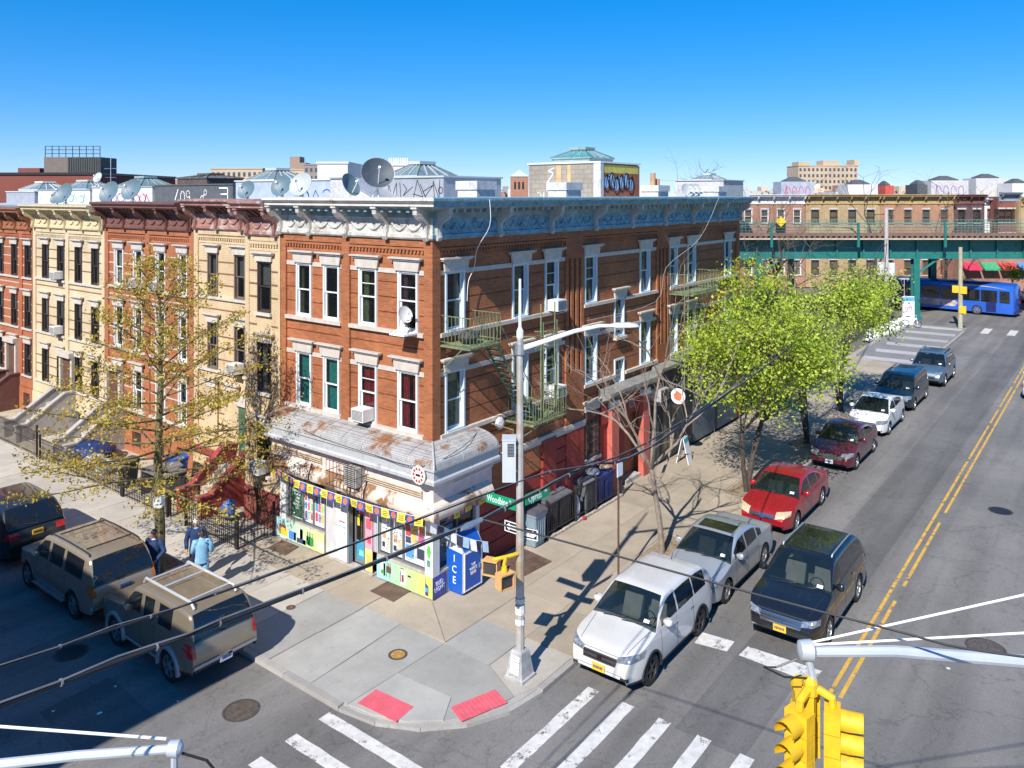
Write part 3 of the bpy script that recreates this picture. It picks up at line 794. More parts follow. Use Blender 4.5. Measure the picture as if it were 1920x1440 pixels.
# ---- storefront
PINK = M('pink_white_paint', (.66, .53, .49), .65, var=.12, scale=3, stain=(.42, .33, .29), sscale=2.5, sthr=.6, bump=.1, bscale=40)
RUSTL = M('rusted_ledge', (.60, .50, .42), .75, var=.15, scale=3, stain=(.22, .115, .05), sscale=.9, sthr=.5, sw=.06, bump=.3, bscale=40)
def Mshingle():
    m, ns, ls, p = newmat('pressed_metal_shingles')
    g = ns.new('ShaderNodeNewGeometry').outputs['Position']
    s = ns.new('ShaderNodeSeparateXYZ'); ls.new(g, s.inputs[0])
    a = node(ns, 'ShaderNodeMath', operation='ADD'); ls.new(s.outputs[0], a.inputs[0]); ls.new(s.outputs[1], a.inputs[1])
    d = node(ns, 'ShaderNodeMath', operation='SUBTRACT'); ls.new(s.outputs[0], d.inputs[0]); ls.new(s.outputs[1], d.inputs[1])
    c = ns.new('ShaderNodeCombineXYZ'); ls.new(a.outputs[0], c.inputs[0]); ls.new(s.outputs[2], c.inputs[1])
    br = ns.new('ShaderNodeTexBrick'); ls.new(c.outputs[0], br.inputs['Vector']); br.inputs['Scale'].default_value = 1
    br.inputs['Brick Width'].default_value = .11; br.inputs['Row Height'].default_value = .045; br.inputs['Mortar Size'].default_value = .008; br.inputs['Mortar Smooth'].default_value = .6
    br.inputs['Color1'].default_value = (.45, .44, .43, 1); br.inputs['Color2'].default_value = (.38, .375, .37, 1); br.inputs['Mortar'].default_value = (.34, .33, .32, 1)
    n = noise(ns, ls, g, .75, 7, .7); r = ramp(ns, [(.53, (0, 0, 0)), (.61, (1, 1, 1))]); ls.new(n.outputs['Fac'], r.inputs[0])
    n2 = noise(ns, ls, g, 9, 5, .7); rr = ramp(ns, [(.3, (.36, .15, .055)), (.7, (.22, .13, .075))]); ls.new(n2.outputs['Fac'], rr.inputs[0])
    col = mix(ns, ls, r.outputs[0], br.outputs['Color'], rr.outputs[0])
    r3 = ramp(ns, [(.45, (1, 1, 1)), (.75, (.66, .65, .64))]); n3 = noise(ns, ls, g, 3, 6, .7); ls.new(n3.outputs['Fac'], r3.inputs[0])
    col = mix(ns, ls, 1, col, r3.outputs[0], 'MULTIPLY')
    ls.new(col, p.inputs['Base Color']); p.inputs['Roughness'].default_value = .6; p.inputs['Metallic'].default_value = .1
    b_ = ns.new('ShaderNodeBump'); b_.invert = True; b_.inputs['Strength'].default_value = .8; b_.inputs['Distance'].default_value = .02
    ls.new(br.outputs['Fac'], b_.inputs['Height']); ls.new(b_.outputs[0], p.inputs['Normal'])
    return m
SHIN = Mshingle()
GUT = M('grey_gutter_metal', (.46, .47, .48), .5, .15, var=.15, scale=4, stain=(.33, .32, .31), sscale=4)
arc = [(.90 * math.sin(rad(t)), 3.98 + .40 * math.cos(rad(t))) for t in range(0, 91, 9)]
def lring(P_, end): return [(-x, 6.75, z) for x, z in P_] if end == 0 else ([(-x, -x, z) for x, z in P_] if end == 1 else [(1.95, -x, z) for x, z in P_])
aw = MB(); aw.loft([lring(arc, k) for k in range(3)], False)
awn = aw.build('shop_canopy', SHIN, main, smooth=True, angle=50)
gp = [(.90, 3.98), (.96, 4.01), (.96, 3.95), (.90, 3.91), (.90, 3.70), (.95, 3.66), (.95, 3.58), (.80, 3.56), (.0, 3.56)]
gm = MB(); gm.loft([lring(gp, k) for k in range(3)], False)
for k, Q_ in ((0, 0), (2, 2)): gm.poly(lring(arc + gp[3:], k))
gm.build('gutter', GUT, awn)
rb = MB()
for k in range(8):
    y = 6.7 - k * .93
    rb.tube([(-(x + .006), y, z + .008) for x, z in arc], .012, 5)
for k in range(3): rb.tube([(.35 + k * .75, -(x + .006), z + .008) for x, z in arc], .012, 5)
rb.build('seam_rib', SHIN, awn)
b = MB(); b.tube([(-(x + .01), -(x + .01), z + .01) for x, z in arc], .03, 6); b.build('hip_ridge', GUT, awn)
b = MB(); b.loft([lring([(.62, 3.57), (.62, 2.70)], k) for k in range(3)], False); b.quad((0, 6.75, 2.7), (-.62, 6.75, 2.7), (-.62, 6.75, 3.57), (0, 6.75, 3.57)); b.quad((1.95, 0, 2.7), (1.95, -.62, 2.7), (1.95, -.62, 3.57), (1.95, 0, 3.57))
b.build('sign_band', PINK, main, fix=False)
lp = [(.61, 2.94), (.68, 2.91), (.78, 2.83), (.85, 2.70), (.86, 2.60), (.80, 2.50), (.28, 2.48)]
b = MB(); b.loft([[(-x, 6.7, z) for x, z in lp], [(-x, -x, z) for x, z in lp], [(1.78, -x, z) for x, z in lp]], False)
for k in (0, 2): b.poly([(-x, 6.7, z) if k == 0 else (1.78, -x, z) for x, z in lp])
led = b.build('shop_ledge', RUSTL, main, smooth=True, angle=40)
b = MB()
for y in (4.5, 2.55, 1.95): b.tube([(-.62, y + .15, 2.97), (-.72, y + .05, 2.92), (-.86, y, 2.76), (-.90, y - .02, 2.5)], .022, 5)
b.build('cable_loop', BLACK, led)
b = MB(FL); b.box(-.3, 6.75, -.02, .28, 2.3, 2.49); b.box(6.42, 6.75, -.02, .28, 0, 2.3); b.box(-.28, .02, .0, .281, .64, 2.3); b.build('shop_frame', M('shop_white', (.62, .62, .60), .5, var=.1, scale=4, stain=(.4, .4, .38), sscale=4), main)
b = MB(FC); b.box(.02, 1.78, .0, .28, 2.3, 2.48); b.box(1.62, 1.78, 0, .28, 0, 2.3); b.build('shop_frame', PINK, main)
ALU = M('window_aluminium', (.30, .31, .32), .4, .6, var=.1)
DKIN = M('shop_interior', (.05, .048, .045), .9, var=.4)
b = MB(); b.box(-.05, 5.0, .05, 6.7, .01, .03); b.quad((.6, .05, 0), (.6, 6.7, 0), (.6, 6.7, 2.45), (.6, .05, 2.45)); b.quad((-.02, 6.41, 0), (.6, 6.41, 0), (.6, 6.41, 2.45), (-.02, 6.41, 2.45)); b.build('shop_interior', DKIN, main, fix=False)
def shopwin(u0, u1, z0, z1, muls, fr=FL, w=.20):
    b = MB(fr); t = .05
    b.box(u0, u1, w - .06, w + .03, z0, z0 + t); b.box(u0, u1, w - .06, w + .03, z1 - t, z1)
    for m_ in [u0] + muls + [u1 - t]: b.box(m_, m_ + t, w - .055, w + .028, z0 + t, z1 - t)
    o = b.build('shop_window', ALU, main)
    xs = [u0] + muls + [u1 - t]
    for a, e in zip(xs[:-1], xs[1:]):
        q = MB(fr); q.quad((a + t, w - .03, z0 + t), (e, w - .03, z0 + t), (e, w - .03, z1 - t), (a + t, w - .03, z1 - t)); q.build('pane', GLASS, o, fix=False)
    return o
CONC = M('shop_sill', (.40, .37, .33), .8, var=.2, scale=6)
swl = shopwin(4.46, 6.40, .72, 2.30, [5.05, 5.58, 6.24])
swr = shopwin(.04, 1.98, .72, 2.30, [.95, 1.45])
swc = shopwin(.02, 1.60, .72, 2.30, [.8], FC)
b = MB(FL); b.box(4.44, 6.75, 0, .275, .64, .71); b.box(-.27, 2.02, 0, .275, .645, .712); b.box(4.45, 6.75, 0, .26, 0, .64); b.box(-.27, 2.0, 0, .26, 0, .645); b.build('shop_sill', CONC, main)
b = MB(FC); b.box(0, 1.62, 0, .275, .643, .711); b.box(0, 1.62, 0, .26, 0, .643); b.build('shop_sill', CONC, main)
# posters and panels: flat printed sheets
PR = {}
def ink(r, g, b_): 
    k = (r, g, b_)
    if k not in PR: PR[k] = M('print_%02x%02x%02x' % k, tuple(c * .82 + .03 for c in srgb(*k)), .6, var=.16, scale=11, stain=tuple(c * .55 + .04 for c in srgb(*k)), sscale=6, sthr=.6)
    return PR[k]
def sheet(par, fr, u0, u1, z0, z1, w, bgc, items=(), name='poster', th=.004):
    if name == 'poster':        # small print and pictures too fine to read
        q_ = random.Random(int(u0 * 977)); items = list(items)
        for _ in range(34): x, y, l_ = q_.uniform(.05, .75), q_.uniform(.04, .95), q_.uniform(.06, .2); g_ = q_.choice(((60, 62, 70), (120, 122, 128), (230, 230, 226), (150, 90, 70), (70, 100, 140))); items.append((g_, R4(x, y, x + l_, y + q_.uniform(.006, .03))))
    """a printed sheet; items are polygons in sheet units (0..1 across from the viewer's left, 0..1 up)"""
    mats = [ink(*bgc)]; b = MB(fr)
    left = u1 if fr is FL else u0
    sg = -1 if fr is FL else 1
    W = abs(u1 - u0); H = z1 - z0
    b.box(u0, u1, w, w + th, z0, z1)
    for i, (col, pts) in enumerate(items):
        m_ = ink(*col)
        if m_ not in mats: mats.append(m_)
        b.m = mats.index(m_)
        b.poly([(left + sg * x * W, w + th + .0012 + .0002 * (i % 7), z0 + y * H) for x, y in pts])
    return b.build(name, mats, par, fix=False)
R4 = lambda x0, y0, x1, y1: [(x0, y0), (x1, y0), (x1, y1), (x0, y1)]
def bottle(x, y, w_, h): return [(x - w_ / 2, y), (x + w_ / 2, y), (x + w_ / 2, y + h * .55), (x + w_ * .16, y + h * .72), (x + w_ * .16, y + h), (x - w_ * .16, y + h), (x - w_ * .16, y + h * .72), (x - w_ / 2, y + h * .55)]
it = []
for k in range(16): it.append(((160 + k * 4, 212 + k, 225 - k * 6), R4(k / 16, 0, (k + 1) / 16, 1)))
for k in range(3): it += [((120, 60, 25), bottle(.09 + k * .045, .35, .05, .5))]
it += [((248, 196, 30), R4(.06, .1, .24, .5)), ((60, 130, 220), R4(.27, .08, .42, .5)), ((150, 205, 245), R4(.27, .5, .42, .82)), ((250, 245, 230), R4(.45, .3, .62, .8)), ((25, 45, 95), R4(.44, .06, .63, .3))]
for k in range(4): it.append(((20, 140, 50), bottle(.66 + k * .035, .15, .045, .66)))
for k in range(4): it.append(((240, 215, 225), bottle(.83 + k * .042, .18, .05, .5)))
it += [((20, 160, 70), R4(.66, .12, .78, .35)), ((252, 252, 252), R4(.81, .12, .97, .3))]
sheet(main, FL, 4.45, 6.92, .03, .66, .277, (190, 225, 150), it, 'beer_panel')
it = []
for k in range(16): it.append(((150 + k * 4, 212, 215 - k * 8), R4(k / 16, 0, (k + 1) / 16, 1)))
it += [((215, 245, 225), R4(.06, .2, .16, .8)), ((20, 150, 70), R4(.08, .25, .14, .45))]
for k in range(5): it.append(((95, 45, 25), bottle(.195 + k * .028, .4, .035, .5)))
it += [((250, 205, 40), R4(.18, .15, .34, .5)), ((245, 150, 30), R4(.24, .2, .33, .4)), ((245, 245, 245), R4(.38, .12, .54, .85)), ((60, 55, 60), R4(.41, .2, .45, .75)), ((150, 30, 40), R4(.46, .25, .5, .6)), ((60, 60, 60), R4(.38, .86, .55, .9))]
it += [((226, 160, 25), R4(.58, .12, .76, .6)), ((120, 70, 20), R4(.57, .6, .77, .68)), ((20, 50, 110), bottle(.86, .08, .14, .8)), ((60, 160, 235), R4(.80, .25, .92, .45))]
sheet(main, FL, -.27, 2.02, .03, .64, .277, (200, 215, 120), it, 'beer_panel')
bp = sheet(main, FC, -.28, .28, .03, .64, .277, (45, 50, 130), [((60, 66, 160), R4(.05, .05, .95, .95))], 'beer_panel')
lettering('BUD\nLIGHT', .19, ink(235, 238, 250), bp, FC(.0, .287, .34), 0, .82, roll=rad(-4))
gp_ = sheet(swl, FL, 5.63, 6.20, .80, 1.98, .185, (8, 98, 52), [((215, 225, 220), R4(.0, .0, 1, .03))])
lettering('Does your\nbroker\noffer\nyou\ncomfort\ntoo?', .135, ink(240, 248, 244), gp_, FL(5.915, .195, 1.42), rad(-90), .9)
rr = random.Random(3)
it = []
PAL = [(90, 60, 130), (120, 210, 190), (225, 80, 90), (60, 150, 200), (230, 90, 130), (150, 205, 90), (205, 60, 70), (110, 150, 210), (240, 180, 70)]
for k in range(9): it.append((PAL[k], R4(.06 + (k % 3) * .31, .68 - (k // 3) * .28, .33 + (k % 3) * .31, .92 - (k // 3) * .28)))
sheet(swl, FL, 4.56, 5.03, .8, 1.95, .185, (238, 240, 245), it)
sheet(swl, FL, 5.10, 5.56, .80, 1.95, .183, (226, 232, 236), [((60, 60, 66), R4(.1, .9, .9, .98))] + [((PAL[k]), R4(.08 + .3 * (k % 3), .1 + .26 * (k // 3), .3 + .3 * (k % 3), .3 + .26 * (k // 3))) for k in range(9)])
it = [((225, 170, 60), R4(.08, .72, .24, .97)), ((80, 90, 100), R4(.3, .78, .45, .97)), ((235, 160, 50), R4(.5, .66, .62, .96)), ((20, 30, 60), R4(.1, .1, .4, .22)), ((200, 150, 110), R4(.12, .3, .5, .45)), ((30, 40, 60), R4(.14, .5, .2, .53)), ((240, 190, 150), R4(.6, .1, .9, .35))]
sheet(swr, FL, 1.02, 1.44, .82, 2.15, .185, (208, 216, 218), it); sheet(swr, FL, 1.52, 1.92, .82, 2.15, .183, (215, 222, 222), it[::-1])
it = [((200, 60, 50), R4(.05, .62, .3, .9)), ((30, 40, 80), R4(.05, .45, .3, .6)), ((235, 190, 90), R4(.36, .5, .6, .95)), ((200, 70, 130), R4(.66, .55, .95, .75)), ((30, 36, 70), R4(.6, .15, .95, .4)), ((70, 150, 210), R4(.05, .1, .45, .4)), ((240, 240, 240), R4(.45, .05, .9, .14)), ((230, 120, 60), R4(.66, .78, .95, .92))]
sheet(swr, FL, .10, .93, .8, 2.0, .183, (196, 200, 208), it)
sheet(swc, FC, .1, .75, .9, 2.0, .165, (70, 84, 92), [((120, 140, 150), R4(.1, .5, .9, .9)), ((60, 60, 70), R4(.1, .1, .6, .4))])
# door bay
b = MB(FL); b.box(3.96, 4.42, .10, .24, .0, 2.29); b.build('grey_panel', M('roller_grey', (.50, .49, .50), .5, var=.1, scale=3), main)
fz = sheet(main, FL, 3.40, 3.95, .05, 2.25, .2, (232, 234, 236), [((70, 72, 80), R4(.08, .82, .46, .97)), ((70, 72, 80), R4(.52, .82, .9, .95)), ((190, 60, 70), R4(.3, .54, .8, .56)), ((150, 190, 190), R4(.02, .47, .95, .49))] + [((170 + int(rr.random() * 50),) * 3, R4(x, y, x + .1, y + .012)) for x, y in [(rr.random() * .8, .04 + rr.random() * .74) for _ in range(70)]], 'menu_board', .04)
b = MB(FL); b.box(3.30, 3.39, .1, .26, 0, 2.3); b.box(2.56, 2.62, .1, .26, 0, 2.3); b.box(2.62, 3.3, .12, .24, 2.12, 2.2); b.build('door_frame', ALU, main)
dr = MB(FL); dr.box(2.63, 2.69, -.02, .03, .05, 2.1); dr.box(3.22, 3.28, -.02, .03, .05, 2.1); dr.box(2.69, 3.22, -.02, .03, .05, .16); dr.box(2.69, 3.22, -.02, .03, 1.98, 2.1)
dr = dr.build('shop_door', ALU, main)
q = MB(FL); q.quad((2.69, .005, .75), (3.22, .005, .75), (3.22, .005, 1.98), (2.69, .005, 1.98)); q.build('pane', GLASS, dr, fix=False)
sheet(dr, FL, 2.69, 3.22, .16, .74, .0, (30, 150, 190), [((120, 205, 225), R4(.2, .2, .7, .5))], 'door_panel')
sheet(dr, FL, 3.08, 3.18, 1.2, 1.55, .012, (235, 215, 40), (), 'sticker'); sheet(dr, FL, 2.85, 3.1, 1.6, 1.66, .012, (220, 40, 50), (), 'sticker')
sheet(main, FL, 2.24, 2.55, .06, 2.2, .24, (240, 160, 175), [((225, 80, 100), R4(.1, .6, .9, .75)), ((250, 225, 130), R4(.0, .0, 1, .32)), ((90, 60, 40), R4(.2, .86, .8, .97)), ((240, 190, 80), R4(.2, .05, .8, .25)), ((230, 60, 90), R4(.3, .4, .8, .5))], 'poster_strip', .02)
b = MB(FL)
for k in range(3): b.cyl((2.05 + k * .07, .22, .72), (2.05 + k * .07, .22, 2.28), .03, n=8)
b.build('roller_post', GREYP, main)
b = MB(FL); b.box(2.2, 4.4, -.3, .3, -.02, .03); b.build('door_step', CONC, main)
sheet(main, FL, -.28, .02, .70, 2.28, .283, (233, 236, 236), [((90, 190, 60), [(.35, .30), (.65, .30), (.8, .42), (.65, .52), (.35, .52), (.2, .42)]), ((60, 150, 110), R4(.25, .14, .7, .26)), ((225, 150, 60), R4(.15, .72, .9, .76))], 'pillar_sheet')
lb = MB()
for k, (y0, y1, z_) in enumerate(((4.15, 6.45, 3.06), (-.2, 2.1, 2.98))):
    for j in range(3): lb.cyl((-.68, y0, z_ + .06 + j * .06), (-.68, y1, z_ + .06 + j * .06), .018, n=6)
    lb.box(-.70, -.62, y0 - .03, y0, z_ + .02, z_ + .22); lb.box(-.70, -.62, y1, y1 + .03, z_ + .02, z_ + .22)
lb.build('tube_light', M('aged_tube', (.45, .36, .25), .6, var=.2, scale=8), main)
lb = MB(); lb.cyl((.15, -.68, 3.3), (1.9, -.70, 3.34), .022, n=6); lb.build('tube_light', WHITE, main)
# entrance portal on the avenue
GREYS = M('weathered_cornice', (.20, .20, .19), .8, var=.25, scale=3, stain=(.33, .31, .24), sscale=2)
REDP2 = M('salmon_pier_paint', (.50, .12, .085), .7, var=.15, scale=2)
b = MB(FC); b.box(9.25, 12.95, -.02, .06, 2.75, 3.55); b.build('portal_frieze', REDP, main)
b = MB(FC); b.prism([(-.02, 3.55), (.1, 3.55), (.14, 3.68), (.44, 3.80), (.52, 3.9), (.52, 4.02), (-.02, 4.12)], 9.2, 13.4, 0); b.build('portal_cornice', GREYS, main)
b = MB(FC); b.box(9.80, 10.32, -.02, .22, 0, 3.3); b.build('portal_pier', REDP2, main); b = MB(FC); b.box(12.32, 12.85, -.02, .22, 0, 3.3); b.build('portal_pier', REDP2, main)
b = MB(FC); b.box(9.77, 10.35, -.02, .26, 3.3, 3.56); b.box(12.29, 12.88, -.02, .26, 3.3, 3.56); b.build('pier_capital', WHITE, main)
b = MB(FC); b.box(9.25, 9.8, -.3, .0, -.05, 2.76); b.box(10.32, 11.1, -.3, -.02, -.05, 2.76); b.build('portal_wall', REDP, main)
b = MB(FC); b.box(11.1, 12.32, -.9, -.6, 0, 2.76); b.build('entrance_door', BLACK, main)
b = MB(FC); b.box(11.1, 12.3, -.6, .1, -.05, .14); b.build('door_step', CONC, main)
sheet(main, FC, 11.4, 11.75, 2.95, 3.3, .062, (150, 150, 155), [((60, 60, 60), R4(.1, .2 + .2 * k, .9, .3 + .2 * k)) for k in range(3)], 'number_plate')
# dark shop fronts further along
DKF = M('black_shopfront', (.03, .03, .032), .5, var=.3, scale=4)
b = MB(FC); b.box(13.0, 23.1, -.3, -.06, -.05, 3.3); b.box(13.0, 23.1, -.06, .12, 3.3, 3.95); b.build('dark_shopfront', DKF, main)
b = MB(FC); b.prism([(-.02, 3.95), (.3, 3.98), (.42, 4.08), (.42, 4.2), (-.02, 4.28)], 13.45, 23.2, 0); b.build('shop_cornice', GREYS, main)
SHUT = M('steel_shutter', (.25, .26, .27), .45, .6, var=.12)
for a, e in ((17.6, 20.0), (20.4, 22.8)):
    b = MB(FC); z = .05
    while z < 2.9: b.prism([(-.06, z), (-.03, z + .02), (-.03, z + .055), (-.06, z + .075)], a, e, 0); z += .08
    b.build('roller_shutter', SHUT, main)
b = MB(FC)
for k in range(9): b.box(13.1 + k * .11, 13.14 + k * .11, .0, .04, 0, 2.5)
for k in range(8):
    b.cyl((13.12 + k * .11, .02, .2), (13.12 + (k + 1) * .11, .02, .6), .01, n=4); b.cyl((13.12 + k * .11, .02, 1.4), (13.12 + (k + 1) * .11, .02, 1.0), .01, n=4)
b.build('scissor_gate', M('gate_steel', (.10, .10, .11), .5, .5), main)
sheet(main, FC, 14.4, 16.6, 2.9, 3.25, .02, (20, 20, 22), [((225, 225, 225), R4(.04 + .13 * k, .2, .13 + .13 * k, .7)) for k in range(7)], 'shop_sign')
sheet(main, FC, 14.5, 16.4, .4, 2.4, -.05, (70, 62, 48), [((120, 104, 75), R4(.1 + .2 * k, .05, .22 + .2 * k, .95)) for k in range(4)], 'shop_front_panel')
# ------------------------------------------------------------------ the row houses up the side street
DKFR = M('dark_brown_frame', (.055, .04, .035), .5, var=.15)
TANFR = M('taupe_frame', (.17, .13, .105), .5, var=.15)
YBR = Mbrick('yellow_brick', (.66, .49, .29), (.60, .44, .25), (.50, .39, .26))
CBR = Mbrick('cream_brick', (.67, .54, .35), (.61, .49, .31), (.53, .43, .29))
RBR = Mbrick('red_brown_brick', (.44, .14, .055), (.36, .11, .04), (.32, .14, .08))
OBR = Mbrick('red_orange_brick', (.45, .135, .05), (.37, .105, .038), (.32, .14, .08))
BRC = M('brown_course', (.20, .10, .05), .8, var=.2)
CMAR = M('maroon_cornice', (.17, .06, .05), .55, var=.2, scale=3, stain=(.30, .17, .15), sscale=3, sthr=.58, bump=.3, bscale=25)
CPINK = M('faded_maroon_cornice', (.30, .15, .125), .6, var=.2, scale=3, stain=(.48, .38, .34), sscale=2.4, sthr=.5, bump=.4, bscale=25)
CBRN = M('brown_cornice', (.16, .07, .055), .55, var=.15, scale=3, bump=.3, bscale=25)
CCRM = M('cream_cornice', (.58, .48, .29), .6, var=.12, scale=3, stain=(.40, .31, .18), sscale=4, sthr=.6, bump=.4, bscale=25)
CORG = M('orange_brown_cornice', (.28, .11, .05), .6, var=.15, scale=3, bump=.3, bscale=25)
def stoop(par, y0, y1, x0, x1, h, mat, smat, n=6):
    """flight of steps rising in +x between two cheek walls"""
    b = MB()
    for k in range(n): b.box(x0 + (x1 - x0) * k / n, x1, y0 + .22, y1 - .22, h * k / n - (.02 if k == 0 else 0), h * (k + 1) / n)
    b.build('steps', smat, par)
    for ya, yb in ((y0, y0 + .22), (y1 - .22, y1)):
        q = MB(); q.prism([(x0 - .35, -.02), (x1 + .9, -.02), (x1 + .9, h + .55), (x1, h + .55), (x0 + .1, .72), (x0 - .35, .72)], ya, yb, 1)
        q.build('stoop_wall', mat, par)
        q = MB(); q.prism([(x0 - .4, .721), (x0 + .1, .721), (x1, h + .551), (x1 + .9, h + .551), (x1 + .9, h + .62), (x1, h + .62), (x0 + .08, .80), (x0 - .4, .80)], ya - .03, yb + .03, 1)
        q.build('stoop_coping', mat, par)
def rowhouse(name, label, y0, y1, xp, brick, cmats, z0, bk, wins, zrows, frame, lintm, coursem, cz, pil, cur, extra=None, basem=None, reveal=.22, zs=1.0):
    t = thing(name, label, 'house', (xp, y0, 0))
    f = Fr((0, 0, 0), (0, 1, 0), (-1, 0, 0)); W = y1 - y0
    zc = z0 + .02
    r = [(0, W, 1.25, zc, 0.0)]
    bays = []
    for a, b in zip(pil[:-1], pil[1:]):
        bays.append((a[1], b[0])); r.append((a[1], b[0], 1.7, zc - .22, -.06))
    ws = [(a - y0, b - y0) for a, b in wins]
    for a, b in ws:
        for q in zrows: r.append((a, b, q[0], q[1], None))
    for (a, b, c, d) in (extra or ()): r.append((a, b, c, d, None))
    MB(f).relief(r, reveal).build('wall', brick, t, fix=False)
    r = [(0, W, -.05, 1.25, .03)] + [(a, b, .25, .95, None) for a, b in ws]
    MB(f).relief(r, .2).build('basement_wall', basem or brick, t, fix=False)
    for a, b in bays:
        corbels(t, f, a, b, zc - .46, brick, -.06)
        for z in cz:
            cuts = [(p - .01, q + .01) for (p, q) in ws if any(zr[0] - .02 < z < zr[1] + .02 for zr in zrows)]
            xs = [a]
            for p, q in sorted(cuts):
                if p > a - .02 and q < b + .02: xs += [p, q]
            xs.append(b)
            for i in range(0, len(xs), 2):
                if xs[i + 1] - xs[i] > .05: MB(f).box(xs[i], xs[i + 1], -.08, -.045, z - .025, z + .025).build('brick_course', coursem, t)
        for zr in zrows:
            MB(f).box(a, b, -.08, .03, zr[0] - .11, zr[0] - .002).build('sill_course', STONE if lintm is STONE else STONEW, t)
    k = 0
    for q in zrows:
        for a, b in ws:
            win(t, f, a, b, q[0], q[1], frame, cur[k % len(cur)], depth=.16, lint=(lintm, .25, .10)); k += 1
    for a, b in ws: 
        g_ = MB(f); g_.box(a, b, -.12, -.10, .25, .95); g_.build('basement_window', ROOM, t)
    cornice(t, f, .12, W - .12, z0, cmats, bk, zs=zs)
    b = MB(); b.box(1.2, 16, .01, W - .01, 0, z0 + .8); b.build('core', brick, t); MB().box(.01, 16.2, .005, W - .005, z0 + .82, z0 + .9).build('roof', ROOFM, t)
    b = MB(); b.quad((0, 0, 0), (16.2, 0, 0), (16.2, 0, z0 + .9), (0, 0, z0 + .9)); b.build('party_wall', brick, t, fix=False)
    return t
CZ = [8.85, 8.39, 7.93, 6.95, 5.9, 5.44, 4.98, 3.3, 2.85, 2.4]
P3 = lambda W: [(0, .3), (W / 2 - .18, W / 2 + .18), (W - .3, W)]
# yellow house: set-back part, then a projecting bay flush with the corner building
ZR = ((7.46, 9.20), (4.55, 6.42), (1.95, 3.75))
yh = rowhouse('yellow_row_house', 'yellow brick row house with maroon cornice next to the corner building', 9.15, 14.5, 1.2, YBR, [CPINK, CMAR], 10.12, [.3, 1.95, 3.6, 5.1], [(12.82, 13.54), (10.95, 11.69)], ZR[:2], TANFR, STONE, BRC, CZ, [(0, .1), (5.05, 5.35)], ['blind:1', 'blind:.6', 'cream:.4', None])
f_ = Fr((0, 0, 0), (0, 1, 0), (-1, 0, 0))
for a, b in ((3.75, 4.4), (2.3, 3.0)): 
    MB(f_).box(a - .12, b + .12, -.02, .02, 1.9, 4.2).build('window_surround', YBR, yh)
    win(yh, Fr((-.03, 0, 0), (0, 1, 0), (-1, 0, 0)), a, b, 2.05, 3.85, TANFR, 'green:.6', depth=.1, lint=(STONE, .2, .08))
b = MB(f_); b.box(1.35, 2.1, .0, .05, 1.3, 3.4); dgo = b.build('entrance_door', M('green_door', (.05, .13, .08), .5, var=.2), yh)
b = MB(f_); b.box(1.2, 2.25, .0, .14, 3.4, 3.75); b.build('door_hood', STONE, yh)
FB = Fr((-1.2, -2.03, 0), (0, 1, 0), (-1, 0, 0))     # bay, local to the yellow house
r = [(0, 2.03, 1.2, 10.1, 0.0), (.12, 1.8, 2.0, 9.9, -.03)]
bw = [(.53, 1.33)]
for q in ((7.40, 9.19), (4.62, 6.36), (1.75, 3.5)): r.append((.53, 1.33, q[0], q[1], None))
bo = MB(FB).relief(r, .2).build('bay_wall', YBR, yh, fix=False)
for q, c_ in zip(((7.40, 9.19), (4.62, 6.36), (1.75, 3.5)), ('blind:.5', 'cream:.8', None)): win(yh, FB, .53, 1.33, q[0], q[1], DKFR, c_, depth=.14, lint=(STONE, .22, .1), sill=STONE)
for z in CZ:
    for a, b in ((.13, .5), (1.36, 1.79)): MB(FB).box(a, b, -.05, -.008, z - .025, z + .025).build('brick_course', BRC, yh)
corbels(yh, FB, .12, 1.8, 9.66, YBR, -.03)
b = MB(FB); b.box(0, 2.03, -.0, .05, -.05, 1.2); b.build('bay_base', M('maroon_base', (.22, .05, .04), .7, var=.2), yh)
b = MB(); b.quad((-1.2, 0, 0), (0, 0, 0), (0, 0, 11.2), (-1.2, 0, 11.2)); b.box(-1.15, 0, -2.02, -.01, 10.95, 11.0); b.build('bay_side', YBR, yh, fix=False)
cornice(yh, FB, .06, 1.95, 10.08, [CPINK, CMAR], [.2, 1.75])
RSTO = M('red_stoop_paint', (.30, .045, .045), .6, var=.2, scale=4); STEP = M('stoop_step', (.42, .37, .30), .8, var=.2, scale=4)
stoop(yh, .95, 2.55, -2.0, -.55, 1.3, RSTO, STEP)
b = MB(f_); b.box(2.6, 5.3, .03, .2, 1.15, 1.35); b.build('red_ledge', RSTO, yh)
b = MB(); b.tube([(-2.0, .98, 1.15), (-.55, .98, 2.35), (.0, .98, 2.35)], .018, 5); b.tube([(-1.3, .98, 1.2), (-1.3, .98, 1.75)], .015, 5); b.tube([(-.5, .98, 1.9), (-.5, .98, 2.35)], .015, 5); b.build('handrail', BLACK, yh)
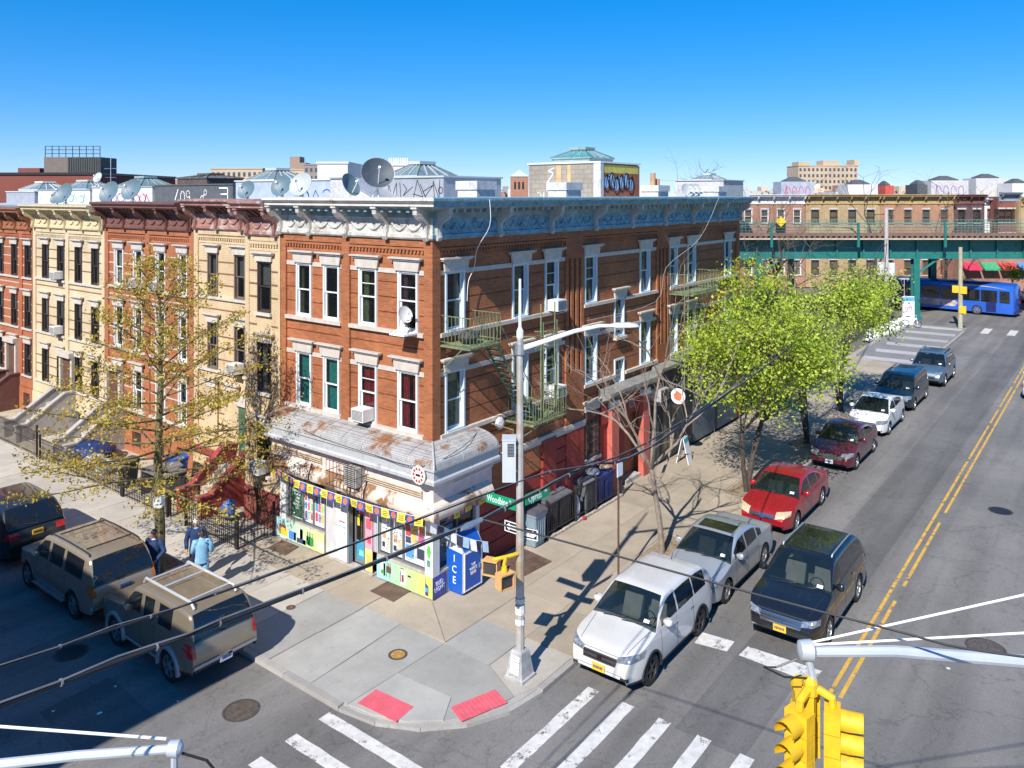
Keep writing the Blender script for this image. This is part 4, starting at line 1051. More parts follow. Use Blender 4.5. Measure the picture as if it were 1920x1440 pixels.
# brown, cream, red and one more house
bh = rowhouse('brown_row_house', 'red brown brick row house with white windows and dark brown cornice', 14.52, 22.05, 1.2, RBR, [CBRN, CBRN], 9.98, [.25, 1.95, 3.75, 5.6, 7.3], [(15.03, 15.73), (16.75, 17.53), (18.66, 19.46), (20.37, 21.21)], ((7.36, 9.08), (4.55, 6.45), (1.9, 3.7)), WHITE, STONEW, STONEW, CZ, [(0, .35), (3.5, 3.85), (7.2, 7.53)], ['cream:.5', None, 'blind:.4', 'cream:.9', None, 'blind:1'])
ch = rowhouse('cream_row_house', 'cream brick row house with cream bracketed cornice', 22.08, 29.9, 1.2, CBR, [CCRM, CCRM], 9.80, [.25, 2.1, 3.9, 5.7, 7.55], [(22.71, 23.45), (24.44, 25.17), (26.33, 27.11), (28.09, 28.85)], ((7.22, 8.98), (4.45, 6.2), (1.9, 3.6)), DKFR, STONE, BRC, [z - .12 for z in CZ], P3(7.8), [None, 'blind:.5', None, 'cream:.4'])
rh = rowhouse('red_row_house', 'red orange brick row house at the left edge of the picture', 29.93, 37.6, 1.2, OBR, [CORG, CBRN], 9.62, [.25, 2.0, 3.8, 5.6, 7.4], [(30.21, 31.01), (31.98, 32.75), (33.83, 34.6), (35.6, 36.4)], ((7.12, 8.85), (4.4, 6.15), (1.9, 3.6)), DKFR, STONEW, STONEW, [z - .2 for z in CZ], [(0, .1), (1.35, 1.75), (7.3, 7.6)], [None, None, 'blind:.5'])
GSTO = M('grey_stoop', (.36, .34, .33), .8, var=.15, scale=4); BSTO = M('brown_stoop', (.14, .06, .05), .7, var=.2, scale=4)
stoop(ch, 2.9, 4.5, -2.3, -.5, 1.3, GSTO, STEP); stoop(rh, 1.6, 3.2, -2.3, -.5, 1.3, BSTO, STEP); stoop(bh, 5.6, 7.1, -2.2, -.5, 1.3, GSTO, STEP)
for hh, u in ((bh, 6.0), (ch, 3.2), (rh, 1.95)):
    b = MB(f_); b.box(u, u + 1.0, .0, .04, 1.3, 3.5); b.build('entrance_door', M('brown_door', (.12, .06, .04), .5, var=.2), hh)
    b = MB(f_); b.box(u - .2, u + 1.2, .0, .3, 3.5, 3.75); b.box(u - .2, u - .02, .0, .16, 1.3, 3.5); b.box(u + 1.02, u + 1.2, .0, .16, 1.3, 3.5); b.build('door_surround', STONEW, hh)
for k, y in enumerate((37.63, 45.5)):
    t = thing('row_house', ('plain brick row house continuing the row past the picture edge', 'last brick row house of the row seen only by its roof')[k], 'house', (1.2, y, 0))
    MB().box(0, 16, 0, 7.8, 0, 10.4).build('wall', (RBR, YBR)[k], t); MB().box(-.5, 16, 0, 7.8, 10.4, 10.9).build('roof', ROOFM, t)
# ------------------------------------------------------------------ roof structures
SILV = M('silver_coating', (.36, .38, .41), .5, .3, var=.15, scale=2, stain=(.36, .38, .42), sscale=3)
WHB = M('white_painted_brick', (.49, .49, .49), .7, var=.18, scale=6, stain=(.36, .36, .37), sscale=2, bump=.3, bscale=12)
SKYG = M('skylight_glass', (.16, .22, .22), .25, .0, var=.2, scale=4)
COPP = M('skylight_copper', (.30, .40, .38), .5, .3, var=.2, scale=4)
CMU = Mbrick('concrete_block', (.34, .30, .25), (.29, .255, .21), (.22, .20, .17), .42, .2, .012)
GRAF = {'black': M('black_spray', (.03, .03, .04), .7), 'white': M('white_spray', (.75, .75, .75), .7), 'blue': M('blue_spray', (.06, .12, .45), .7), 'pink': M('pink_spray', (.55, .08, .2), .7), 'teal': M('teal_spray', (.1, .4, .38), .7), 'sky': M('sky_spray', (.30, .48, .72), .7), 'yellow': M('yellow_spray', (.6, .5, .1), .7), 'violet': M('violet_spray', (.3, .16, .42), .7)}
def strokes(par, lines, fr, u0, w, z0, W, H, mat, r=.012, name='graffiti'):
    """spray-can lines lying on a wall: polylines in 0..1 units"""
    b = MB(fr)
    for ln in lines:
        P_ = [(u0 + x * W, w, z0 + y * H) for x, y in ln]
        for p, q in zip(P_[:-1], P_[1:]):
            dx, dz = q[0] - p[0], q[2] - p[2]; L_ = math.hypot(dx, dz)
            if L_ < 1e-5: continue
            nx, nz = -dz / L_ * r, dx / L_ * r; ex, ez = dx / L_ * r * .6, dz / L_ * r * .6
            b.poly([(p[0] - ex + nx, w, p[2] - ez + nz), (p[0] - ex - nx, w, p[2] - ez - nz), (q[0] + ex - nx, w, q[2] + ez - nz), (q[0] + ex + nx, w, q[2] + ez + nz)])
    return b.build(name, mat, par, fix=False)
def arcp(cx, cy, rx, ry, a0, a1, n=10): return [(cx + rx * math.cos(rad(a0 + (a1 - a0) * i / n)), cy + ry * math.sin(rad(a0 + (a1 - a0) * i / n))) for i in range(n + 1)]
def skylight(par, x0, x1, y0, y1, z0, z1, base=.0, gm=None, fm=None):
    cx, cy = (x0 + x1) / 2, (y0 + y1) / 2; sx, sy = (x1 - x0) * .14, (y1 - y0) * .14
    b = MB(); zb = z0 + base
    if base: b.box(x0 + .06, x1 - .06, y0 + .06, y1 - .06, z0 - .4, zb)
    b.box(cx - sx * 1.4, cx + sx * 1.4, cy - sy * 1.4, cy + sy * 1.4, z1, z1 + .12); b.box(x0, x1, y0, y1, zb - .05, zb)
    c = [(x0, y0), (x1, y0), (x1, y1), (x0, y1)]; d = [(cx - sx, cy - sy), (cx + sx, cy - sy), (cx + sx, cy + sy), (cx - sx, cy + sy)]
    for k in range(4):
        for m_ in range(5):
            q = m_ / 4
            p0 = [c[k][i] + (c[(k + 1) % 4][i] - c[k][i]) * q for i in (0, 1)]; p1 = [d[k][i] + (d[(k + 1) % 4][i] - d[k][i]) * q for i in (0, 1)]
            b.tube([(*p0, zb + .02), (*p1, z1 + .02)], .025, 4)
    o = b.build('skylight_frame', fm or GREYP, par)
    for k in range(4):
        g_ = MB(); g_.quad((*c[k], zb), (*c[(k + 1) % 4], zb), (*d[(k + 1) % 4], z1), (*d[k], z1)); g_.build('glass_slope', gm or SKYG, o, fix=False)
    return o
def bulkhead(label, x0, x1, y0, y1, z0, z1, mat, cap=None, sky_=None, skb=0.0, gm=None, fm=None, name='roof_bulkhead'):
    t = thing(name, label, 'roof bulkhead', (x0, y0, z0)); X, Y, Z = x1 - x0, y1 - y0, z1 - z0
    MB().box(0, X, 0, Y, 0, Z - .06).build('wall', mat, t); MB().box(-.06, X + .06, -.06, Y + .06, Z - .06, Z).build('cap', cap or mat, t)
    if sky_: skylight(t, X * .15, X * .85, Y * sky_[0], Y * sky_[1], Z, Z + sky_[2], skb, gm, fm)
    return t
FX = lambda t: Fr((0, 0, 0), (0, 1, 0), (-1, 0, 0))
FY = Fr((0, 0, 0), (1, 0, 0), (0, -1, 0))
bulkhead('silver bulkhead with white skylight at the far left of the row roofs', 8, 11.5, 46.8, 51.8, 10.8, 11.80, SILV, WHB, (.15, .85, .62), .12, SKYG, WHITE)
t = bulkhead('white bulkhead with green scribbles below a glass skylight', 8, 11.2, 38.3, 46.2, 10.8, 11.90, WHB, SILV, (.2, .75, .55), .05)
strokes(t, [arcp(.35, .5, .05, .3, 0, 330), [(.22, .2), (.28, .8), (.32, .3)], arcp(.15, .4, .04, .3, 40, 320), [(.05, .3), (.1, .8), (.12, .2)]], FX(t), 0, .004, .1, 7.9, .8, GRAF['teal'], .03)
t = bulkhead('white bulkhead covered in red and violet graffiti', 8, 11.2, 30.4, 38.0, 10.8, 12.05, WHB, SILV, (.3, .7, .55), .05, SKYG, COPP)
strokes(t, [arcp(.25, .4, .05, .3, 0, 360), arcp(.15, .45, .045, .3, 90, 400), [(.05, .2), (.09, .7), (.12, .2)], arcp(.32, .45, .03, .25, 0, 300)], FX(t), 0, .004, .1, 7.6, .9, GRAF['pink'], .045)
strokes(t, [arcp(.5, .5, .06, .3, 0, 360), [(.42, .2), (.46, .8)], arcp(.62, .45, .05, .3, 0, 300), [(.72, .3), (.78, .8), (.8, .2)]], FX(t), 0, .005, .1, 7.6, .9, GRAF['violet'], .04)
DKG = M('dark_grey_coating', (.075, .08, .088), .7, var=.2, scale=3)
t = bulkhead('dark grey bulkhead with white painted numerals and a rusty cupola', 8, 11.5, 22.1, 30.1, 10.8, 12.12, DKG, DKG, (.42, .82, .55), .38, SKYG, M('rusty_cupola', (.12, .09, .075), .7, .3, var=.3, scale=6))
strokes(t, [arcp(.62, .45, .028, .3, 0, 360, 14), arcp(.55, .6, .022, .18, 0, 360, 12), [(.528, .6), (.525, .1)], [(.72, .3), (.68, .85)], arcp(.33, .68, .016, .14, 0, 360), arcp(.37, .38, .018, .14, 0, 360), [(.345, .56), (.355, .5)], [(.16, .9), (.06, .9), (.06, .3), (.16, .3)], [(.06, .6), (.14, .6)]], FX(t), 0, .004, .1, 8.0, 1.1, GRAF['white'], .03)
PBL = M('pale_blue_coating', (.36, .42, .50), .55, .2, var=.15, scale=2, stain=(.36, .40, .48), sscale=3)
t = bulkhead('pale blue grey bulkhead with faint blue scribbles behind the dishes', 6, 9, 11.2, 18.8, 10.9, 12.22, PBL, WHB, (.68, .98, .5), .05)
strokes(t, [arcp(.3, .4, .04, .3, 0, 360), [(.15, .2), (.2, .7), (.24, .2), (.28, .7)], arcp(.1, .5, .04, .25, 30, 330), [(.5, .3), (.55, .6), (.6, .2)]], FX(t), 0, .004, .1, 7.6, 1.0, GRAF['blue'], .03)
t = thing('stair_bulkhead', 'white stair bulkhead with sloping top on the corner roof', 'roof bulkhead', (3.0, 5.2, 11.1))
b = MB(); b.prism([(0, 0), (2.9, 0), (2.9, 1.02), (2.2, 1.02), (0, .1)], 0, 2.0, 0); b.build('wall', WHB, t)
b = MB(); b.prism([(0, .1), (2.2, 1.021), (2.9, 1.021), (2.9, 1.07), (2.2, 1.07), (0, .16)], -.05, 2.05, 0); b.build('coping', SILV, t)
t = bulkhead('grey bulkhead with large black graffiti letters on the corner roof', 4.2, 7.5, 3.4, 7.0, 11.1, 12.2, SILV, GREYP, (.5, .98, .5), .05)
strokes(t, [[(.98 - x, y) for x, y in l] for l in ([(.02, .1), (.03, .75), (.08, .9), (.12, .75), (.13, .1)], [(.2, .15), (.2, .85), (.26, .3), (.32, .85), (.33, .2)], [(.37, .85), (.39, .15)], [(.42, .8), (.47, .6), (.42, .35), (.56, .7)], [(.55, .05), (.62, .95), (.70, .3), (.56, .42)], [(.66, .8), (.76, .1)], [(.78, .1), (.7, .5), (.84, .75), (.74, .35)], [(.86, .2), (.84, .9), (.92, .25), (.93, .95)], arcp(.94, .55, .03, .12, 0, 360))], FX(t), 0, .004, .05, 3.6, .95, GRAF['black'], .016)
def chimney(label, x0, x1, y0, y1, z1, mat, clay=0):
    t = thing('chimney', label, 'chimney', (x0, y0, 11.1)); X, Y, Z = x1 - x0, y1 - y0, z1 - 11.1
    MB().box(0, X, 0, Y, 0, Z * .68).build('stack', mat, t); MB().box(-.05, X + .05, -.05, Y + .05, Z * .68, Z).build('cap', mat, t)
    for k in range(clay): MB().cyl((X * (.3 + .4 * k), Y / 2, Z), (X * (.3 + .4 * k), Y / 2, Z + (.55, .3)[k]), .12, .11, 10).build('flue', M('clay_flue', (.42, .24, .13), .8, var=.2), t)
chimney('white chimney nearest the corner on the avenue parapet', 2.35, 3.25, .3, 1.1, 11.95, WHB)
chimney('white chimney in front of the block bulkhead', 7.4, 8.4, .3, 1.1, 11.97, WHB)
chimney('white chimney with clay flues on the avenue parapet', 14.6, 15.6, .3, 1.1, 11.93, WHB, 2)
chimney('small white chimney at the far end of the parapet', 21.1, 22.1, .3, 1.1, 11.94, WHB)
# the big concrete-block bulkhead with glass pyramid
t = thing('block_bulkhead', 'concrete block bulkhead with glass pyramid skylight and graffiti mural', 'roof bulkhead', (12.0, 1.66, 11.1))
MB().box(0, 3.4, .05, 3.7, 0, 1.75).build('block_wall', CMU, t)
MB().box(.22, 3.4, -.02, .049, 0, 1.72).build('mural_wall', Mbrick('mural_brick', (.38, .12, .05), (.33, .1, .04), (.3, .16, .1)), t)
MB().box(-.03, .22, -.05, .3, 0, 1.80).build('white_pier', WHB, t)
b = MB(); b.box(-.05, 3.45, -.06, 3.75, 1.76, 1.83); b.build('coping', WHITE, t)
b = MB(); b.box(-.03, -.005, 1.45, 1.62, .55, 1.7); b.box(-.03, -.005, 1.95, 2.2, .55, 1.7); b.build('wood_strip', M('raw_wood', (.52, .35, .18), .8, var=.2), t)
skylight(t, .5, 2.6, .8, 2.9, 1.83, 2.42, .22, M('teal_skylight', (.08, .26, .28), .2, var=.2, scale=5), COPP)
FYm = Fr((0, 0, 0), (1, 0, 0), (0, -1, 0))
b = MB(FYm)
for k in range(6):
    x = .45 + k * .42; b.lathe([(.27, 0), (.25, .004)], (x, .026, .95 + .12 * math.sin(k * 2.1)), 12, (0, -1, 0))
b.build('graffiti', GRAF['sky'], t)
strokes(t, [arcp(.1 + .145 * k, .5 + .08 * math.sin(k * 2.1), .085, .26, 0, 360, 14) for k in range(6)] + [[(.05 + .15 * k, .3), (.1 + .15 * k, .75), (.16 + .15 * k, .35)] for k in range(6)], FYm, .25, .034, .2, 2.9, 1.4, GRAF['black'], .03)
b = MB(FYm); b.box(.3, 3.3, .021, .024, 1.35, 1.7); b.build('graffiti', GRAF['yellow'], t)
strokes(t, [arcp(.85, .2, .03, .12, 60, 300), [(.78, .3), (.78, .05), (.74, .05)], arcp(.68, .18, .03, .1, 0, 360), [(.62, .05), (.62, .3), (.57, .05), (.57, .3)], arcp(.5, .18, .025, .12, 60, 320), [(.72, .6), (.64, .85), (.72, .9), (.63, .98)]], FX(t), 0, .004, .02, 3.7, 1.6, GRAF['white'], .022)
bulkhead('white roof hut past the end of the corner building', 27, 30, 2.5, 5.5, 11.0, 12.4, WHB, GREYP, (.3, .7, .3), .05)
# ------------------------------------------------------------------ satellite dishes
DISHM = M('dish_grey', (.10, .16, .19), .5, var=.1); DISHW = M('dish_pale', (.38, .41, .42), .5, var=.1)
def dish(label, loc, r, face, mat, zc=None, mesh=False):
    """face: horizontal direction angle the bowl looks to (deg)"""
    t = thing('satellite_dish', label, 'satellite dish', loc, 0, 'satellite dishes on the roofs')
    d = Vector((math.cos(rad(face)), math.sin(rad(face)), .45)).normalized(); zc = zc or r + .25
    c = Vector((0, 0, zc))
    b = MB(); prof = [(r * k / 8, r * .28 * (k / 8) ** 2) for k in range(1, 9)] + [(r * 1.02, r * .29), (r * 1.02, r * .26)] + [(r * k / 8, r * .28 * (k / 8) ** 2 - .02) for k in range(8, 0, -1)]
    b.lathe(prof, c, 20, d); b.build('bowl', mat, t, smooth=True)
    b = MB(); b.cyl((0, 0, 0), c - d * .06, .03, n=6); b.tube([c - d * .04 - Vector((0, 0, r * .3)), (0, 0, zc - r * .6), (0, 0, 0)], .028, 5)
    for k in range(3): b.cyl((0, 0, zc * .55), (.35 * math.cos(k * 2.1), .35 * math.sin(k * 2.1), 0), .016, n=5)
    b.box(-.3, .3, -.3, .3, -.02, .03); b.build('mast', WHITE, t)
    b = MB(); e = c + d * r * .95
    b.cyl(c + Vector((0, 0, -r * .9)) + d * .25 * r, e - Vector((0, 0, .05)), .016, n=5); b.cyl(e - d * .05, e + d * .08, .045, n=8); b.build('feed_arm', WHITE, t)
    if mesh:
        b = MB()
        side = d.cross(Vector((0, 0, 1))).normalized(); up = side.cross(d)
        for k in range(6):
            a = side * math.cos(k * 1.047) + up * math.sin(k * 1.047)
            b.tube([c + d * .0 - d * .03, c + a * r * .5 + d * r * .045, c + a * r + d * r * .26], .006, 4)
        b.lathe([(r * 1.0, r * .26), (r * 1.03, r * .27), (r * 1.03, r * .31), (r, r * .3)], c, 24, d, False); b.build('rib', M('dish_rim', (.30, .31, .32), .5), t)
    return t
for lab, loc, r, f, m_ in (('grey dish at the left end of the pale blue bulkhead', (1.3, 8.75, 11.15), .40, -160, DISHM), ('small grey dish between the two larger ones by the corner', (1.6, 8.1, 11.15), .3, -160, DISHM),
        ('large grey dish with arm on the corner parapet', (1.0, 7.2, 11.15), .44, -165, DISHW), ('dish seen edge on beside the stair bulkhead', (1.6, 5.45, 11.15), .42, -80, DISHM),
        ('small left dish of the pair on the cream house', (1.9, 28.7, 10.75), .36, -165, DISHM), ('right dish of the pair on the cream house', (1.9, 27.7, 10.75), .55, -165, DISHM),
        ('left dish of the pair on the brown house', (1.9, 22.9, 10.8), .55, -165, DISHM), ('right dish of the pair on the brown house', (1.9, 20.8, 10.95), .52, -160, DISHM),
        ('single grey dish above the yellow house cornice', (1.7, 11.5, 11.05), .38, -165, DISHM), ('small pale dish standing on the white graffiti bulkhead', (8.6, 38.4, 12.05), .35, -165, DISHW)):
    dish(lab, loc, r, f, m_)
dish('very large black mesh dish on a tripod at the corner roof', (2.0, 4.45, 11.15), .56, -125, M('dish_mesh_dark', (.05, .065, .085), .6, var=.2), 1.05, True)
for k, x in enumerate((18.3, 18.9, 19.4)): dish(('left', 'middle', 'right')[k] + ' dish of the three on the avenue parapet', (x, .7, 11.15), .32, -120, DISHW)
# ------------------------------------------------------------------ elevated railway and what lies beyond
EU = Vector((.6088, -.7934, 0)); EN = Vector((-.7934, -.6088, 0))
def EF(o): return Fr(o, EU, EN)
GRN = M('viaduct_green', (.015, .15, .135), .5, var=.2, scale=1.5, stain=(.01, .07, .065), sscale=1.5)
TIE = M('rail_tie_brown', (.16, .10, .075), .85, var=.3, scale=4)
ev = thing('elevated_railway', 'teal green steel elevated railway crossing the far end of the avenue', 'viaduct', (65.6, -.2, 0))
f = EF((0, 0, 0))
for w0 in (0, -8.0):
    b = MB(f); b.box(-55, 75, w0 - .05, w0 + .05, 5.62, 7.32); b.box(-55, 75, w0 - .3, w0 + .3, 7.32, 7.42); b.box(-55, 75, w0 - .3, w0 + .3, 5.55, 5.62); b.build('girder', GRN, ev)
    for k in range(52): MB(f).box(-55 + k * 2.5, -55 + k * 2.5 + .14, w0 - .25, w0 + .25, 5.62, 7.32).build('stiffener', GRN, ev)
for u in (-44, -29.5, -14.7, 0, 15.2, 30.4, 45.6):
    for w0 in (.0, -8.0):
        b = MB(f); uu = u + (5.8 if w0 else 0)
        b.box(uu - .28, uu + .28, w0 - .32, w0 - .26, 0, 5.55); b.box(uu - .28, uu + .28, w0 + .26, w0 + .32, 0, 5.55); b.box(uu - .06, uu + .06, w0 - .26, w0 + .26, 0, 5.55); b.box(uu - .45, uu + .45, w0 - .45, w0 + .45, -.1, .15); b.build('column', GRN, ev)
    MB(f).tube([(u, 0, 4.0), (u + 2.2, 0, 5.6)], .12, 4).build('brace', GRN, ev)
for k in range(14):
    MB(f).box(-53 + k * 9.4, -53 + k * 9.4 + .35, -8, 0, 5.7, 7.2).build('cross_beam', GRN, ev)
b = MB(f); b.box(-55, 75, -9.2, 1.2, 7.43, 7.55); b.build('deck', TIE, ev)
b = MB(f)
for k in range(260): b.box(-55 + k * .5, -55 + k * .5 + .25, .3, 1.25, 7.55, 7.72)
b.build('tie_end', TIE, ev, kind='stuff')
b = MB(f); b.box(-55, 75, 1.21, 1.30, 7.40, 7.52); b.build('edge_beam', M('timber_edge', (.50, .42, .32), .8, var=.15), ev)
b = MB(f); b.box(-55, 75, .9, 1.2, 7.73, 8.0); b.build('cable_trough', M('trough_brown', (.17, .105, .08), .8, var=.2), ev)
for k in range(17):
    MB(f).box(-54 + k * 8.0, -54 + k * 8.0 + .22, 1.22, 1.36, 6.7, 8.95).build('rail_post', GRN, ev)
for z in (8.2, 8.5, 8.85): MB(f).box(-55, 75, 1.25, 1.29, z, z + .05).build('hand_rail', GRN, ev)
for z in (8.3, 8.6, 8.9): MB(f).box(-55, 75, -9.0, -8.96, z, z + .04).build('hand_rail', M('viaduct_green_pale', (.1, .26, .22), .6), ev)
b = MB(f)
for k in range(330): b.box(-55 + k * .39, -55 + k * .39 + .025, -9.0, -8.97, 7.5, 8.9)
b.build('baluster', MATS['viaduct_green_pale'], ev, kind='stuff')
# signal marker on the line
t = thing('track_sign', 'black track sign with yellow diamond on the elevated line', 'sign', (65.6 + EU.x * -12.8 + EN.x * .6, -.2 + EU.y * -12.8 + EN.y * .6, 7.55))
MB(f).box(-.45, .45, -.1, 0, 0, 1.6).build('case', BLACK, t); b = MB(f); b.prism([(0, 1.0), (.5, 1.5), (0, 2.0), (-.5, 1.5)], .01, .05, 1); b.build('diamond', M('sign_yellow', (.75, .5, .02), .5), t)
# houses behind the line, facing the camera side
def farhouse(name, label, u0, u1, d, z1, brick, cm, nw, frame, zrows=((8.0, 9.7), (4.8, 6.5), (1.5, 3.4)), deep=14, corn=1.0, cur=(None,), recess=.1):
    o = Vector((-16.9, -15.86, 0)) - EN * d + EU * u0
    t = thing(name, label, 'house', o); f = EF((0, 0, 0)); W = u1 - u0
    ws = [(W * (k + .5) / nw - .5, W * (k + .5) / nw + .5) for k in range(nw)]
    r = [(0, W, 0, z1 - .9, 0.0)] + [(a, b, q[0], q[1], None) for a, b in ws for q in zrows]
    MB(f).relief(r, .2).build('wall', brick, t, fix=False)
    b = MB(f); b.box(0, W, -deep, -.3, 0, z1 - .6); b.build('core', brick, t)
    k = 0
    for a, b_ in ws:
        for q in zrows: win(t, f, a, b_, q[0], q[1], frame, cur[k % len(cur)], depth=.14, lint=(STONEW, .2, .08), lcap=False, sill=STONEW); k += 1
    cornice(t, f, 0, W, z1 - 1.24 * corn, [cm, cm], [.2 + (W - .4) * k / max(1, round(W / 1.9)) for k in range(round(W / 1.9) + 1)], zs=corn, swags=False, dent=False)
    return t
PKB = Mbrick('pink_red_brick', (.40, .19, .13), (.35, .16, .10), (.34, .22, .17)); OYB = Mbrick('ochre_brick', (.46, .33, .17), (.41, .29, .15), (.36, .27, .17)); ORB = Mbrick('bright_orange_brick', (.42, .21, .12), (.37, .18, .10), (.36, .24, .16))
X_ = lambda px, d: (px - 960) / 1500 * d
WCOR = M('white_cornice', (.62, .62, .62), .6, var=.1); GCOR = M('ochre_cornice', (.40, .28, .12), .6, var=.2)
farhouse('far_row_house', 'pink red brick house with white cornice behind the elevated line', X_(1388, 100), X_(1510, 100), 100, 11.6, PKB, WCOR, 4, WHITE, cur=('blind:.6', None, 'cream:.8'))
farhouse('far_row_house', 'ochre brick house with black sashes behind the track sign', X_(1511, 100), X_(1650, 100), 100, 11.6, OYB, GCOR, 4, DKFR, cur=('blind:.5', None))
farhouse('far_row_house', 'orange brick house with pale lintels behind bare trees', X_(1651, 100), X_(1788, 100), 100, 11.6, ORB, GCOR, 4, TANFR, cur=('blind:.7', 'blind:.3'))
DKB = Mbrick('dark_violet_brick', (.11, .06, .065), (.09, .05, .055), (.1, .07, .07))
farhouse('far_row_house', 'dark brown house with heavy cornice at the end of the far row', X_(1789, 101), X_(1846, 101), 101, 11.6, DKB, CBRN, 2, DKFR, cur=(None,))
farhouse('far_row_house', 'narrow white painted house beside the dark brown one', X_(1844, 106), X_(1872, 106), 106, 11.0, M('white_house_paint', (.68, .68, .70), .7, var=.08), WCOR, 1, DKFR, corn=.6)
farhouse('far_row_house', 'red brick house with dark bay windows at the right edge', X_(1873, 104), X_(1912, 104), 104, 11.9, Mbrick('deep_red_brick', (.26, .08, .06), (.22, .07, .05), (.2, .1, .08)), M('slate_cornice', (.22, .25, .30), .6), 3, DKFR)
farhouse('far_row_house', 'yellow brick house cut off by the right picture edge', X_(1913, 103), X_(2000, 103), 103, 11.3, OYB, GCOR, 2, WHITE)
# far skyline blocks
def tower(name, label, px0, px1, d, z1, mat, floors, cols, wm, deep=18, z0=0, wz=1.6, wf=.5, cat='building', side=None):
    o = Vector((-16.9, -15.86, 0)) - EN * d + EU * X_(px0, d)
    t = thing(name, label, cat, o); f = EF((0, 0, 0)); W = X_(px1, d) - X_(px0, d)
    MB(f).box(0, W, -deep, 0, z0, z1).build('wall', mat, t); MB(f).box(-.2, W + .2, -deep, .2, z1, z1 + .4).build('parapet', mat, t)
    if floors:
        fh = 3.2
        wm_ = MB(EF((0, 0, 0))); ww = W / cols * wf; wm_.box(-ww / 2, ww / 2, .02, .06, 0, wz); me = wm_.mesh('window', wm)
        for j in range(floors):
            for i in range(cols): put('window', me, t, EU * (W * (i + .5) / cols) + Vector((0, 0, z1 - 1.2 - wz - j * fh)))
    return t
BEI = M('beige_brick_far', (.48, .37, .26), .9, var=.08, scale=.1); DKW = M('far_window', (.07, .08, .10), .3)
t = tower('hospital_block', 'tall beige apartment slab on the skyline right of centre', 1497, 1608, 430, 27.2, BEI, 4, 14, DKW)
o = MB(EF((0, 0, 0))); o.box(0, 6, -10, .3, 27.2, 29.5); o.box(13.5, 22, -10, -.5, 27.2, 30.2); o.box(30, 32.4, -10, .3, 27.2, 30.6); o.build('penthouse', BEI, t)
t = tower('apartment_tower', 'beige brick tower rising behind the roofs at left', 519, 578, 320, 21.5, BEI, 4, 7, DKW)
b = MB(EF((0, 0, 0))); b.box(5, 9, -8, -.5, 21.5, 27); b.box(8, 11.5, -8, 0, 21.5, 24.5); b.build('penthouse', M('brown_brick_far', (.30, .22, .17), .9), t)
tower('apartment_block', 'low beige apartment block with dark penthouse on the left skyline', 395, 492, 300, 21.3, BEI, 3, 10, DKW)
tower('apartment_block', 'brown block next to the beige tower', 570, 597, 318, 23.5, M('brown_grey_far', (.26, .22, .2), .9), 3, 3, DKW)
GRW = M('grey_white_far', (.55, .56, .58), .8, var=.06)
tower('rooftop_block', 'pale grey blank rooftop block left of the large dish', 595, 652, 160, 17.8, GRW, 0, 0, DKW)
t = tower('rooftop_block', 'pale grey block with a row of white vents on its roof', 726, 778, 160, 17.4, GRW, 0, 0, DKW)
for k in range(9): MB(EF((0, 0, 0))).cyl((.4 + k * .45, -.6, 17.6), (.4 + k * .45, -.6, 19.0), .18, n=8).build('vent', WHITE, t)
for k in range(6): MB(EF((0, 0, 0))).cyl((1.6 + k * .6, .5, 15.0), (1.6 + k * .6, .5, 16.6), .16, n=8).build('vent', WHITE, t)
# church tower
o = Vector((-16.9, -15.86, 0)) - EN * 120 + EU * X_(957, 120)
t = thing('church_tower', 'small brick tower with arched openings and grey pyramid roof', 'tower', o); f = EF((0, 0, 0))
TB = M('tower_brick', (.34, .17, .11), .9, var=.1)
MB(f).box(0, 2.7, -2.7, 0, 0, 14.3).build('wall', TB, t); b = MB(f); b.poly([(-.1, .1, 14.3), (2.8, .1, 14.3), (1.35, -1.35, 15.4)]); b.poly([(2.8, .1, 14.3), (2.8, -2.8, 14.3), (1.35, -1.35, 15.4)]); b.poly([(-.1, .1, 14.3), (-.1, -2.8, 14.3), (1.35, -1.35, 15.4)]); b.cyl((1.35, -1.35, 15.3), (1.35, -1.35, 16.2), .04, n=5); b.build('roof', GREYP, t)
for k in range(3): MB(f).prism([(.55 + k * .6, 12.4), (.85 + k * .6, 12.4), (.85 + k * .6, 13.4), (.7 + k * .6, 13.6), (.55 + k * .6, 13.4)], .005, .03, 1).build('arched_opening', BLACK, t)
# big red brick building far left with penthouse and railing
t = thing('brick_warehouse', 'long dark red brick building with ribbed penthouse and roof railing', 'building', (16.9, 56.0, 0)); f = EF((0, 0, 0))
RW = M('dark_red_brick_far', (.19, .055, .04), .9, var=.15, scale=.4)
MB(f).box(-13, 0, -16, 0, 0, 13.3).build('wall', RW, t); MB(f).box(-13.1, .1, -16, .12, 13.3, 13.5).build('coping', BLACK, t)
PH = M('penthouse_panel', (.045, .05, .05), .6, var=.15); PH2 = M('penthouse_brown', (.16, .13, .11), .8, var=.1)
b = MB(f); b.box(-4.4, -1.4, -6, -3, 13.5, 15.0); 
for k in range(14): b.box(-4.35 + k * .21, -4.27 + k * .21, -3, -2.95, 13.55, 14.95)
b.build('penthouse', PH, t); MB(f).box(-6.6, -4.41, -6, -3, 13.5, 15.0).build('penthouse', PH2, t); MB(f).box(-9, -7, -5, -3, 13.5, 14.0).build('parapet_block', RW, t)
for k in range(9): MB(f).box(-6.55 + k * .63, -6.5 + k * .63, -3.1, -3.05, 15.0, 16.0).build('rail_post', BLACK, t)
for z in (15.3, 15.65, 15.98): MB(f).box(-6.55, -1.46, -3.1, -3.05, z, z + .05).build('rail', BLACK, t)
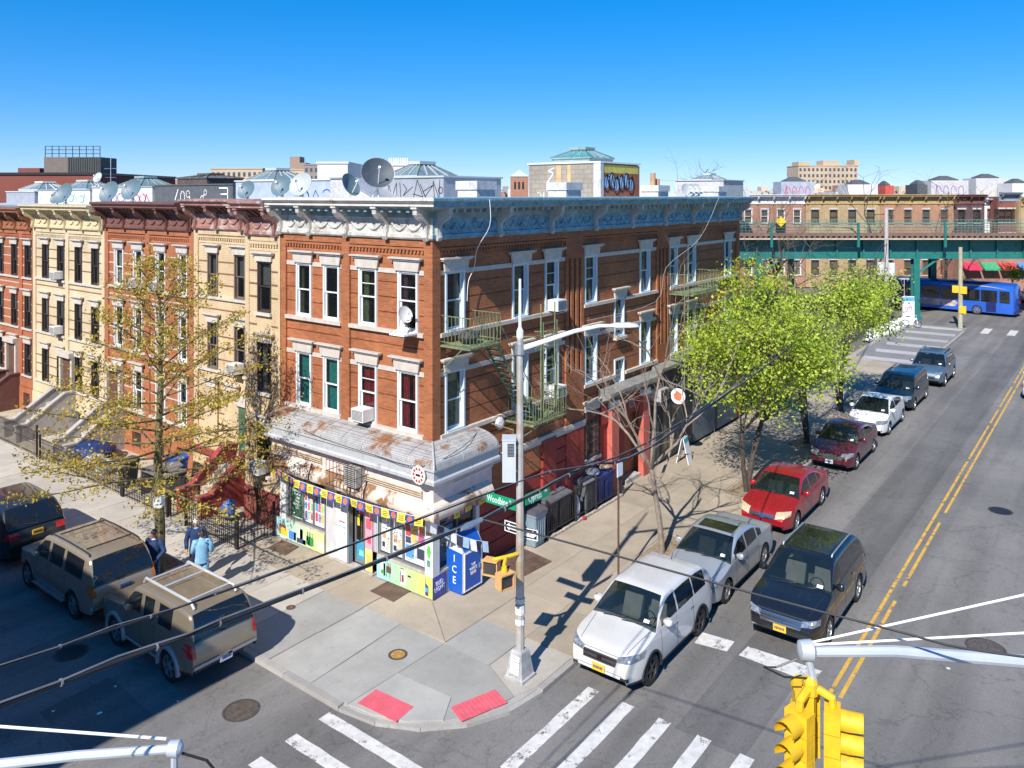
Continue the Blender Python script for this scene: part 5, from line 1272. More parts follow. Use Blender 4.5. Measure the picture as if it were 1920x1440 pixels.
# antenna on the row
t = thing('tv_antenna', 'thin television antenna mast above the row roofs', 'antenna', (9.5, 38.6, 12.0)); b = MB(); b.cyl((0, 0, 0), (0, 0, 2.2), .025, n=5)
for z, l in ((1.3, .9), (.7, .5)): b.cyl((0, -l, z), (0, l, z), .015, n=4); b.cyl((-.3, .2, z), (.3, .2, z), .015, n=4); b.cyl((-.3, -.2, z), (.3, -.2, z), .015, n=4)
b.build('mast', STEEL, t)
# far roofs: small bulkheads of the rows beyond, right side
rr = random.Random(11)
for k, (px, wpx, d, z1, m_, lab) in enumerate(((1345, 60, 92, 12.6, WHB, 'graffitied white hut right of the corner cornice end'), (1465, 62, 112, 13.4, PBL, 'pale blue painted roof hut over the pink red house'), (1590, 56, 112, 13.0, GRW, 'grey roof hut over the ochre house'), (1720, 24, 115, 13.0, DKG, 'black roof hut over the orange house'), (1746, 70, 114, 13.6, WHB, 'white roof hut with violet scribbles over the orange house'), (1830, 60, 118, 14.0, WHB, 'tall white roof hut over the dark brown house'), (1898, 40, 114, 13.2, GRW, 'grey roof hut at the right picture edge'), (1660, 16, 116, 12.9, M('red_hut', (.5, .08, .06), .7), 'tiny red roof box behind the bare trees'))):
    o = Vector((-16.9, -15.86, 0)) - EN * d + EU * X_(px, d); W = wpx / 1500 * d
    t = thing('roof_hut', lab, 'roof hut', o + Vector((0, 0, 10.2))); f = EF((0, 0, 0))
    MB(f).box(0, W, -3.5, 0, 0, z1 - 10.2).build('wall', m_, t)
    zz = z1 - 10.2; b = MB(f); b.box(W * .2, W * .8, -3, -.6, zz, zz + .15)
    A = [(W * .2, -.6, zz + .15), (W * .8, -.6, zz + .15), (W * .8, -3, zz + .15), (W * .2, -3, zz + .15)]; B = [(W * .42, -1.5, zz + .7), (W * .58, -1.5, zz + .7), (W * .58, -2.1, zz + .7), (W * .42, -2.1, zz + .7)]
    b.loft([A, B], True, True); b.build('skylight', DKG, t)
    if k in (0, 1, 4): strokes(t, [arcp(.2 + .2 * j, .5, .07, .25, 0, 300 + 20 * j) for j in range(4)] + [[(.1, .2), (.15, .8), (.2, .3)]], f, 0, .01, .1, W, zz, GRAF[('teal', 'pink', 'violet', 'blue', 'violet')[k]], .05)
# the block across the side street (behind and left of the view), whose shadow lies on the road
t = thing('opposite_corner_house', 'three storey brick house across the side street, outside the picture', 'house', (-17.6, -.4, 0))
MB().box(-14, 0, 0, 60, 0, 10.0).build('wall', RBR, t); MB().box(-14.3, .7, -.7, 60, 10.0, 10.35).build('cornice', CBRN, t)
# low ground-floor band of the far side: shop fronts beneath the viaduct, far side of the square
t = thing('far_shop_row', 'row of low shops with red and green awnings under the viaduct', 'shop', Vector((-16.9, -15.86, 0)) - EN * 96 + EU * X_(1800, 96)); f = EF((0, 0, 0))
MB(f).box(0, 9, -6, 0, 0, 4.2).build('wall', M('far_shop_wall', (.3, .16, .12), .8, var=.3, scale=.5), t)
for k, c in enumerate(((.55, .03, .07), (.05, .3, .14), (.5, .05, .05), (.08, .2, .5))):
    b = MB(f); b.prism([(0, 3.4), (1.1, 2.7), (1.1, 2.55), (0, 2.9)], .2 + k * 2.2, 2.1 + k * 2.2, 0); b.build('awning', M('far_awning_%d' % k, c, .7), t)

# the town beyond: too far and too many to tell apart
rr = random.Random(23)
FARM = [M('far_roof_%d' % k, c, .9, var=.15, scale=.2) for k, c in enumerate(((.45, .43, .42), (.36, .20, .15), (.50, .40, .29), (.26, .25, .26), (.60, .60, .60)))]
b = MB(EF((-16.9, -15.86, 0)))
for k in range(330):
    d = rr.uniform(125, 420); px = rr.uniform(-60, 1980); u = X_(px, d); w_ = rr.uniform(4, 11); top = rr.uniform(8.5, 12.6) + (rr.uniform(0, 4) if rr.random() < .15 else 0)
    if d < 150 and 1380 < px: continue
    b.m = rr.randrange(5); b.box(u, u + w_, -d - 9, -d, 0, top)
    b.m = rr.randrange(5)
    if rr.random() < .8: q = rr.uniform(.1, .6) * w_; b.box(u + q, u + q + rr.uniform(1, 2.6), -d - 5, -d - 2, top, top + rr.uniform(.6, 2.2))
b.build('distant_rooftops', FARM, None, fix=False, kind='stuff')
# ------------------------------------------------------------------ vehicles
CGLASS = Mglass('car_glass', (.012, .02, .02), .50, .02)
CDARK = Mglass('car_privacy_glass', (.010, .012, .014), .12, .02)
TYRE = M('tyre_rubber', (.018, .018, .018), .85, var=.2, scale=20)
ALLOY = M('alloy_wheel', (.50, .51, .52), .3, .85, var=.08); ALLOYD = M('dark_alloy', (.07, .07, .075), .35, .6, var=.2)
CHROME = M('chrome', (.65, .66, .67), .15, 1.0, var=.05)
TRIM = M('black_plastic', (.022, .022, .024), .6, var=.2)
LENS = M('headlight_lens', (.30, .32, .34), .12, .5, var=.6, scale=14, coat=.8); LENSY = M('aged_headlight_lens', (.56, .47, .30), .25, .2, var=.2, scale=14)
TAIL = M('tail_lamp', (.45, .012, .015), .15, .0, var=.2, scale=10, coat=.8); AMBER = M('amber_lamp', (.42, .12, .015), .15, var=.2, coat=.8)
PLATEY = M('plate_yellow', (.72, .44, .03), .5, var=.05); PLATEW = M('plate_white', (.68, .68, .72), .5, var=.05)
def Mcar(name, col, metal=.25, rough=.32): return M(name, col, rough, metal, var=.05, scale=1.5, coat=.9)
def interp(P_, t):
    if t <= P_[0][0]: return P_[0][1]
    for (a, u), (b, v) in zip(P_[:-1], P_[1:]):
        if t <= b: return u + (v - u) * (t - a) / (b - a)
    return P_[-1][1]
def smo(P_, t, h): return sum(interp(P_, t + h * k) for k in (-1, -.5, 0, .5, 1)) / 5
WHEELS = {}
def wheel_meshes(r, wd, style):
    k = (r, wd, style)
    if k in WHEELS: return WHEELS[k]
    ri = r * .67
    t = MB(); t.lathe([(ri, -wd / 2), (r * .93, -wd / 2), (r, -wd * .32), (r, wd * .32), (r * .93, wd / 2), (ri, wd / 2), (ri * .96, wd * .3), (ri * .96, -wd * .3)], n=28, ax=(0, 1, 0), cap=False)
    t = t.mesh('tyre', TYRE, smooth=True, angle=40)
    am = ALLOYD if style == 'dark' else ALLOY
    b = MB(); b.lathe([(ri, wd * .46), (ri * .90, wd * .47), (ri * .88, wd * .25)], n=28, ax=(0, 1, 0), cap=False)
    n = {'five': 5, 'ten': 10, 'six': 6, 'dark': 5}[style]
    for i in range(n):
        a = 2 * math.pi * i / n
        d = Vector((math.cos(a), 0, math.sin(a))); s_ = Vector((-math.sin(a), 0, math.cos(a))); wsp = ri * {5: .17, 6: .15, 10: .07}[n]
        y0, y1 = wd * .28, wd * .44
        P_ = [d * ri * .12 + s_ * wsp * .9, d * ri * .92 + s_ * wsp * .75, d * ri * .92 - s_ * wsp * .75, d * ri * .12 - s_ * wsp * .9]
        A = [b.pt((p.x, y1, p.z)) for p in P_]; B = [b.pt((p.x, y0, p.z)) for p in P_]
        b.face(A)
        for q in range(4): b.face([A[q], A[(q + 1) % 4], B[(q + 1) % 4], B[q]])
    b.lathe([(ri * .2, wd * .25), (ri * .2, wd * .46), (ri * .12, wd * .48)], n=12, ax=(0, 1, 0))
    b = b.mesh('rim', am)
    k2 = MB(); k2.lathe([(ri * .95, wd * .16), (ri * .95, wd * .18)], n=20, ax=(0, 1, 0)); k2 = k2.mesh('brake_disc', TRIM)
    WHEELS[k] = (t, b, k2)
    return WHEELS[k]
def car(name, label, cat, loc, rotz, S, paint, group=None, scale=1.0):
    L, W, H, wb, wr = S['L'], S['W'], S['H'], S['wb'], S['wr']
    t_ = thing(name, label, cat, loc, rotz, group); t_.scale = (scale,) * 3
    fo = S['fo']; xf = L / 2
    wx = (xf - fo, xf - fo - wb)
    sill = S.get('sill', .27); Ra = wr + S.get('arch', .055)
    X = lambda t: xf - t * L
    T = lambda x: (xf - x) / L
    xs = set()
    for q in (0, .012, .03, .055, .09, .13, .18): xs.add(round(xf - q, 4)); xs.add(round(-xf + q, 4))
    x = xf - .24
    while x > -xf + .2: xs.add(round(x, 4)); x -= .075
    for c in wx:
        for a in range(0, 181, 12): xs.add(round(c + Ra * math.cos(rad(a)), 4))
        xs.add(round(c + Ra + .012, 4)); xs.add(round(c - Ra - .012, 4))
    for tq in S['gh'][:4]: xs.add(round(X(tq), 4))
    xs = sorted(xs, reverse=True)
    xs2 = [xs[0]]
    for x in xs[1:]:
        if xs2[-1] - x > .008: xs2.append(x)
    xs = xs2
    nose, tail = S.get('nose', .80), S.get('tailw', .86)
    def hw(x):
        f = 1.0
        d = xf - x
        if d < .85: f = 1 - (1 - nose) * (1 - d / .85) ** 2.4
        d = x + xf
        if d < .6: f = 1 - (1 - tail) * (1 - d / .6) ** 2.4
        return W / 2 * f
    zt = lambda x: smo(S['top'], T(x), .008)
    def zb(x):
        z = sill
        d = xf - x
        if d < .5: z += S.get('chin', .06) * (1 - d / .5) + (.10 * (1 - d / .04) if d < .04 else 0)
        d = x + xf
        if d < .5: z += .10 * (1 - d / .5) + (.10 * (1 - d / .04) if d < .04 else 0)
        for c in wx:
            if abs(x - c) < Ra: z = max(z, wr + math.sqrt(Ra * Ra - (x - c) ** 2))
        return z
    wbx, wtx, rtx, rbx = [X(q) for q in S['gh'][:4]]
    SIDE = [(0, .955), (.10, .985), (.3, 1.0), (.55, 1.0), (.72, .985), (.86, .972), (1, .945)]
    lower = MB(); crown = S.get('crown', .035)
    rings = []
    for x in xs:
        h = hw(x); a, b = zb(x), zt(x); b = max(b, a + .06)
        full = sill + .0
        pts = []
        for s, w_ in SIDE:
            z = a + (b - a) * s
            sf = (z - sill) / max(.1, (zt(0) - sill)); sf = max(0, min(1, sf))
            wv = interp(SIDE, sf)
            pts.append((x, h * wv, z))
        for fy, fz in ((.90, .35), (.75, .6), (.5, .85), (.25, .97), (0, 1)): pts.append((x, h * fy, b + crown * fz))
        rings.append(pts + [(p[0], -p[1], p[2]) for p in pts[-2::-1]])
    lower.loft(rings, False)
    n = len(rings[0])
    # drop the deck inside the cabin so one can look in; mark dark cladding
    ns_ = len(SIDE); F_, mi = [], []
    clad = S.get('clad', 0)
    for fi, q in enumerate(lower.f):
        i = fi // (n - 1); j = fi % (n - 1)
        xm = (xs[i] + xs[i + 1]) / 2
        top = ns_ <= j <= n - 2 - ns_
        if top and rbx + .12 < xm < wbx - .12: continue
        zc = sum(lower.v[k].z for k in q) / 4
        F_.append(q); mi.append(1 if (clad and zc < clad and not top) else 0)
    lower.f, lower.mi = F_, mi
    lower.poly(rings[0]); lower.poly(rings[-1]); lower.mi[-2:] = [0, 0]
    bvl = [Vector(v) for v in lower.v]; bfl = list(lower.f)
    body = lower.build('body', [paint, TRIM], t_, smooth=True, angle=32)
    # greenhouse
    roof = S['gh'][4]; tum = S.get('tumble', .17)
    zr = lambda x: smo(roof, T(x), .01)
    gx = [x for x in xs if rbx - .001 <= x <= wbx + .001]
    gr = []
    for x in gx:
        b = zt(x) - .006; r = max(zr(x), b + .012); hb = hw(x) * .945
        fr_ = min(1, (r - b) / max(.01, (H - b)))
        hr = hb - tum * fr_
        g = r - b; yy = lambda s: hb + (hr - hb) * (s ** 1.25)
        pts = [(x, hb, b), (x, yy(.07), b + g * .07), (x, yy(.45), b + g * .45), (x, yy(.82), b + g * .82), (x, yy(.95), b + g * .95), (x, hr - .07 * fr_ - .0, r), (x, hr * .62, r + .012 * fr_), (x, 0, r + .02 * fr_)]
        gr.append(pts + [(p[0], -p[1], p[2]) for p in pts[-2::-1]])
    m_ = len(gr[0])
    parts = {}
    def addf(k, q): parts.setdefault(k, []).append(q)
    sides = S['side']      # (t0, t1, dark) ranges of the side windows
    for i in range(len(gx) - 1):
        xm = (gx[i] + gx[i + 1]) / 2; tm = T(xm)
        for j in range(m_ - 1):
            q = [gr[i][j], gr[i][j + 1], gr[i + 1][j + 1], gr[i + 1][j]]
            top = 5 <= j <= m_ - 7
            if top and xm > wtx: k = 'windshield'
            elif top and xm < rtx: k = 'rear_window'
            elif (1 <= j <= 2 or m_ - 4 <= j <= m_ - 3):
                k = ('pillar', sum(1 for sd in sides if tm >= (sd[0] + sd[1]) / 2), j < m_ / 2)
                for si, sd in enumerate(sides):
                    if sd[0] < tm < sd[1]: k = ('side_window', si, 'l' if j < m_ / 2 else 'r', sd[2])
            else: k = 'roof_shell'
            addf(k, q)
    allq = []
    for k, qs in parts.items():
        b = MB()
        for q in qs: b.quad(*q)
        allq += qs
        if k == 'windshield': b.build(k, CGLASS, t_, smooth=True)
        elif k == 'rear_window': b.build(k, CDARK if S.get('dark') else CGLASS, t_, smooth=True)
        elif k[0] == 'pillar': b.build('pillar', S.get('pillar', paint), t_, smooth=True)
        elif isinstance(k, tuple): b.build('side_window', CDARK if k[3] else CGLASS, t_, smooth=True)
        else: b.build('roof', S.get('roofm', paint), t_, smooth=True, angle=60)
    # one surface to lay the fittings on
    V = list(bvl); Fc = [tuple(q) for q in bfl]
    for q in allq:
        k = len(V); V += [Vector(p) for p in q]; Fc.append((k, k + 1, k + 2, k + 3))
    bvh = BVHTree.FromPolygons([tuple(v) for v in V], Fc)
    def hit(ax, a, b):
        o, d = {'f': (Vector((9, a, b)), Vector((-1, 0, 0))), 'b': (Vector((-9, a, b)), Vector((1, 0, 0))), 'l': (Vector((a, 9, b)), Vector((0, -1, 0))), 'r': (Vector((a, -9, b)), Vector((0, 1, 0))), 't': (Vector((a, b, 9)), Vector((0, 0, -1)))}[ax]
        h = bvh.ray_cast(o, d)
        if h[0] is None: return None
        nn = h[1] if h[1].dot(d) < 0 else -h[1]
        return h[0], nn
    def patch(nm, ax, c4, mat, off=.007, nu=8, nv=4, par=None):
        b = MB(); G = []
        for i in range(nu + 1):
            row = []
            for j in range(nv + 1):
                u, v = i / nu, j / nv
                a = (c4[0][0] * (1 - u) + c4[1][0] * u) * (1 - v) + (c4[3][0] * (1 - u) + c4[2][0] * u) * v
                c = (c4[0][1] * (1 - u) + c4[1][1] * u) * (1 - v) + (c4[3][1] * (1 - u) + c4[2][1] * u) * v
                h = hit(ax, a, c)
                row.append(b.pt(h[0] + h[1] * off) if h else None)
            G.append(row)
        for i in range(nu):
            for j in range(nv):
                q = [G[i][j], G[i + 1][j], G[i + 1][j + 1], G[i][j + 1]]
                if None not in q: b.face(q)
        if b.f: return b.build(nm, mat, par or t_, smooth=True, fix=False)
    sx = (-1, 1)
    hwf = W / 2
    # front
    hl = S['head']
    for s in sx: patch('headlight', 'f', [(s * hl[0], hl[2]), (s * hl[1], hl[3]), (s * hl[1], hl[5]), (s * hl[0], hl[4])], S.get('lens', LENS), .012, 10, 4)
    g = S['grille']
    go = patch('grille', 'f', [(-g[0], g[1]), (g[0], g[1]), (g[0] + g[3], g[2]), (-g[0] - g[3], g[2])], TRIM, .010, 14, 5)
    for k in range(g[4]):
        z = g[1] + (g[2] - g[1]) * (k + .5) / g[4]; ww = g[0] + g[3] * (z - g[1]) / (g[2] - g[1]) - .02
        patch('grille_bar', 'f', [(-ww, z - .012), (ww, z - .012), (ww, z + .012), (-ww, z + .012)], g[5], .022, 12, 1, go)
    zg = (g[1] + g[2]) / 2
    patch('badge', 'f', [(-.06, zg - .045), (.06, zg - .045), (.06, zg + .045), (-.06, zg + .045)], CHROME, .03, 3, 3)
    i_ = S['intake']; patch('lower_intake', 'f', [(-i_[0], i_[1]), (i_[0], i_[1]), (i_[0] * 1.06, i_[2]), (-i_[0] * 1.06, i_[2])], TRIM, .008, 12, 3)
    if S.get('clad') or S.get('valance'): patch('lower_valance', 'f', [(-hwf * .74, sill + .07), (hwf * .74, sill + .07), (hwf * .80, sill + .15), (-hwf * .80, sill + .15)], TRIM, .009, 14, 2)
    patch('bumper_line', 'f', [(-hwf * .78, i_[2] + .05), (hwf * .78, i_[2] + .05), (hwf * .78, i_[2] + .058), (-hwf * .78, i_[2] + .058)], TRIM, .003, 14, 1)
    for s in sx: patch('fog_lamp', 'f', [(s * (hwf * .60), i_[1] + .03), (s * hwf * .80, i_[1] + .03), (s * hwf * .80, i_[1] + .12), (s * hwf * .62, i_[1] + .12)], S.get('fog', TRIM), .010, 5, 3)
    fh = hit('f', 0, S['plate'])
    if fh and S.get('fplate', PLATEY):
        x0 = fh[0].x; b = MB(); b.box(x0 + .01, x0 + .035, -.16, .16, S['plate'] - .08, S['plate'] + .08); po = b.build('number_plate', S.get('fplate', PLATEY), t_)
        b = MB()
        for k in range(7): b.box(x0 + .0351, x0 + .038, -.125 + k * .036, -.1 + k * .036, S['plate'] - .03, S['plate'] + .035)
        b.build('plate_characters', M('plate_ink', (.03, .04, .12), .6), po)
    # rear
    tl = S['tail']
    for s in sx: patch('tail_lamp', 'b', [(s * tl[0], tl[2]), (s * tl[1], tl[2]), (s * tl[1], tl[3]), (s * tl[0], tl[3])], S.get('tailm', TAIL), .012, 6, 5)
    for s in sx: patch('tail_lamp', 'l' if s > 0 else 'r', [(-xf + .05, tl[2] + .02), (-xf + .22, tl[2] + .05), (-xf + .2, tl[3] - .02), (-xf + .06, tl[3] - .02)], S.get('tailm', TAIL), .010, 3, 4)
    rh = hit('b', 0, S.get('rplate', .8))
    if rh:
        x0 = rh[0].x; zp = S.get('rplate', .8); b = MB(); b.box(x0 - .03, x0 - .006, -.16, .16, zp - .08, zp + .08); po = b.build('number_plate', S.get('rplatem', PLATEY), t_)
        b = MB()
        for k in range(7): b.box(x0 - .034, x0 - .0301, -.125 + k * .036, -.1 + k * .036, zp - .03, zp + .035)
        b.build('plate_characters', M('plate_ink', (.03, .04, .12), .6), po)
    if S.get('rbar'):
        z0_, z1_, mm = S['rbar']; patch('rear_bumper', 'b', [(-hwf * .93, z0_), (hwf * .93, z0_), (hwf * .93, z1_), (-hwf * .93, z1_)], mm, .03, 14, 3)
    patch('rear_wiper', 'b', [(-.05, zt(rbx) + .10), (.35, zt(rbx) + .16), (.35, zt(rbx) + .175), (-.05, zt(rbx) + .12)], TRIM, .02, 5, 1) if S.get('hatch') else None
    # sides: door seams, handles, mirrors, window trim
    for s in sx:
        ax = 'l' if s > 0 else 'r'
        for tq in S['doors']:
            x = X(tq); patch('door_seam', ax, [(x - .006, sill + .08), (x + .006, sill + .08), (x + .006, zt(x) - .01), (x - .006, zt(x) - .01)], TRIM, .003, 1, 8)
        for tq in S['handles']:
            x = X(tq); z = zt(x) - .12; patch('door_handle', ax, [(x - .1, z - .018), (x + .1, z - .018), (x + .1, z + .018), (x - .1, z + .018)], S.get('handm', paint), .03, 4, 2)
        if S.get('mold'): patch('side_moulding', ax, [(wx[1] + Ra + .06, S['mold'] - .03), (wx[0] - Ra - .06, S['mold'] - .03), (wx[0] - Ra - .06, S['mold'] + .03), (wx[1] + Ra + .06, S['mold'] + .03)], S.get('moldm', TRIM), .014, 14, 2)
        patch('rocker', ax, [(wx[1] + Ra + .03, sill), (wx[0] - Ra - .03, sill), (wx[0] - Ra - .03, sill + .07), (wx[1] + Ra + .03, sill + .07)], TRIM, .004, 12, 1)
        xm, zm = wbx - .42, zt(wbx - .42) + .10; yh = hw(xm) * .95
        b = MB(); b.loft([[(xm - .02 + dx, s * (yh + y_), zm + dz) for dx, dz in ((.07 * q, -.075 * q), (.10 * q, .0), (.06 * q, .075 * q), (-.06 * q, .08 * q), (-.07 * q, .0), (-.06 * q, -.07 * q))] for y_, q in ((-.02, .45), (.05, .9), (.12, 1.0), (.19, .8), (.205, .5))], True, True)
        b.build('door_mirror', S.get('mirm', paint), t_, smooth=True, angle=50)
        if S.get('flare'):
            for c in wx:
                b = MB(); pts = []
                for a in range(-8, 189, 14):
                    px_, pz_ = c + (Ra + .015) * math.cos(rad(a)), wr + (Ra + .015) * math.sin(rad(a)); pts.append((px_, s * (hw(px_) * .992), pz_))
                b.tube(pts, S['flare'], 6); b.build('wheel_arch_trim', S.get('flarem', TRIM), t_, smooth=True)
        if S.get('rails'):
            m0 = S['rails']; pts = [(x, s * (hw(x) * .945 - tum - .06), zr(x) + .05) for x in [wtx - .25 + (rtx + .2 - wtx + .25) * k / 8 for k in range(9)]]
            pts = [(pts[0][0] + .06, pts[0][1], pts[0][2] - .06)] + pts + [(pts[-1][0] - .06, pts[-1][1], pts[-1][2] - .06)]
            b = MB(); b.tube(pts, .022, 6); b.build('roof_rail', m0, t_, smooth=True)
    if S.get('sunroof'):
        a, e = S['sunroof']; ww = W * .29; patch('sunroof', 't', [(X(a), -ww), (X(e), -ww), (X(e), ww), (X(a), ww)], M('sunroof_glass', (.012, .014, .016), .08, var=.2, coat=.6), .008, 8, 8)
    for k, yq in enumerate((.28, -.22)):
        patch('wiper', 't', [(wbx + .0, yq - .32), (wbx + .03, yq - .32), (wbx - .07, yq + .22), (wbx - .1, yq + .22)], TRIM, .02, 1, 6)
    if S.get('antenna'):
        h = hit('t', rtx + .25, 0)
        b = MB(); b.cyl(h[0], h[0] + Vector((-.12, 0, .16)), .012, .006, 5); b.build('antenna', TRIM, t_)
    for s in sx:      # bonnet shut lines
        y0_, y1_ = hw(wbx) * .80, hw(xf - .3) * .74
        patch('bonnet_seam', 't', [(wbx + .05, s * y0_), (xf - .22, s * y1_), (xf - .22, s * (y1_ - .012)), (wbx + .05, s * (y0_ - .012))], TRIM, .003, 12, 1)
    zq = S['grille'][2] + .035
    patch('bonnet_seam', 'f', [(-hw(xf - .3) * .72, zq), (hw(xf - .3) * .72, zq), (hw(xf - .3) * .72, zq + .009), (-hw(xf - .3) * .72, zq + .009)], TRIM, .003, 14, 1)
    # registration sticker on the windscreen
    patch('sticker', 'f', [(W * .26, zt(wbx) + .10), (W * .34, zt(wbx) + .10), (W * .34, zt(wbx) + .155), (W * .26, zt(wbx) + .155)], PLATEW, .006, 2, 2)
    # wheels
    tm, rm, dm = wheel_meshes(wr, S.get('ww', .215), S.get('wheel', 'five'))
    for c in wx:
        for s in sx:
            o = put('wheel', tm, t_, (c, s * (W / 2 - S.get('ww', .215) / 2 - .02), wr))
            if s < 0: o.rotation_euler = (0, 0, math.pi)
            put('rim', rm, o); put('brake_disc', dm, o)
    # inside
    sm = S.get('seat', M('dark_seat', (.05, .05, .052), .8, var=.2))
    b = MB(); b.box(-xf + .25, xf - .25, -W / 2 + .24, W / 2 - .24, sill - .02, .46); b.box(wx[1] + Ra + .05, wx[0] - Ra - .05, -W / 2 + .06, W / 2 - .06, sill + .01, .47)
    b.box(wx[0] - .5, xf - .3, -W / 2 + .3, W / 2 - .3, .46, min(.72, S['top'][3][1] - .08)); b.box(-xf + .2, rbx + .1, -W / 2 + .25, W / 2 - .25, .46, zt(rbx) - .1)
    b.build('underbody', TRIM, t_)
    dx = wbx - .35; zd = zt(wbx) - .05
    b = MB(); b.prism([(wbx + .0, zd - .02), (dx, zd + .02), (dx - .18, zd - .12), (dx - .1, .5), (wbx, .5)], -W / 2 + .14, W / 2 - .14, 1); b.build('dashboard', M('dashboard_grey', (.06, .06, .06), .7, var=.2) , t_)
    zs_ = .34 + (H - 1.45) * .6
    def seat(xc, y, wd, rows=1):
        b = MB(); b.box(xc - .02, xc + .46, y - wd / 2, y + wd / 2, zs_, zs_ + .22); b.prism([(xc, zs_ + .15), (xc + .14, zs_ + .18), (xc - .08, zs_ + .72), (xc - .2, zs_ + .70)], y - wd / 2, y + wd / 2, 1)
        for k in range(rows): b.box(xc - .22, xc - .12, y + (k - (rows - 1) / 2) * .5 - .12, y + (k - (rows - 1) / 2) * .5 + .12, zs_ + .72, zs_ + .90)
        b.build('seat', sm, t_)
    xd = wtx - .45
    seat(xd, .37, .5); seat(xd, -.37, .5); seat(xd - .95, 0, 1.2, 2)
    if L > 4.75 and H > 1.6: seat(xd - 1.75, 0, 1.1, 2)
    b = MB(); b.lathe([(.165, -.012), (.19, -.012), (.19, .012), (.165, .012)], (dx - .22, .37, zd + .0), 16, (1, 0, .45), cap=False); b.build('steering_wheel', TRIM, t_)
    return t_, dict(hit=hit, patch=patch, X=X, zr=zr, wtx=wtx, rtx=rtx, hw=hw, zt=zt, rbx=rbx, W=W, xf=xf, wx=wx, Ra=Ra)
PALES = M('pale_seat', (.36, .36, .30), .8, var=.15)
def suv(L, W, H, wb, **k):
    d = dict(L=L, W=W, H=H, wb=wb, wr=.355, fo=.90, top=[(0, .56), (.012, .74), (.03, .85), (.07, .92), (.15, .99), (.22, 1.04), (.265, 1.08), (.6, 1.10), (.93, 1.13), (.975, 1.08), (.99, .92), (1, .62)],
        gh=(.25, .405, .86, .975, [(.25, 1.07), (.32, 1.35), (.405, H - .05), (.45, H - .01), (.62, H), (.78, H - .02), (.86, H - .07), (.92, 1.40), (.975, 1.13)]),
        side=[(.31, .47, 0), (.49, .67, 1), (.69, .88, 1)], doors=(.30, .48, .68), handles=(.45, .65), head=(.52, .86, .74, .80, .86, .93), grille=(.46, .66, .84, .06, 3, CHROME), intake=(.62, .34, .46), plate=.52, tail=(.62, .90, .80, 1.12), hatch=True, dark=True, clad=.34, flare=0, chin=.05, nose=.76, tailw=.82)
    d.update(k); return d
def sedan(L, W, H, wb, **k):
    d = dict(L=L, W=W, H=H, wb=wb, wr=.325, fo=.93, sill=.22, top=[(0, .50), (.010, .62), (.03, .70), (.10, .78), (.24, .90), (.28, .93), (.6, .97), (.80, 1.02), (.93, 1.02), (.98, .94), (1, .55)],
        gh=(.265, .415, .66, .845, [(.265, .92), (.34, 1.2), (.415, H - .05), (.48, H - .01), (.55, H), (.62, H - .02), (.66, H - .055), (.76, 1.22), (.845, 1.02)]),
        side=[(.33, .505, 0), (.52, .68, 0), (.69, .755, 0)], doors=(.33, .51, .69), handles=(.47, .65), head=(.44, .84, .56, .66, .74, .78), grille=(.42, .52, .66, .05, 3, CHROME), intake=(.6, .26, .38), plate=.42, tail=(.55, .86, .72, .94), nose=.76, chin=.04)
    d.update(k); return d
GRP = 'vehicles parked along the avenue kerb'; GRL = 'vehicles parked along the side street kerb'
def avenue(name, label, cat, x, y, S, paint, scale=1.03): return car(name, label, cat, (x, y, RZ), math.pi, S, paint, GRP, scale)
WPAINT = Mcar('pearl_white_paint', (.53, .52, .50), .0, .3)
avenue('parked_suv', 'white compact utility vehicle parked first at the corner', 'car', 1.60, -6.03, suv(4.55, 1.82, 1.67, 2.62, wr=.35, wheel='dark', seat=PALES, flare=.03, antenna=True, fplate=PLATEY, head=(.44, .88, .74, .80, .84, .94), grille=(.42, .64, .80, .04, 2, CHROME), intake=(.55, .36, .44), side=[(.31, .50, 0), (.52, .70, 1), (.72, .86, 1)], pillar=WPAINT, mirm=WPAINT), WPAINT)
avenue('parked_sedan', 'silver grey four door sedan with sunroof behind the white vehicle', 'car', 6.42, -5.95, sedan(4.78, 1.80, 1.46, 2.85, wheel='ten', sunroof=(.44, .55), lens=LENS, fplate=None), Mcar('silver_paint', (.44, .47, .50), .5, .3))
BLK = Mcar('black_car_paint', (.010, .011, .014), .1, .2)
car('moving_suv', 'black utility vehicle with chrome grille driving beside the parked row', 'car', (6.0, -8.83, RZ), math.pi, suv(4.79, 1.91, 1.70, 2.75, wr=.365, wheel='ten', sunroof=(.45, .66), rails=STEEL, seat=PALES, tumble=.20, grille=(.50, .60, .80, .07, 4, CHROME), head=(.50, .88, .68, .74, .80, .88), fog=LENS, valance=1, rbar=None, clad=0, handm=CHROME), BLK, None, 1.03)
RED = Mcar('bright_red_paint', (.36, .012, .022), .25, .28); MAROON = Mcar('maroon_paint', (.13, .010, .022), .3, .28)
avenue('parked_sedan', 'bright red sedan with aged amber headlights', 'car', 12.6, -5.93, sedan(4.80, 1.79, 1.47, 2.80, wheel='ten', lens=LENSY, fplate=None, grille=(.40, .54, .66, .04, 3, CHROME)), RED)
avenue('parked_sedan', 'dark maroon sedan half shaded by the leafy trees', 'car', 20.3, -5.95, sedan(4.62, 1.76, 1.49, 2.75, fplate=PLATEW, grille=(.44, .50, .68, .04, 3, CHROME), seat=PALES), MAROON)
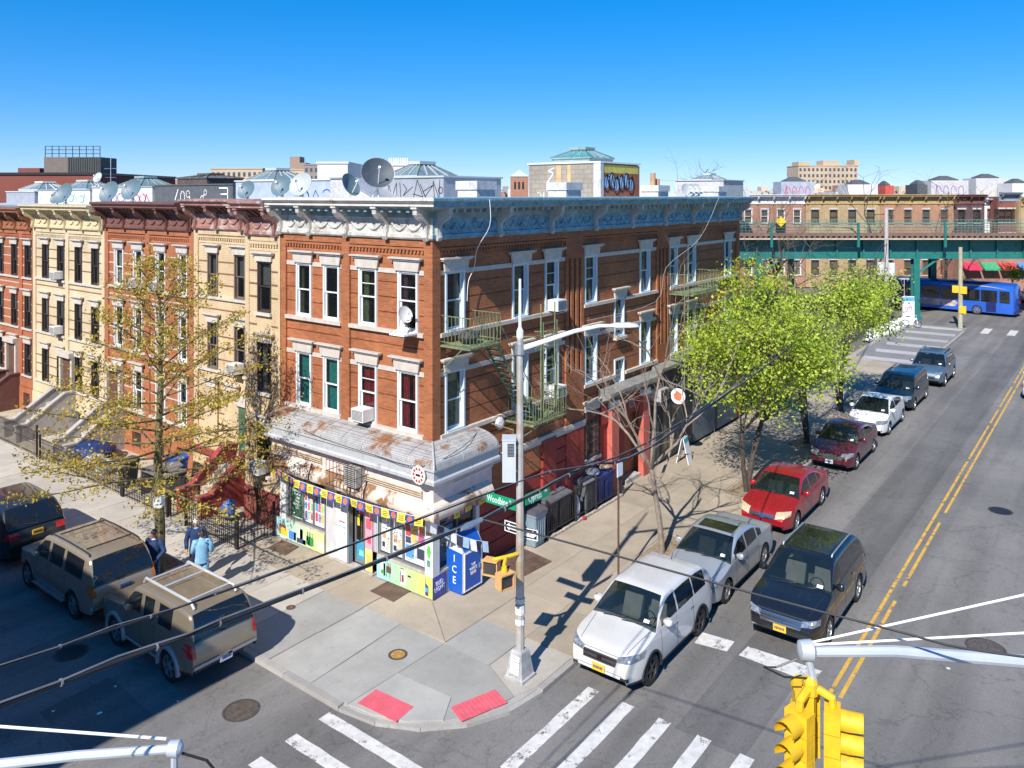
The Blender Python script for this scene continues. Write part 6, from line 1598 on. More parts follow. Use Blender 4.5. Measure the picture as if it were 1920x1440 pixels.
avenue('parked_hatchback', 'white hatchback with red rear door panel behind the maroon sedan', 'car', 26.35, -5.9, sedan(4.46, 1.74, 1.49, 2.75, wr=.31, top=[(0, .5), (.012, .62), (.03, .70), (.10, .80), (.19, .93), (.26, .98), (.6, 1.03), (.90, 1.12), (.96, 1.08), (.985, .9), (1, .6)], gh=(.195, .42, .68, .955, [(.195, .93), (.3, 1.2), (.42, 1.44), (.5, 1.48), (.56, 1.49), (.68, 1.42), (.85, 1.25), (.955, 1.12)]), side=[(.3, .5, 0), (.52, .69, 0), (.7, .8, 0)], fplate=None), Mcar('hatch_white_paint', (.72, .72, .70), .0, .3))
DKV = Mcar('dark_teal_paint', (.016, .03, .04), .4, .3)
avenue('parked_minivan', 'dark blue grey minivan behind the white hatchback', 'minivan', 32.3, -5.85, suv(5.1, 1.98, 1.76, 3.05, wr=.335, sill=.24, top=[(0, .55), (.01, .70), (.03, .80), (.08, .88), (.15, .98), (.2, 1.03), (.6, 1.06), (.95, 1.08), (.98, 1.0), (.992, .85), (1, .6)], gh=(.165, .33, .92, .985, [(.165, 1.0), (.25, 1.36), (.33, 1.68), (.4, 1.74), (.6, 1.76), (.85, 1.74), (.92, 1.68), (.96, 1.35), (.985, 1.05)]), side=[(.24, .40, 0), (.42, .64, 1), (.66, .90, 1)], doors=(.25, .41, .65), handles=(.38, .45), head=(.48, .9, .66, .70, .82, .86), grille=(.42, .58, .72, .04, 2, CHROME), clad=0, fplate=None), DKV, 1.0)
avenue('parked_suv', 'blue grey utility vehicle last in the row before the painted plaza', 'car', 39.3, -6.2, suv(4.95, 1.93, 1.73, 2.85, wr=.37, wheel='five', rails=TRIM, grille=(.5, .5, .68, .02, 2, TRIM), fplate=None), Mcar('blue_grey_paint', (.14, .20, .26), .5, .3))
def sidest(name, label, cat, x, y, S, paint, scale=1.0): return car(name, label, cat, (x, y, RZ), math.pi / 2, S, paint, GRL, scale)
TAN_ = Mcar('tan_metallic_paint', (.38, .31, .225), .5, .34); BRZ = Mcar('bronze_metallic_paint', (.30, .245, .17), .5, .36); CHAR = Mcar('charcoal_blue_paint', (.03, .04, .048), .5, .3)
GRB = M('silver_grey_plastic', (.30, .31, .31), .5, .1, var=.1)
boxg = lambda H: (.27, .365, .93, .985, [(.27, 1.14), (.32, 1.45), (.365, H - .10), (.40, H - .05), (.60, H), (.85, H), (.93, H - .04), (.965, 1.55), (.985, 1.20)])
xt, xi = sidest('parked_suv', 'bronze boxy utility vehicle with grey bumper and white roof rack', 'car', -5.88, 3.45, suv(4.45, 1.79, 1.80, 2.56, wr=.385, ww=.25, fo=.86, sill=.40, wheel='six', top=[(0, .70), (.012, .92), (.03, 1.02), (.08, 1.06), (.2, 1.11), (.27, 1.15), (.6, 1.17), (.95, 1.20), (.98, 1.15), (.992, 1.0), (1, .75)], gh=boxg(1.80), side=[(.33, .46, 0), (.485, .60, 0), (.64, .78, 1)], doors=(.33, .475, .62), handles=(.45, .60), head=(.5, .8, .8, .82, .96, .98), flare=.06, flarem=GRB, clad=.52, tail=(.76, .87, .86, 1.14), rplate=.60, rplatem=PLATEW, rbar=(.48, .70, GRB), tumble=.10, fplate=None, tailw=.95, nose=.88, dark=True), BRZ)
b = MB()       # raised tubular rack of the boxy vehicle
for s in (-1, 1): b.tube([(xi['wtx'] - .1, s * .56, 1.78), (xi['wtx'] - .2, s * .57, 1.91), (xi['rtx'] + .25, s * .57, 1.93), (xi['rtx'] + .12, s * .56, 1.80)], .035, 8)
for x in (xi['wtx'] - .35, xi['wtx'] - 1.0, xi['rtx'] + .4): b.tube([(x, -.57, 1.91), (x, .57, 1.91)], .028, 6)
b.build('roof_rack', M('silver_rack', (.58, .58, .57), .4, .4, var=.1), xt, smooth=True)
for s in (-1, 1): MB().tube([(xi['wx'][0] - .5, s * .86, .42), (xi['wx'][1] + .5, s * .86, .42)], .045, 8).build('side_step', GRB, xt, smooth=True)
en, ei = sidest('parked_suv', 'tan metallic utility vehicle with wide rear window and running board', 'car', -5.92, 8.4, suv(4.95, 1.87, 1.80, 2.92, wr=.375, ww=.24, sill=.34, wheel='five', top=[(0, .66), (.012, .84), (.03, .94), (.08, .99), (.2, 1.06), (.255, 1.10), (.6, 1.12), (.955, 1.14), (.98, 1.08), (.992, .94), (1, .66)], gh=(.25, .365, .91, .985, [(.25, 1.10), (.31, 1.42), (.365, 1.71), (.42, 1.77), (.6, 1.80), (.85, 1.79), (.91, 1.74), (.955, 1.42), (.985, 1.12)]), side=[(.31, .45, 1), (.47, .62, 1), (.66, .86, 1)], rails=TRIM, tailm=AMBER, tail=(.78, .92, .86, 1.16), mold=.62, moldm=TAN_, clad=0, rplate=.90, rplatem=M('plate_blue', (.06, .10, .22), .5), rbar=(.46, .68, TAN_), tumble=.13, tailw=.93, fplate=None, handm=CHROME), TAN_)
for s_ in (-1, 1): MB().prism([(ei['wx'][1] + .5, .34), (ei['wx'][0] - .5, .34), (ei['wx'][0] - .55, .40), (ei['wx'][1] + .55, .40)], s_ * .84, s_ * 1.0, 1).build('running_board', M('board_grey', (.28, .27, .25), .5, .2, var=.1), en)
for x in (ei['wtx'] - .6, ei['rtx'] + .5): MB().tube([(x, -.62, 1.86), (x, .62, 1.86)], .022, 6).build('roof_crossbar', TRIM, en)
sidest('parked_suv', 'charcoal blue utility vehicle at the left picture edge', 'car', -5.9, 13.95, suv(4.84, 1.95, 1.74, 2.75, wheel='five', tail=(.55, .95, .88, 1.05), rplate=.95, clad=0, rails=None, fplate=None), CHAR)
# ------------------------------------------------------------------ articulated city bus
BUSB = M('bus_blue', (.015, .10, .48), .25, .1, var=.08, scale=.5, coat=.8); BUSD = M('bus_navy', (.012, .02, .12), .3, .1, var=.1, coat=.5); BUSG = Mglass('bus_glass', (.012, .014, .016), .15, .03)
bdir = Vector((72.9 - 74.1, -7.2 - 1.2, 0)).normalized()
bus = thing('city_bus', 'blue city bus turning under the elevated railway', 'bus', (73.85, -3.2, RZ), math.atan2(bdir.y, bdir.x))
b = MB(); BW = 1.28
prof = [(-BW, .30), (-BW, 1.2), (-BW * .985, 2.55), (-BW * .93, 2.95), (-BW * .6, 3.12), (0, 3.18), (BW * .6, 3.12), (BW * .93, 2.95), (BW * .985, 2.55), (BW, 1.2), (BW, .30)]
st_ = [(4.5, .80, .93), (4.42, .93, .97), (4.2, 1, 1), (-7.6, 1, 1), (-7.8, .95, .98)]
b.loft([[(x, y * q, (z - .3) * h + .3) for y, z in prof] for x, q, h in st_], False, True); b.build('body', BUSB, bus, smooth=True, angle=35)
for s in (-1, 1):
    for a, e in ((3.3, 4.15), (1.7, 3.1), (-.1, 1.6), (-1.9, -.25), (-3.6, -2.05), (-5.3, -3.75), (-7.2, -5.45)):
        q = MB(); q.box(a, e, s * BW * 1.001, s * (BW * 1.001 + .012), 1.32, 2.45); q.build('side_window', BUSG, bus)
    q = MB(); q.box(2.15, 3.0, s * BW * 1.0, s * (BW + .015), .38, 1.3); q.build('door_panel', BUSD, bus)
    q = MB(); q.prism([(4.15 - 6.2 * k / 14, 2.60 + .28 * math.sin(math.pi * k / 14)) for k in range(15)] + [(-2.05 + 6.2 * k / 14, 2.60 + .20 * math.sin(math.pi * (14 - k) / 14)) for k in range(1, 14)], s * 1.272, s * 1.275, 1); q.build('swoosh', M('bus_gold', (.6, .45, .15), .4), bus)
    q = MB(); q.prism([(x, z) for x, z in ((-4.6, .62), (-.6, .62), (-.3, 1.0), (-.6, 1.22), (-4.4, 1.22))], s * 1.282, s * 1.288, 1); q.build('advert_panel', M('advert_print', (.42, .36, .36), .5, var=.6, scale=1.6, stain=(.35, .08, .05), sscale=1.5), bus)
    for k, x in enumerate((1.35, -4.9)):
        o = put('wheel', wheel_meshes(.48, .3, 'six')[0], bus, (x, s * 1.16, .48)); put('rim', wheel_meshes(.48, .3, 'six')[1], o); put('hub', wheel_meshes(.48, .3, 'six')[2], o)
        if s < 0: o.rotation_euler = (0, 0, math.pi)
b = MB(); b.poly([(4.43, -1.12, 1.15), (4.43, 1.12, 1.15), (4.47, 1.0, 1.7), (4.40, 1.0, 2.5), (4.40, -1.0, 2.5), (4.47, -1.0, 1.7)]); b.build('windscreen', BUSG, bus, fix=False)
b = MB(); b.box(4.35, 4.46, -.75, .75, 2.55, 2.85); b.build('destination_sign', M('sign_dark_red', (.10, .01, .012), .3), bus)
b = MB(); b.box(4.40, 4.62, -1.1, 1.1, .32, .55); b.build('bumper', BUSD, bus)
for s in (-1, 1): MB().box(4.36, 4.5, s * .95 - .1, s * .95 + .1, .7, .85).build('headlight', LENS, bus)
# two vehicles beyond the bus at the right picture edge
car('distant_car', 'black car behind the bus at the right picture edge', 'car', (77.5, -10.5, RZ), math.atan2(bdir.y, bdir.x), suv(4.8, 1.9, 1.7, 2.8), BLK)
car('distant_van', 'pale grey van behind the bus at the right picture edge', 'van', (84.0, -8.6, RZ), math.atan2(bdir.y, bdir.x) + 2.2, suv(5.4, 2.0, 2.3, 3.2, gh=(.17, .27, .95, .99, [(.17, 1.05), (.27, 2.1), (.35, 2.28), (.9, 2.3), (.95, 2.2), (.99, 1.1)])), Mcar('van_grey_paint', (.5, .5, .5), 0, .35))

car('moving_car', 'sliver of a white car in the far lane at the right picture edge', 'car', (38.9, -12.05, RZ), 0, sedan(4.6, 1.78, 1.46, 2.7), MATS['hatch_white_paint'])
# ------------------------------------------------------------------ trees
BARK = M('dark_bark', (.065, .052, .042), .9, var=.35, scale=8, bump=.6, bscale=30); BARKP = M('pale_bark', (.24, .19, .15), .9, var=.3, scale=7, stain=(.17, .15, .12), sscale=5, bump=.5, bscale=30); BARKM = M('mossy_bark', (.15, .125, .055), .9, var=.35, scale=7, bump=.6, bscale=30)
LEAFG = Mleaf('fresh_green_leaf', (.13, .24, .016), (.60, .68, .07)); LEAFY = Mleaf('olive_yellow_leaf', (.30, .215, .02), (.60, .46, .07)); LEAFT = Mleaf('pale_tan_leaf', (.20, .19, .07), (.40, .40, .18))  # green leaf: wide dark-to-light range puts inner crown shading into the colour
def leaf_quads(b, c, R, n, s0, s1, up=.35):
    for _ in range(n):
        p = c + Vector((tr.gauss(0, R), tr.gauss(0, R), tr.gauss(0, R * .75)))
        nrm = Vector((tr.gauss(0, 1), tr.gauss(0, 1), tr.gauss(0, 1) + up)).normalized()
        a = nrm.orthogonal().normalized(); a.rotate(Matrix.Rotation(tr.uniform(0, 6.28), 3, nrm)); e = nrm.cross(a)
        s = tr.uniform(s0, s1); k = s * tr.uniform(.5, .75)
        q = [p - a * s * .5, p + e * k * .5 + a * s * .02 + nrm * s * .08, p + a * s * .5, p - e * k * .5 + a * s * .02 + nrm * s * .08]
        b.face([b.pt(v) for v in q])
def limb(b, p, d, L_, r0, r1, n=5, seg=4, wob=.12, grav=0.0):
    """a bent tapering limb; returns its points"""
    pts = [Vector(p)]; d = Vector(d).normalized()
    for k in range(seg):
        d = (d + Vector((tr.gauss(0, wob), tr.gauss(0, wob), tr.gauss(0, wob) + grav))).normalized()
        pts.append(pts[-1] + d * L_ / seg)
    b.tube(pts, [r0 + (r1 - r0) * k / seg for k in range(seg + 1)], n, cap=False)
    return pts, d
def leafy(name, label, loc, stems, H, Rc, zc, mat, bark, nclus, nleaf, s=(.09, .17), squash=.8, seed=1, cat='tree'):
    """broad crown: limbs reach points spread through an uneven ellipsoid, leaf clumps at the twig ends"""
    global tr; tr = random.Random(seed)
    t = thing(name, label, cat, loc)
    tb, tw, lf = MB(), MB(), MB()
    tips = []
    for (dx, dy, zf, r) in stems:
        pts, d = limb(tb, (0, 0, -.15), (dx, dy, zf), math.sqrt(dx * dx + dy * dy + zf * zf), r, r * .7, 8, 5, .05)
        tips.append((pts[-1], d, r * .7)); 
    lobes = [(Vector((tr.uniform(-.6, .6) * Rc, tr.uniform(-.6, .6) * Rc, zc + tr.uniform(-.45, .55) * (H - zc))), tr.uniform(.35, .6) * Rc) for _ in range(9)]
    k = 0
    forks = []
    for (p, d, r) in tips:
        for _ in range(5):
            lo = tr.choice(lobes); dd = (lo[0] - p); L_ = min(dd.length * .75, Rc)
            pts, e = limb(tb, p, dd + Vector((0, 0, .5)), L_, r * .55, r * .2, 6, 4, .12); forks += [(q, r * .3) for q in pts[1:]]
    while k < nclus:
        lo, lr = tr.choice(lobes)
        v = Vector((tr.gauss(0, 1), tr.gauss(0, 1), tr.gauss(0, 1))).normalized() * lr * (tr.random() ** .4); v.z *= squash
        c = lo + v
        if c.z > H or c.z < zc - (H - zc) * .95 or (c.y < -1.5 and c.z < zc - .9) or c.y < -3.2: continue
        f = min(forks, key=lambda q: (q[0] - c).length)
        if tr.random() < .55: limb(tw, f[0], c - f[0], (c - f[0]).length, min(.03, f[1] * .5), .006, 4, 3, .1)
        leaf_quads(lf, c, tr.uniform(.16, .34), nleaf, *s); k += 1
    tb.build('trunk', bark, t, smooth=True); tw.build('twigs', bark, t, smooth=True, fix=False, kind='stuff'); lf.build('crown', mat, t, fix=False, kind='stuff')
    return t
leafy('leafy_tree', 'bright green leafy street tree with forked trunk beside the red sedan', (13.36, -4.15, 0), [(-.25, .1, 2.4, .11), (.75, -.1, 2.8, .13)], 7.8, 4.3, 5.0, LEAFG, BARK, 800, 21, seed=4)
leafy('leafy_tree', 'tallest bright green street tree beside the maroon sedan', (20.95, -4.08, 0), [(.1, 0, 3.0, .14), (-.2, .3, 3.4, .08)], 9.2, 4.3, 6.0, LEAFG, BARK, 740, 19, s=(.09, .18), seed=9)
leafy('leafy_tree', 'paler third street tree behind the other two near the minivan', (27.6, -3.8, 0), [(.1, 0, 2.6, .13), (-.6, .2, 2.9, .08)], 8.0, 3.5, 5.3, Mleaf('pale_green_leaf', (.17, .21, .04), (.44, .47, .13)), BARK, 430, 17, s=(.10, .20), seed=15)
def conifer_form(label, loc, H):
    """pin oak: straight leader, many long fine branches, small sparse olive leaf tufts"""
    global tr; tr = random.Random(31)
    t = thing('street_tree', label, 'tree', loc)
    tb, tw, lf = MB(), MB(), MB()
    tb.tube([(0, 0, -.15), (.02, 0, 1.5), (-.03, .03, 3.5), (.03, -.02, 6), (0, .0, H)], [.17, .15, .125, .07, .012], 9)
    for k in range(62):
        q = (k + tr.random()) / 62
        z = 2.45 + q * (H - 2.95)
        a = k * 2.4 + tr.uniform(-.3, .3)
        L_ = (4.5 * (1 - q) ** .75 + .5) * tr.uniform(.7, 1.08)
        el = -.10 + .95 * q + tr.uniform(-.1, .12)
        d = Vector((math.cos(a), math.sin(a), el))
        pts, e = limb(tb, (0, 0, z), d, L_, .032 * (1 - q) + .014, .005, 5, 6, .06, .012)
        nsec = int(5 + L_ * 3.2)
        for m_ in range(nsec):
            f = .18 + .82 * (m_ + tr.random()) / nsec; i = min(5, int(f * 6)); p = pts[i].lerp(pts[i + 1], f * 6 - i)
            dd = (pts[i + 1] - pts[i]).normalized(); sd = dd.cross(Vector((0, 0, 1))).normalized() * tr.choice((-1, 1))
            l2 = (.35 + .95 * (1 - f)) * tr.uniform(.5, 1.1)
            p2, e2 = limb(tw, p, dd * .8 + sd * .8 + Vector((0, 0, tr.uniform(-.15, .4))), l2, .008, .003, 3, 2, .12)
            for c in (p2[1], p2[2]):
                leaf_quads(lf, c, .10, tr.randint(6, 11), .055, .12, .1)
    tb.build('trunk', BARKM, t, smooth=True); tw.build('twigs', M('olive_twig', (.15, .115, .06), .9, var=.3), t, fix=False, kind='stuff'); lf.build('crown', LEAFY, t, fix=False, kind='stuff')
    b = MB(); b.lathe([(.165, 2.05), (.165, 2.4)], n=10); b.build('paper_notice', M('paper_notice', (.62, .68, .74), .8, var=.25, scale=9), t)
    return t
conifer_form('slender street tree with sparse olive yellow leaves by the tan vehicle', (-4.15, 7.42, 0), 9.7)
def bare(name, label, loc, H, spread, bark, seed, r0=.12, lev=4, lean=(0, 0), first=.35, fine=1.0, n0=4, leafm=None, nl=0):
    global tr; tr = random.Random(seed)
    t = thing(name, label, 'tree', loc); tb, tw, lf = MB(), MB(), MB()
    def rec(p, d, L_, r, l):
        pts, e = limb(tb if l > 1 else tw, p, d, L_, r, r * .55, 6 if l > 2 else (4 if l > 0 else 3), 4, .13, .03)
        if l == 0:
            if nl: leaf_quads(lf, pts[-1], .12, nl, .06, .12)
            return
        for k in range(tr.randint(2, 4) if l > 1 else tr.randint(2, 5)):
            a = pts[tr.randint(2, 4)]
            dd = (e + Vector((tr.gauss(0, 1), tr.gauss(0, 1), tr.gauss(.1, .6))) * spread).normalized()
            rec(a, dd, L_ * tr.uniform(.5, .85), r * tr.uniform(.38, .55), l - 1)
    p0, e0 = limb(tb, (0, 0, -.15), (lean[0], lean[1], 1), H * first, r0, r0 * .75, 8, 5, .04)
    for k in range(n0):
        a = k * 6.28 / n0 + tr.uniform(-.5, .5)
        rec(p0[-1] if k else p0[-2], Vector((math.cos(a) * .75, math.sin(a) * .75, tr.uniform(.35, 1.3))), H * .34 * tr.uniform(.75, 1.15), r0 * .55, lev)
    rec(p0[-1], Vector((lean[0], lean[1], 1)), H * .4, r0 * .6, lev)
    tb.build('trunk', bark, t, smooth=True); tw.build('twigs', bark, t, fix=False, kind='stuff')
    if nl: lf.build('crown', leafm, t, fix=False, kind='stuff')
    return t
bare('bare_tree', 'pale barked leafless street tree by the silver sedan', (6.5, -4.0, 0), 7.3, .62, BARKP, 12, .10, 3, (-.02, 0), .40, n0=5)
bare('bare_tree', 'brown leafless tree in front of the pink red far house', (60.0, 11.0, 0), 10.5, .8, M('brown_twig', (.13, .095, .07), .9, var=.3), 3, .2, 4, n0=6)
bare('bare_tree', 'second brown leafless tree just past the end of the corner building', (52.0, 7.5, 0), 8.5, .85, MATS['brown_twig'], 44, .16, 4, n0=5)
bare('bare_tree', 'leafless tree with olive buds before the orange far house', (80.0, 6.2, 0), 13.0, .8, BARK, 8, .2, 3, n0=5, leafm=LEAFY, nl=2)
bare('bare_tree', 'second leafless tree with buds before the dark brown far house', (84.5, .2, 0), 12.5, .8, BARK, 18, .2, 3, n0=5, leafm=LEAFY, nl=4)
bare('bare_tree', 'leafless tree on the skyline above the pink red far house', (125, 48, 0), 17.0, .7, MATS['brown_twig'], 28, .3, 3, n0=5)
bare('bare_tree', 'leafless brown tree on the skyline left of the beige slab', (140, 34, 0), 16.0, .7, MATS['brown_twig'], 38, .3, 3, n0=5)
for k, (x, y, h) in enumerate(((58, 52, 12.9), (70, 22, 13.0), (105, 24, 13.6), (92, 30, 12.9))):
    leafy('far_tree', ('yellow green tree top behind the graffiti bulkhead', 'yellow green tree top right of the mural bulkhead', 'olive tree top behind the ochre far house', 'low green tree top over the far roofs')[k], (x, y, 0), [(.1, 0, 6.0, .2)], h, 3.0, h - 2.4, LEAFY if k else LEAFG, BARK, 150, 14, s=(.2, .4), seed=50 + k)
leafy('young_tree', 'small yellow green street tree beyond the bus', (83.5, -6.2, 0), [(0, 0, 2.0, .07)], 4.6, 1.3, 3.2, LEAFG, BARK, 60, 14, s=(.15, .25), seed=60)
# climbing vine on the bay of the yellow house
tr = random.Random(77)
t = thing('climbing_vine', 'brown twining vine with small yellow leaves on the yellow bay wall', 'vine', (-.03, 7.4, 0)); tw, lf = MB(), MB()
for k in range(26):
    p = Vector((tr.uniform(-.06, 0), tr.uniform(-.5, 1.4), tr.uniform(-.02, .4) if k < 13 else tr.uniform(1.5, 4.2)))
    d = Vector((0, tr.uniform(-.5, .5), 1))
    pts = [p]
    for s in range(9):
        d = (d + Vector((0, tr.gauss(0, .45), tr.gauss(.1, .25)))).normalized(); q = pts[-1] + d * tr.uniform(.25, .5); q.x = tr.uniform(-.10, -.01)
        if q.y < -.25 and q.z > 2.4: q.x = -.32 - (.55 if q.z > 3.5 else 0) * tr.random()
        pts.append(q)
        if tr.random() < .6: leaf_quads(lf, q + Vector((-.03, 0, 0)), .06, tr.randint(1, 4), .05, .1)
    tw.tube(pts, [.016 - .0012 * j for j in range(len(pts))], 4, cap=False)
tw.build('stem', M('vine_brown', (.12, .075, .045), .9, var=.3), t, fix=False); lf.build('foliage', LEAFY, t, fix=False, kind='stuff')

tr = random.Random(91); lf = MB()
for k in range(60):
    d = tr.uniform(110, 330); px = tr.uniform(-40, 1960); o = Vector((-16.9, -15.86, 0)) - EN * d + EU * X_(px, d); h = 11.0 + tr.uniform(-.8, 1.6) * d / 200
    for j in range(14): leaf_quads(lf, o + Vector((tr.gauss(0, 2.0), tr.gauss(0, 2.0), h - abs(tr.gauss(0, 1.4)))), .9, 16, .35, .8)
lf.build('distant_treetops', Mleaf('distant_leaf', (.10, .085, .045), (.30, .27, .10), .05), None, fix=False, kind='stuff')
# ------------------------------------------------------------------ street furniture
POLE = M('lamp_pole_paint', (.42, .40, .37), .5, .2, var=.15, scale=4, stain=(.36, .27, .18), sscale=1.1, sthr=.5)
SIGY = M('signal_yellow', (.70, .42, .012), .6, var=.12, scale=6, stain=(.45, .28, .03), sscale=5, sthr=.6, bump=.05, bscale=50); SIGO = M('ped_signal_tan', (.62, .34, .13), .55, var=.12, scale=8)
SGRN = M('sign_green', (.005, .26, .12), .4, var=.05); SWHT = M('sign_white', (.78, .79, .8), .45, var=.04)
lp = thing('street_lamp', 'grey octagonal lamp pole with long arm at the corner kerb', 'street lamp', (-1.61, -4.37, 0))
b = MB(); b.loft([[(x * q, y * q, z) for x, y in ((-1, -1), (1, -1), (1, 1), (-1, 1))] for z, q in ((0, .27), (.06, .27), (.08, .235), (.62, .16), (.66, .13))], True, True); b.build('base', M('pole_base', (.36, .355, .35), .65, var=.25, scale=5, stain=(.24, .23, .22), sscale=4), lp)
b = MB(); b.lathe([(.105, .64), (.10, 2.2), (.084, 6.0), (.074, 8.05), (.05, 8.06)], n=8); b.build('pole', POLE, lp)
b = MB(); b.lathe([(.06, 8.05), (.085, 8.1), (.085, 8.25), (.04, 8.35), (.03, 9.5)], n=8); b.build('top_pipe', WHITE, lp)
ad = Vector((.6, -.8, 0))
am = [Vector((0, 0, 7.82)) + ad * 0, Vector((0, 0, 7.98)) + ad * .5, Vector((0, 0, 8.25)) + ad * 1.3, Vector((0, 0, 8.38)) + ad * 1.9, Vector((0, 0, 8.38)) + ad * 2.25]
b = MB(); b.tube(am, [.07, .062, .052, .045, .042], 8); b.build('arm', WHITE, lp, smooth=True)
b = MB(); b.cyl((0, 0, 7.7), (0, 0, 7.95), .12, n=10); b.build('arm_clamp', STEEL, lp)
side = Vector((.8, .6, 0))
b = MB(); b.loft([[Vector((0, 0, 8.37 + dz)) + ad * u + side * y for y, dz in ((-q, 0), (-q * .6, h), (q * .6, h), (q, 0), (q * .6, -.03), (-q * .6, -.03))] for u, q, h in ((2.15, .05, .05), (2.3, .12, .08), (2.6, .15, .09), (2.78, .10, .06), (2.84, .03, .02))], True, True); b.build('luminaire', M('luminaire_grey', (.60, .62, .64), .4, .2), lp, smooth=True)
f_ = Fr((-.205, 0, .02), (0, 1, 0), (-1, 0, .165))
b = MB(); b.poly([(-.243, .13, .16), (-.243, -.13, .16), (-.184, -.12, .56), (-.184, .12, .56)]); ns_ = b.build('paper_notice', SWHT, lp, fix=False); b = MB()
for k in range(5):
    for j in range(3 + k % 2):
        y, z = .085 - j * .055, .52 - k * .07; b.poly([(-.186 - (.56 - z) * .1475 - .004, y, z), (-.186 - (.56 - z) * .1475 - .004, y - .038, z), (-.186 - (.535 - z) * .1475 - .006, y - .034, z - .025), (-.186 - (.535 - z) * .1475 - .006, y - .004, z - .022)])
b.build('marker_scrawl', M('marker_blue', (.05, .06, .14), .7), ns_, fix=False)
b = MB()
for z, h in ((1.25, .14), (1.5, .22), (1.78, .1)): b.lathe([(.118, z), (.117, z + h)], n=8, cap=False)
b.build('sticker', M('worn_sticker', (.6, .6, .6), .8, var=.4, scale=14), lp)
# control cabinet
cb_ = thing('control_box', 'tall pale grey louvred control box strapped to the lamp pole', 'control box', (-1.61, -4.37, 4.70)); q = Fr((0, 0, 0), (-.6, .8, 0), (-.8, -.6, 0))
b = MB(q); b.box(.10, .42, -.20, .20, 0, .98); b.build('case', M('cabinet_grey', (.46, .49, .52), .5, var=.06), cb_); b = MB(q); b.box(.09, .43, -.21, .21, .981, 1.02); b.build('lid', M('cabinet_grey', (.5, .5, .5)), cb_)
for k in range(9): MB(q).box(.14, .30, .201, .215, .62 + k * .035, .635 + k * .035).build('louvre', DARK, cb_)
b = MB(q); b.box(-.02, .1, -.05, .05, .2, .26); b.box(-.02, .1, -.05, .05, .75, .81); b.build('bracket', STEEL, cb_)
# street name signs
def sign(name, label, txt, c, dirv, W, H, bgm, fgm, size, border=None, cat='street sign', sq=.75):
    d = Vector(dirv).normalized(); ang = math.atan2(d.y, d.x)
    t = thing(name, label, cat, c, ang)
    MB().box(-W / 2, W / 2, -.012, .012, -H / 2, H / 2).build('panel', bgm, t)
    if border:
        for s in (-1, 1):
            b = MB(); y0, y1 = (.0122, .014) if s > 0 else (-.014, -.0122); e = .022
            b.box(-W / 2, W / 2, y0, y1, H / 2 - e, H / 2); b.box(-W / 2, W / 2, y0, y1, -H / 2, -H / 2 + e); b.box(-W / 2, -W / 2 + e, y0, y1, -H / 2 + e, H / 2 - e); b.box(W / 2 - e, W / 2, y0, y1, -H / 2 + e, H / 2 - e); b.build('border', border, t)
    if txt:
        for tx, sz, px, pz in txt:
            lettering(tx, sz, fgm, t, (px, -.0145, pz), 0, sq, depth=.0015); lettering(tx, sz, fgm, t, (-px, .0145, pz), math.pi, sq, depth=.0015)
    return t
sign('street_sign', 'green street name sign reading Woodbine St', [('Woodbine', .24, -.10, -.01), ('St', .13, .30, .04)], (-1.6, -3.78, 4.05), (0, -1, 0), .92, .26, SGRN, SWHT, .2, None, sq=.62)
sign('street_sign', 'green street name sign reading Cypress Av', [('Cypress', .24, -.10, -.01), ('Av', .13, .30, .04)], (-1.08, -4.5, 4.2), (1, -.1, 0), .86, .26, SGRN, SWHT, .2, None, sq=.62)
t = sign('one_way_sign', 'black one way sign with white arrow, left of the pole', [('ONE WAY', .10, .1, .0)], (-1.57, -4.15, 3.48), (0, -1, 0), .54, .26, BLACK, BLACK, .1, SWHT, 'traffic sign')
for s in (-1, 1):
    b = MB(); b.prism([(-.24, 0), (-.12, .09), (-.12, .05), (.23, .05), (.23, -.05), (-.12, -.05), (-.12, -.09)], s * .0122, s * .0138, 1); b.build('arrow', SWHT, t)
t = sign('one_way_sign', 'one way sign whose white arrow shows the word WAY, right of the pole', [('WAY', .12, .05, .0)], (-1.40, -4.44, 3.36), (.2, -1, 0), .54, .26, BLACK, BLACK, .1, SWHT, 'traffic sign')
for s in (-1, 1):
    b = MB(); b.prism([(.24, 0), (.14, .09), (.14, .07), (-.23, .07), (-.23, -.07), (.14, -.07), (.14, -.09)], s * .0122, s * .0138, 1); b.build('arrow', SWHT, t)
# pedestrian signals
def pedsig(label, c, ang):
    t = thing('pedestrian_signal', label, 'pedestrian signal', c, ang); t.scale = (.84,) * 3
    MB().box(-.22, .22, -.12, .12, -.21, .21).build('housing', SIGO, t)
    b = MB(); b.box(-.23, .23, -.20, -.121, .185, .225); b.box(-.23, -.2, -.17, -.121, -.21, .185); b.box(.2, .23, -.17, -.121, -.21, .185); b.box(-.23, .23, -.16, -.121, -.225, -.19); b.build('hood', SIGO, t)
    MB().box(-.19, .19, -.128, -.1205, -.18, .18).build('screen', M('ped_screen', (.05, .045, .04), .3, var=.2), t)
    return t
pedsig('rear pedestrian signal box facing the side street', (-2.22, -4.0, 2.75), rad(-75)); pedsig('front pedestrian signal box facing the avenue crossing', (-2.42, -4.52, 2.66), rad(-15))
t = thing('signal_bracket', 'yellow pipe bracket carrying the two pedestrian signals', 'bracket', (-1.61, -4.37, 2.9)); b = MB(); b.tube([(-.1, 0, .06), (-.45, .1, .08), (-.62, .25, .05), (-.62, .33, -.0)], .045, 7); b.tube([(-.45, .08, .08), (-.68, -.05, .02), (-.80, -.15, .0)], .045, 7); b.lathe([(.06, -.1), (.075, -.02), (.06, .06)], (-.80, -.15, 0), 8); b.build('pipe', SIGY, t, smooth=True)
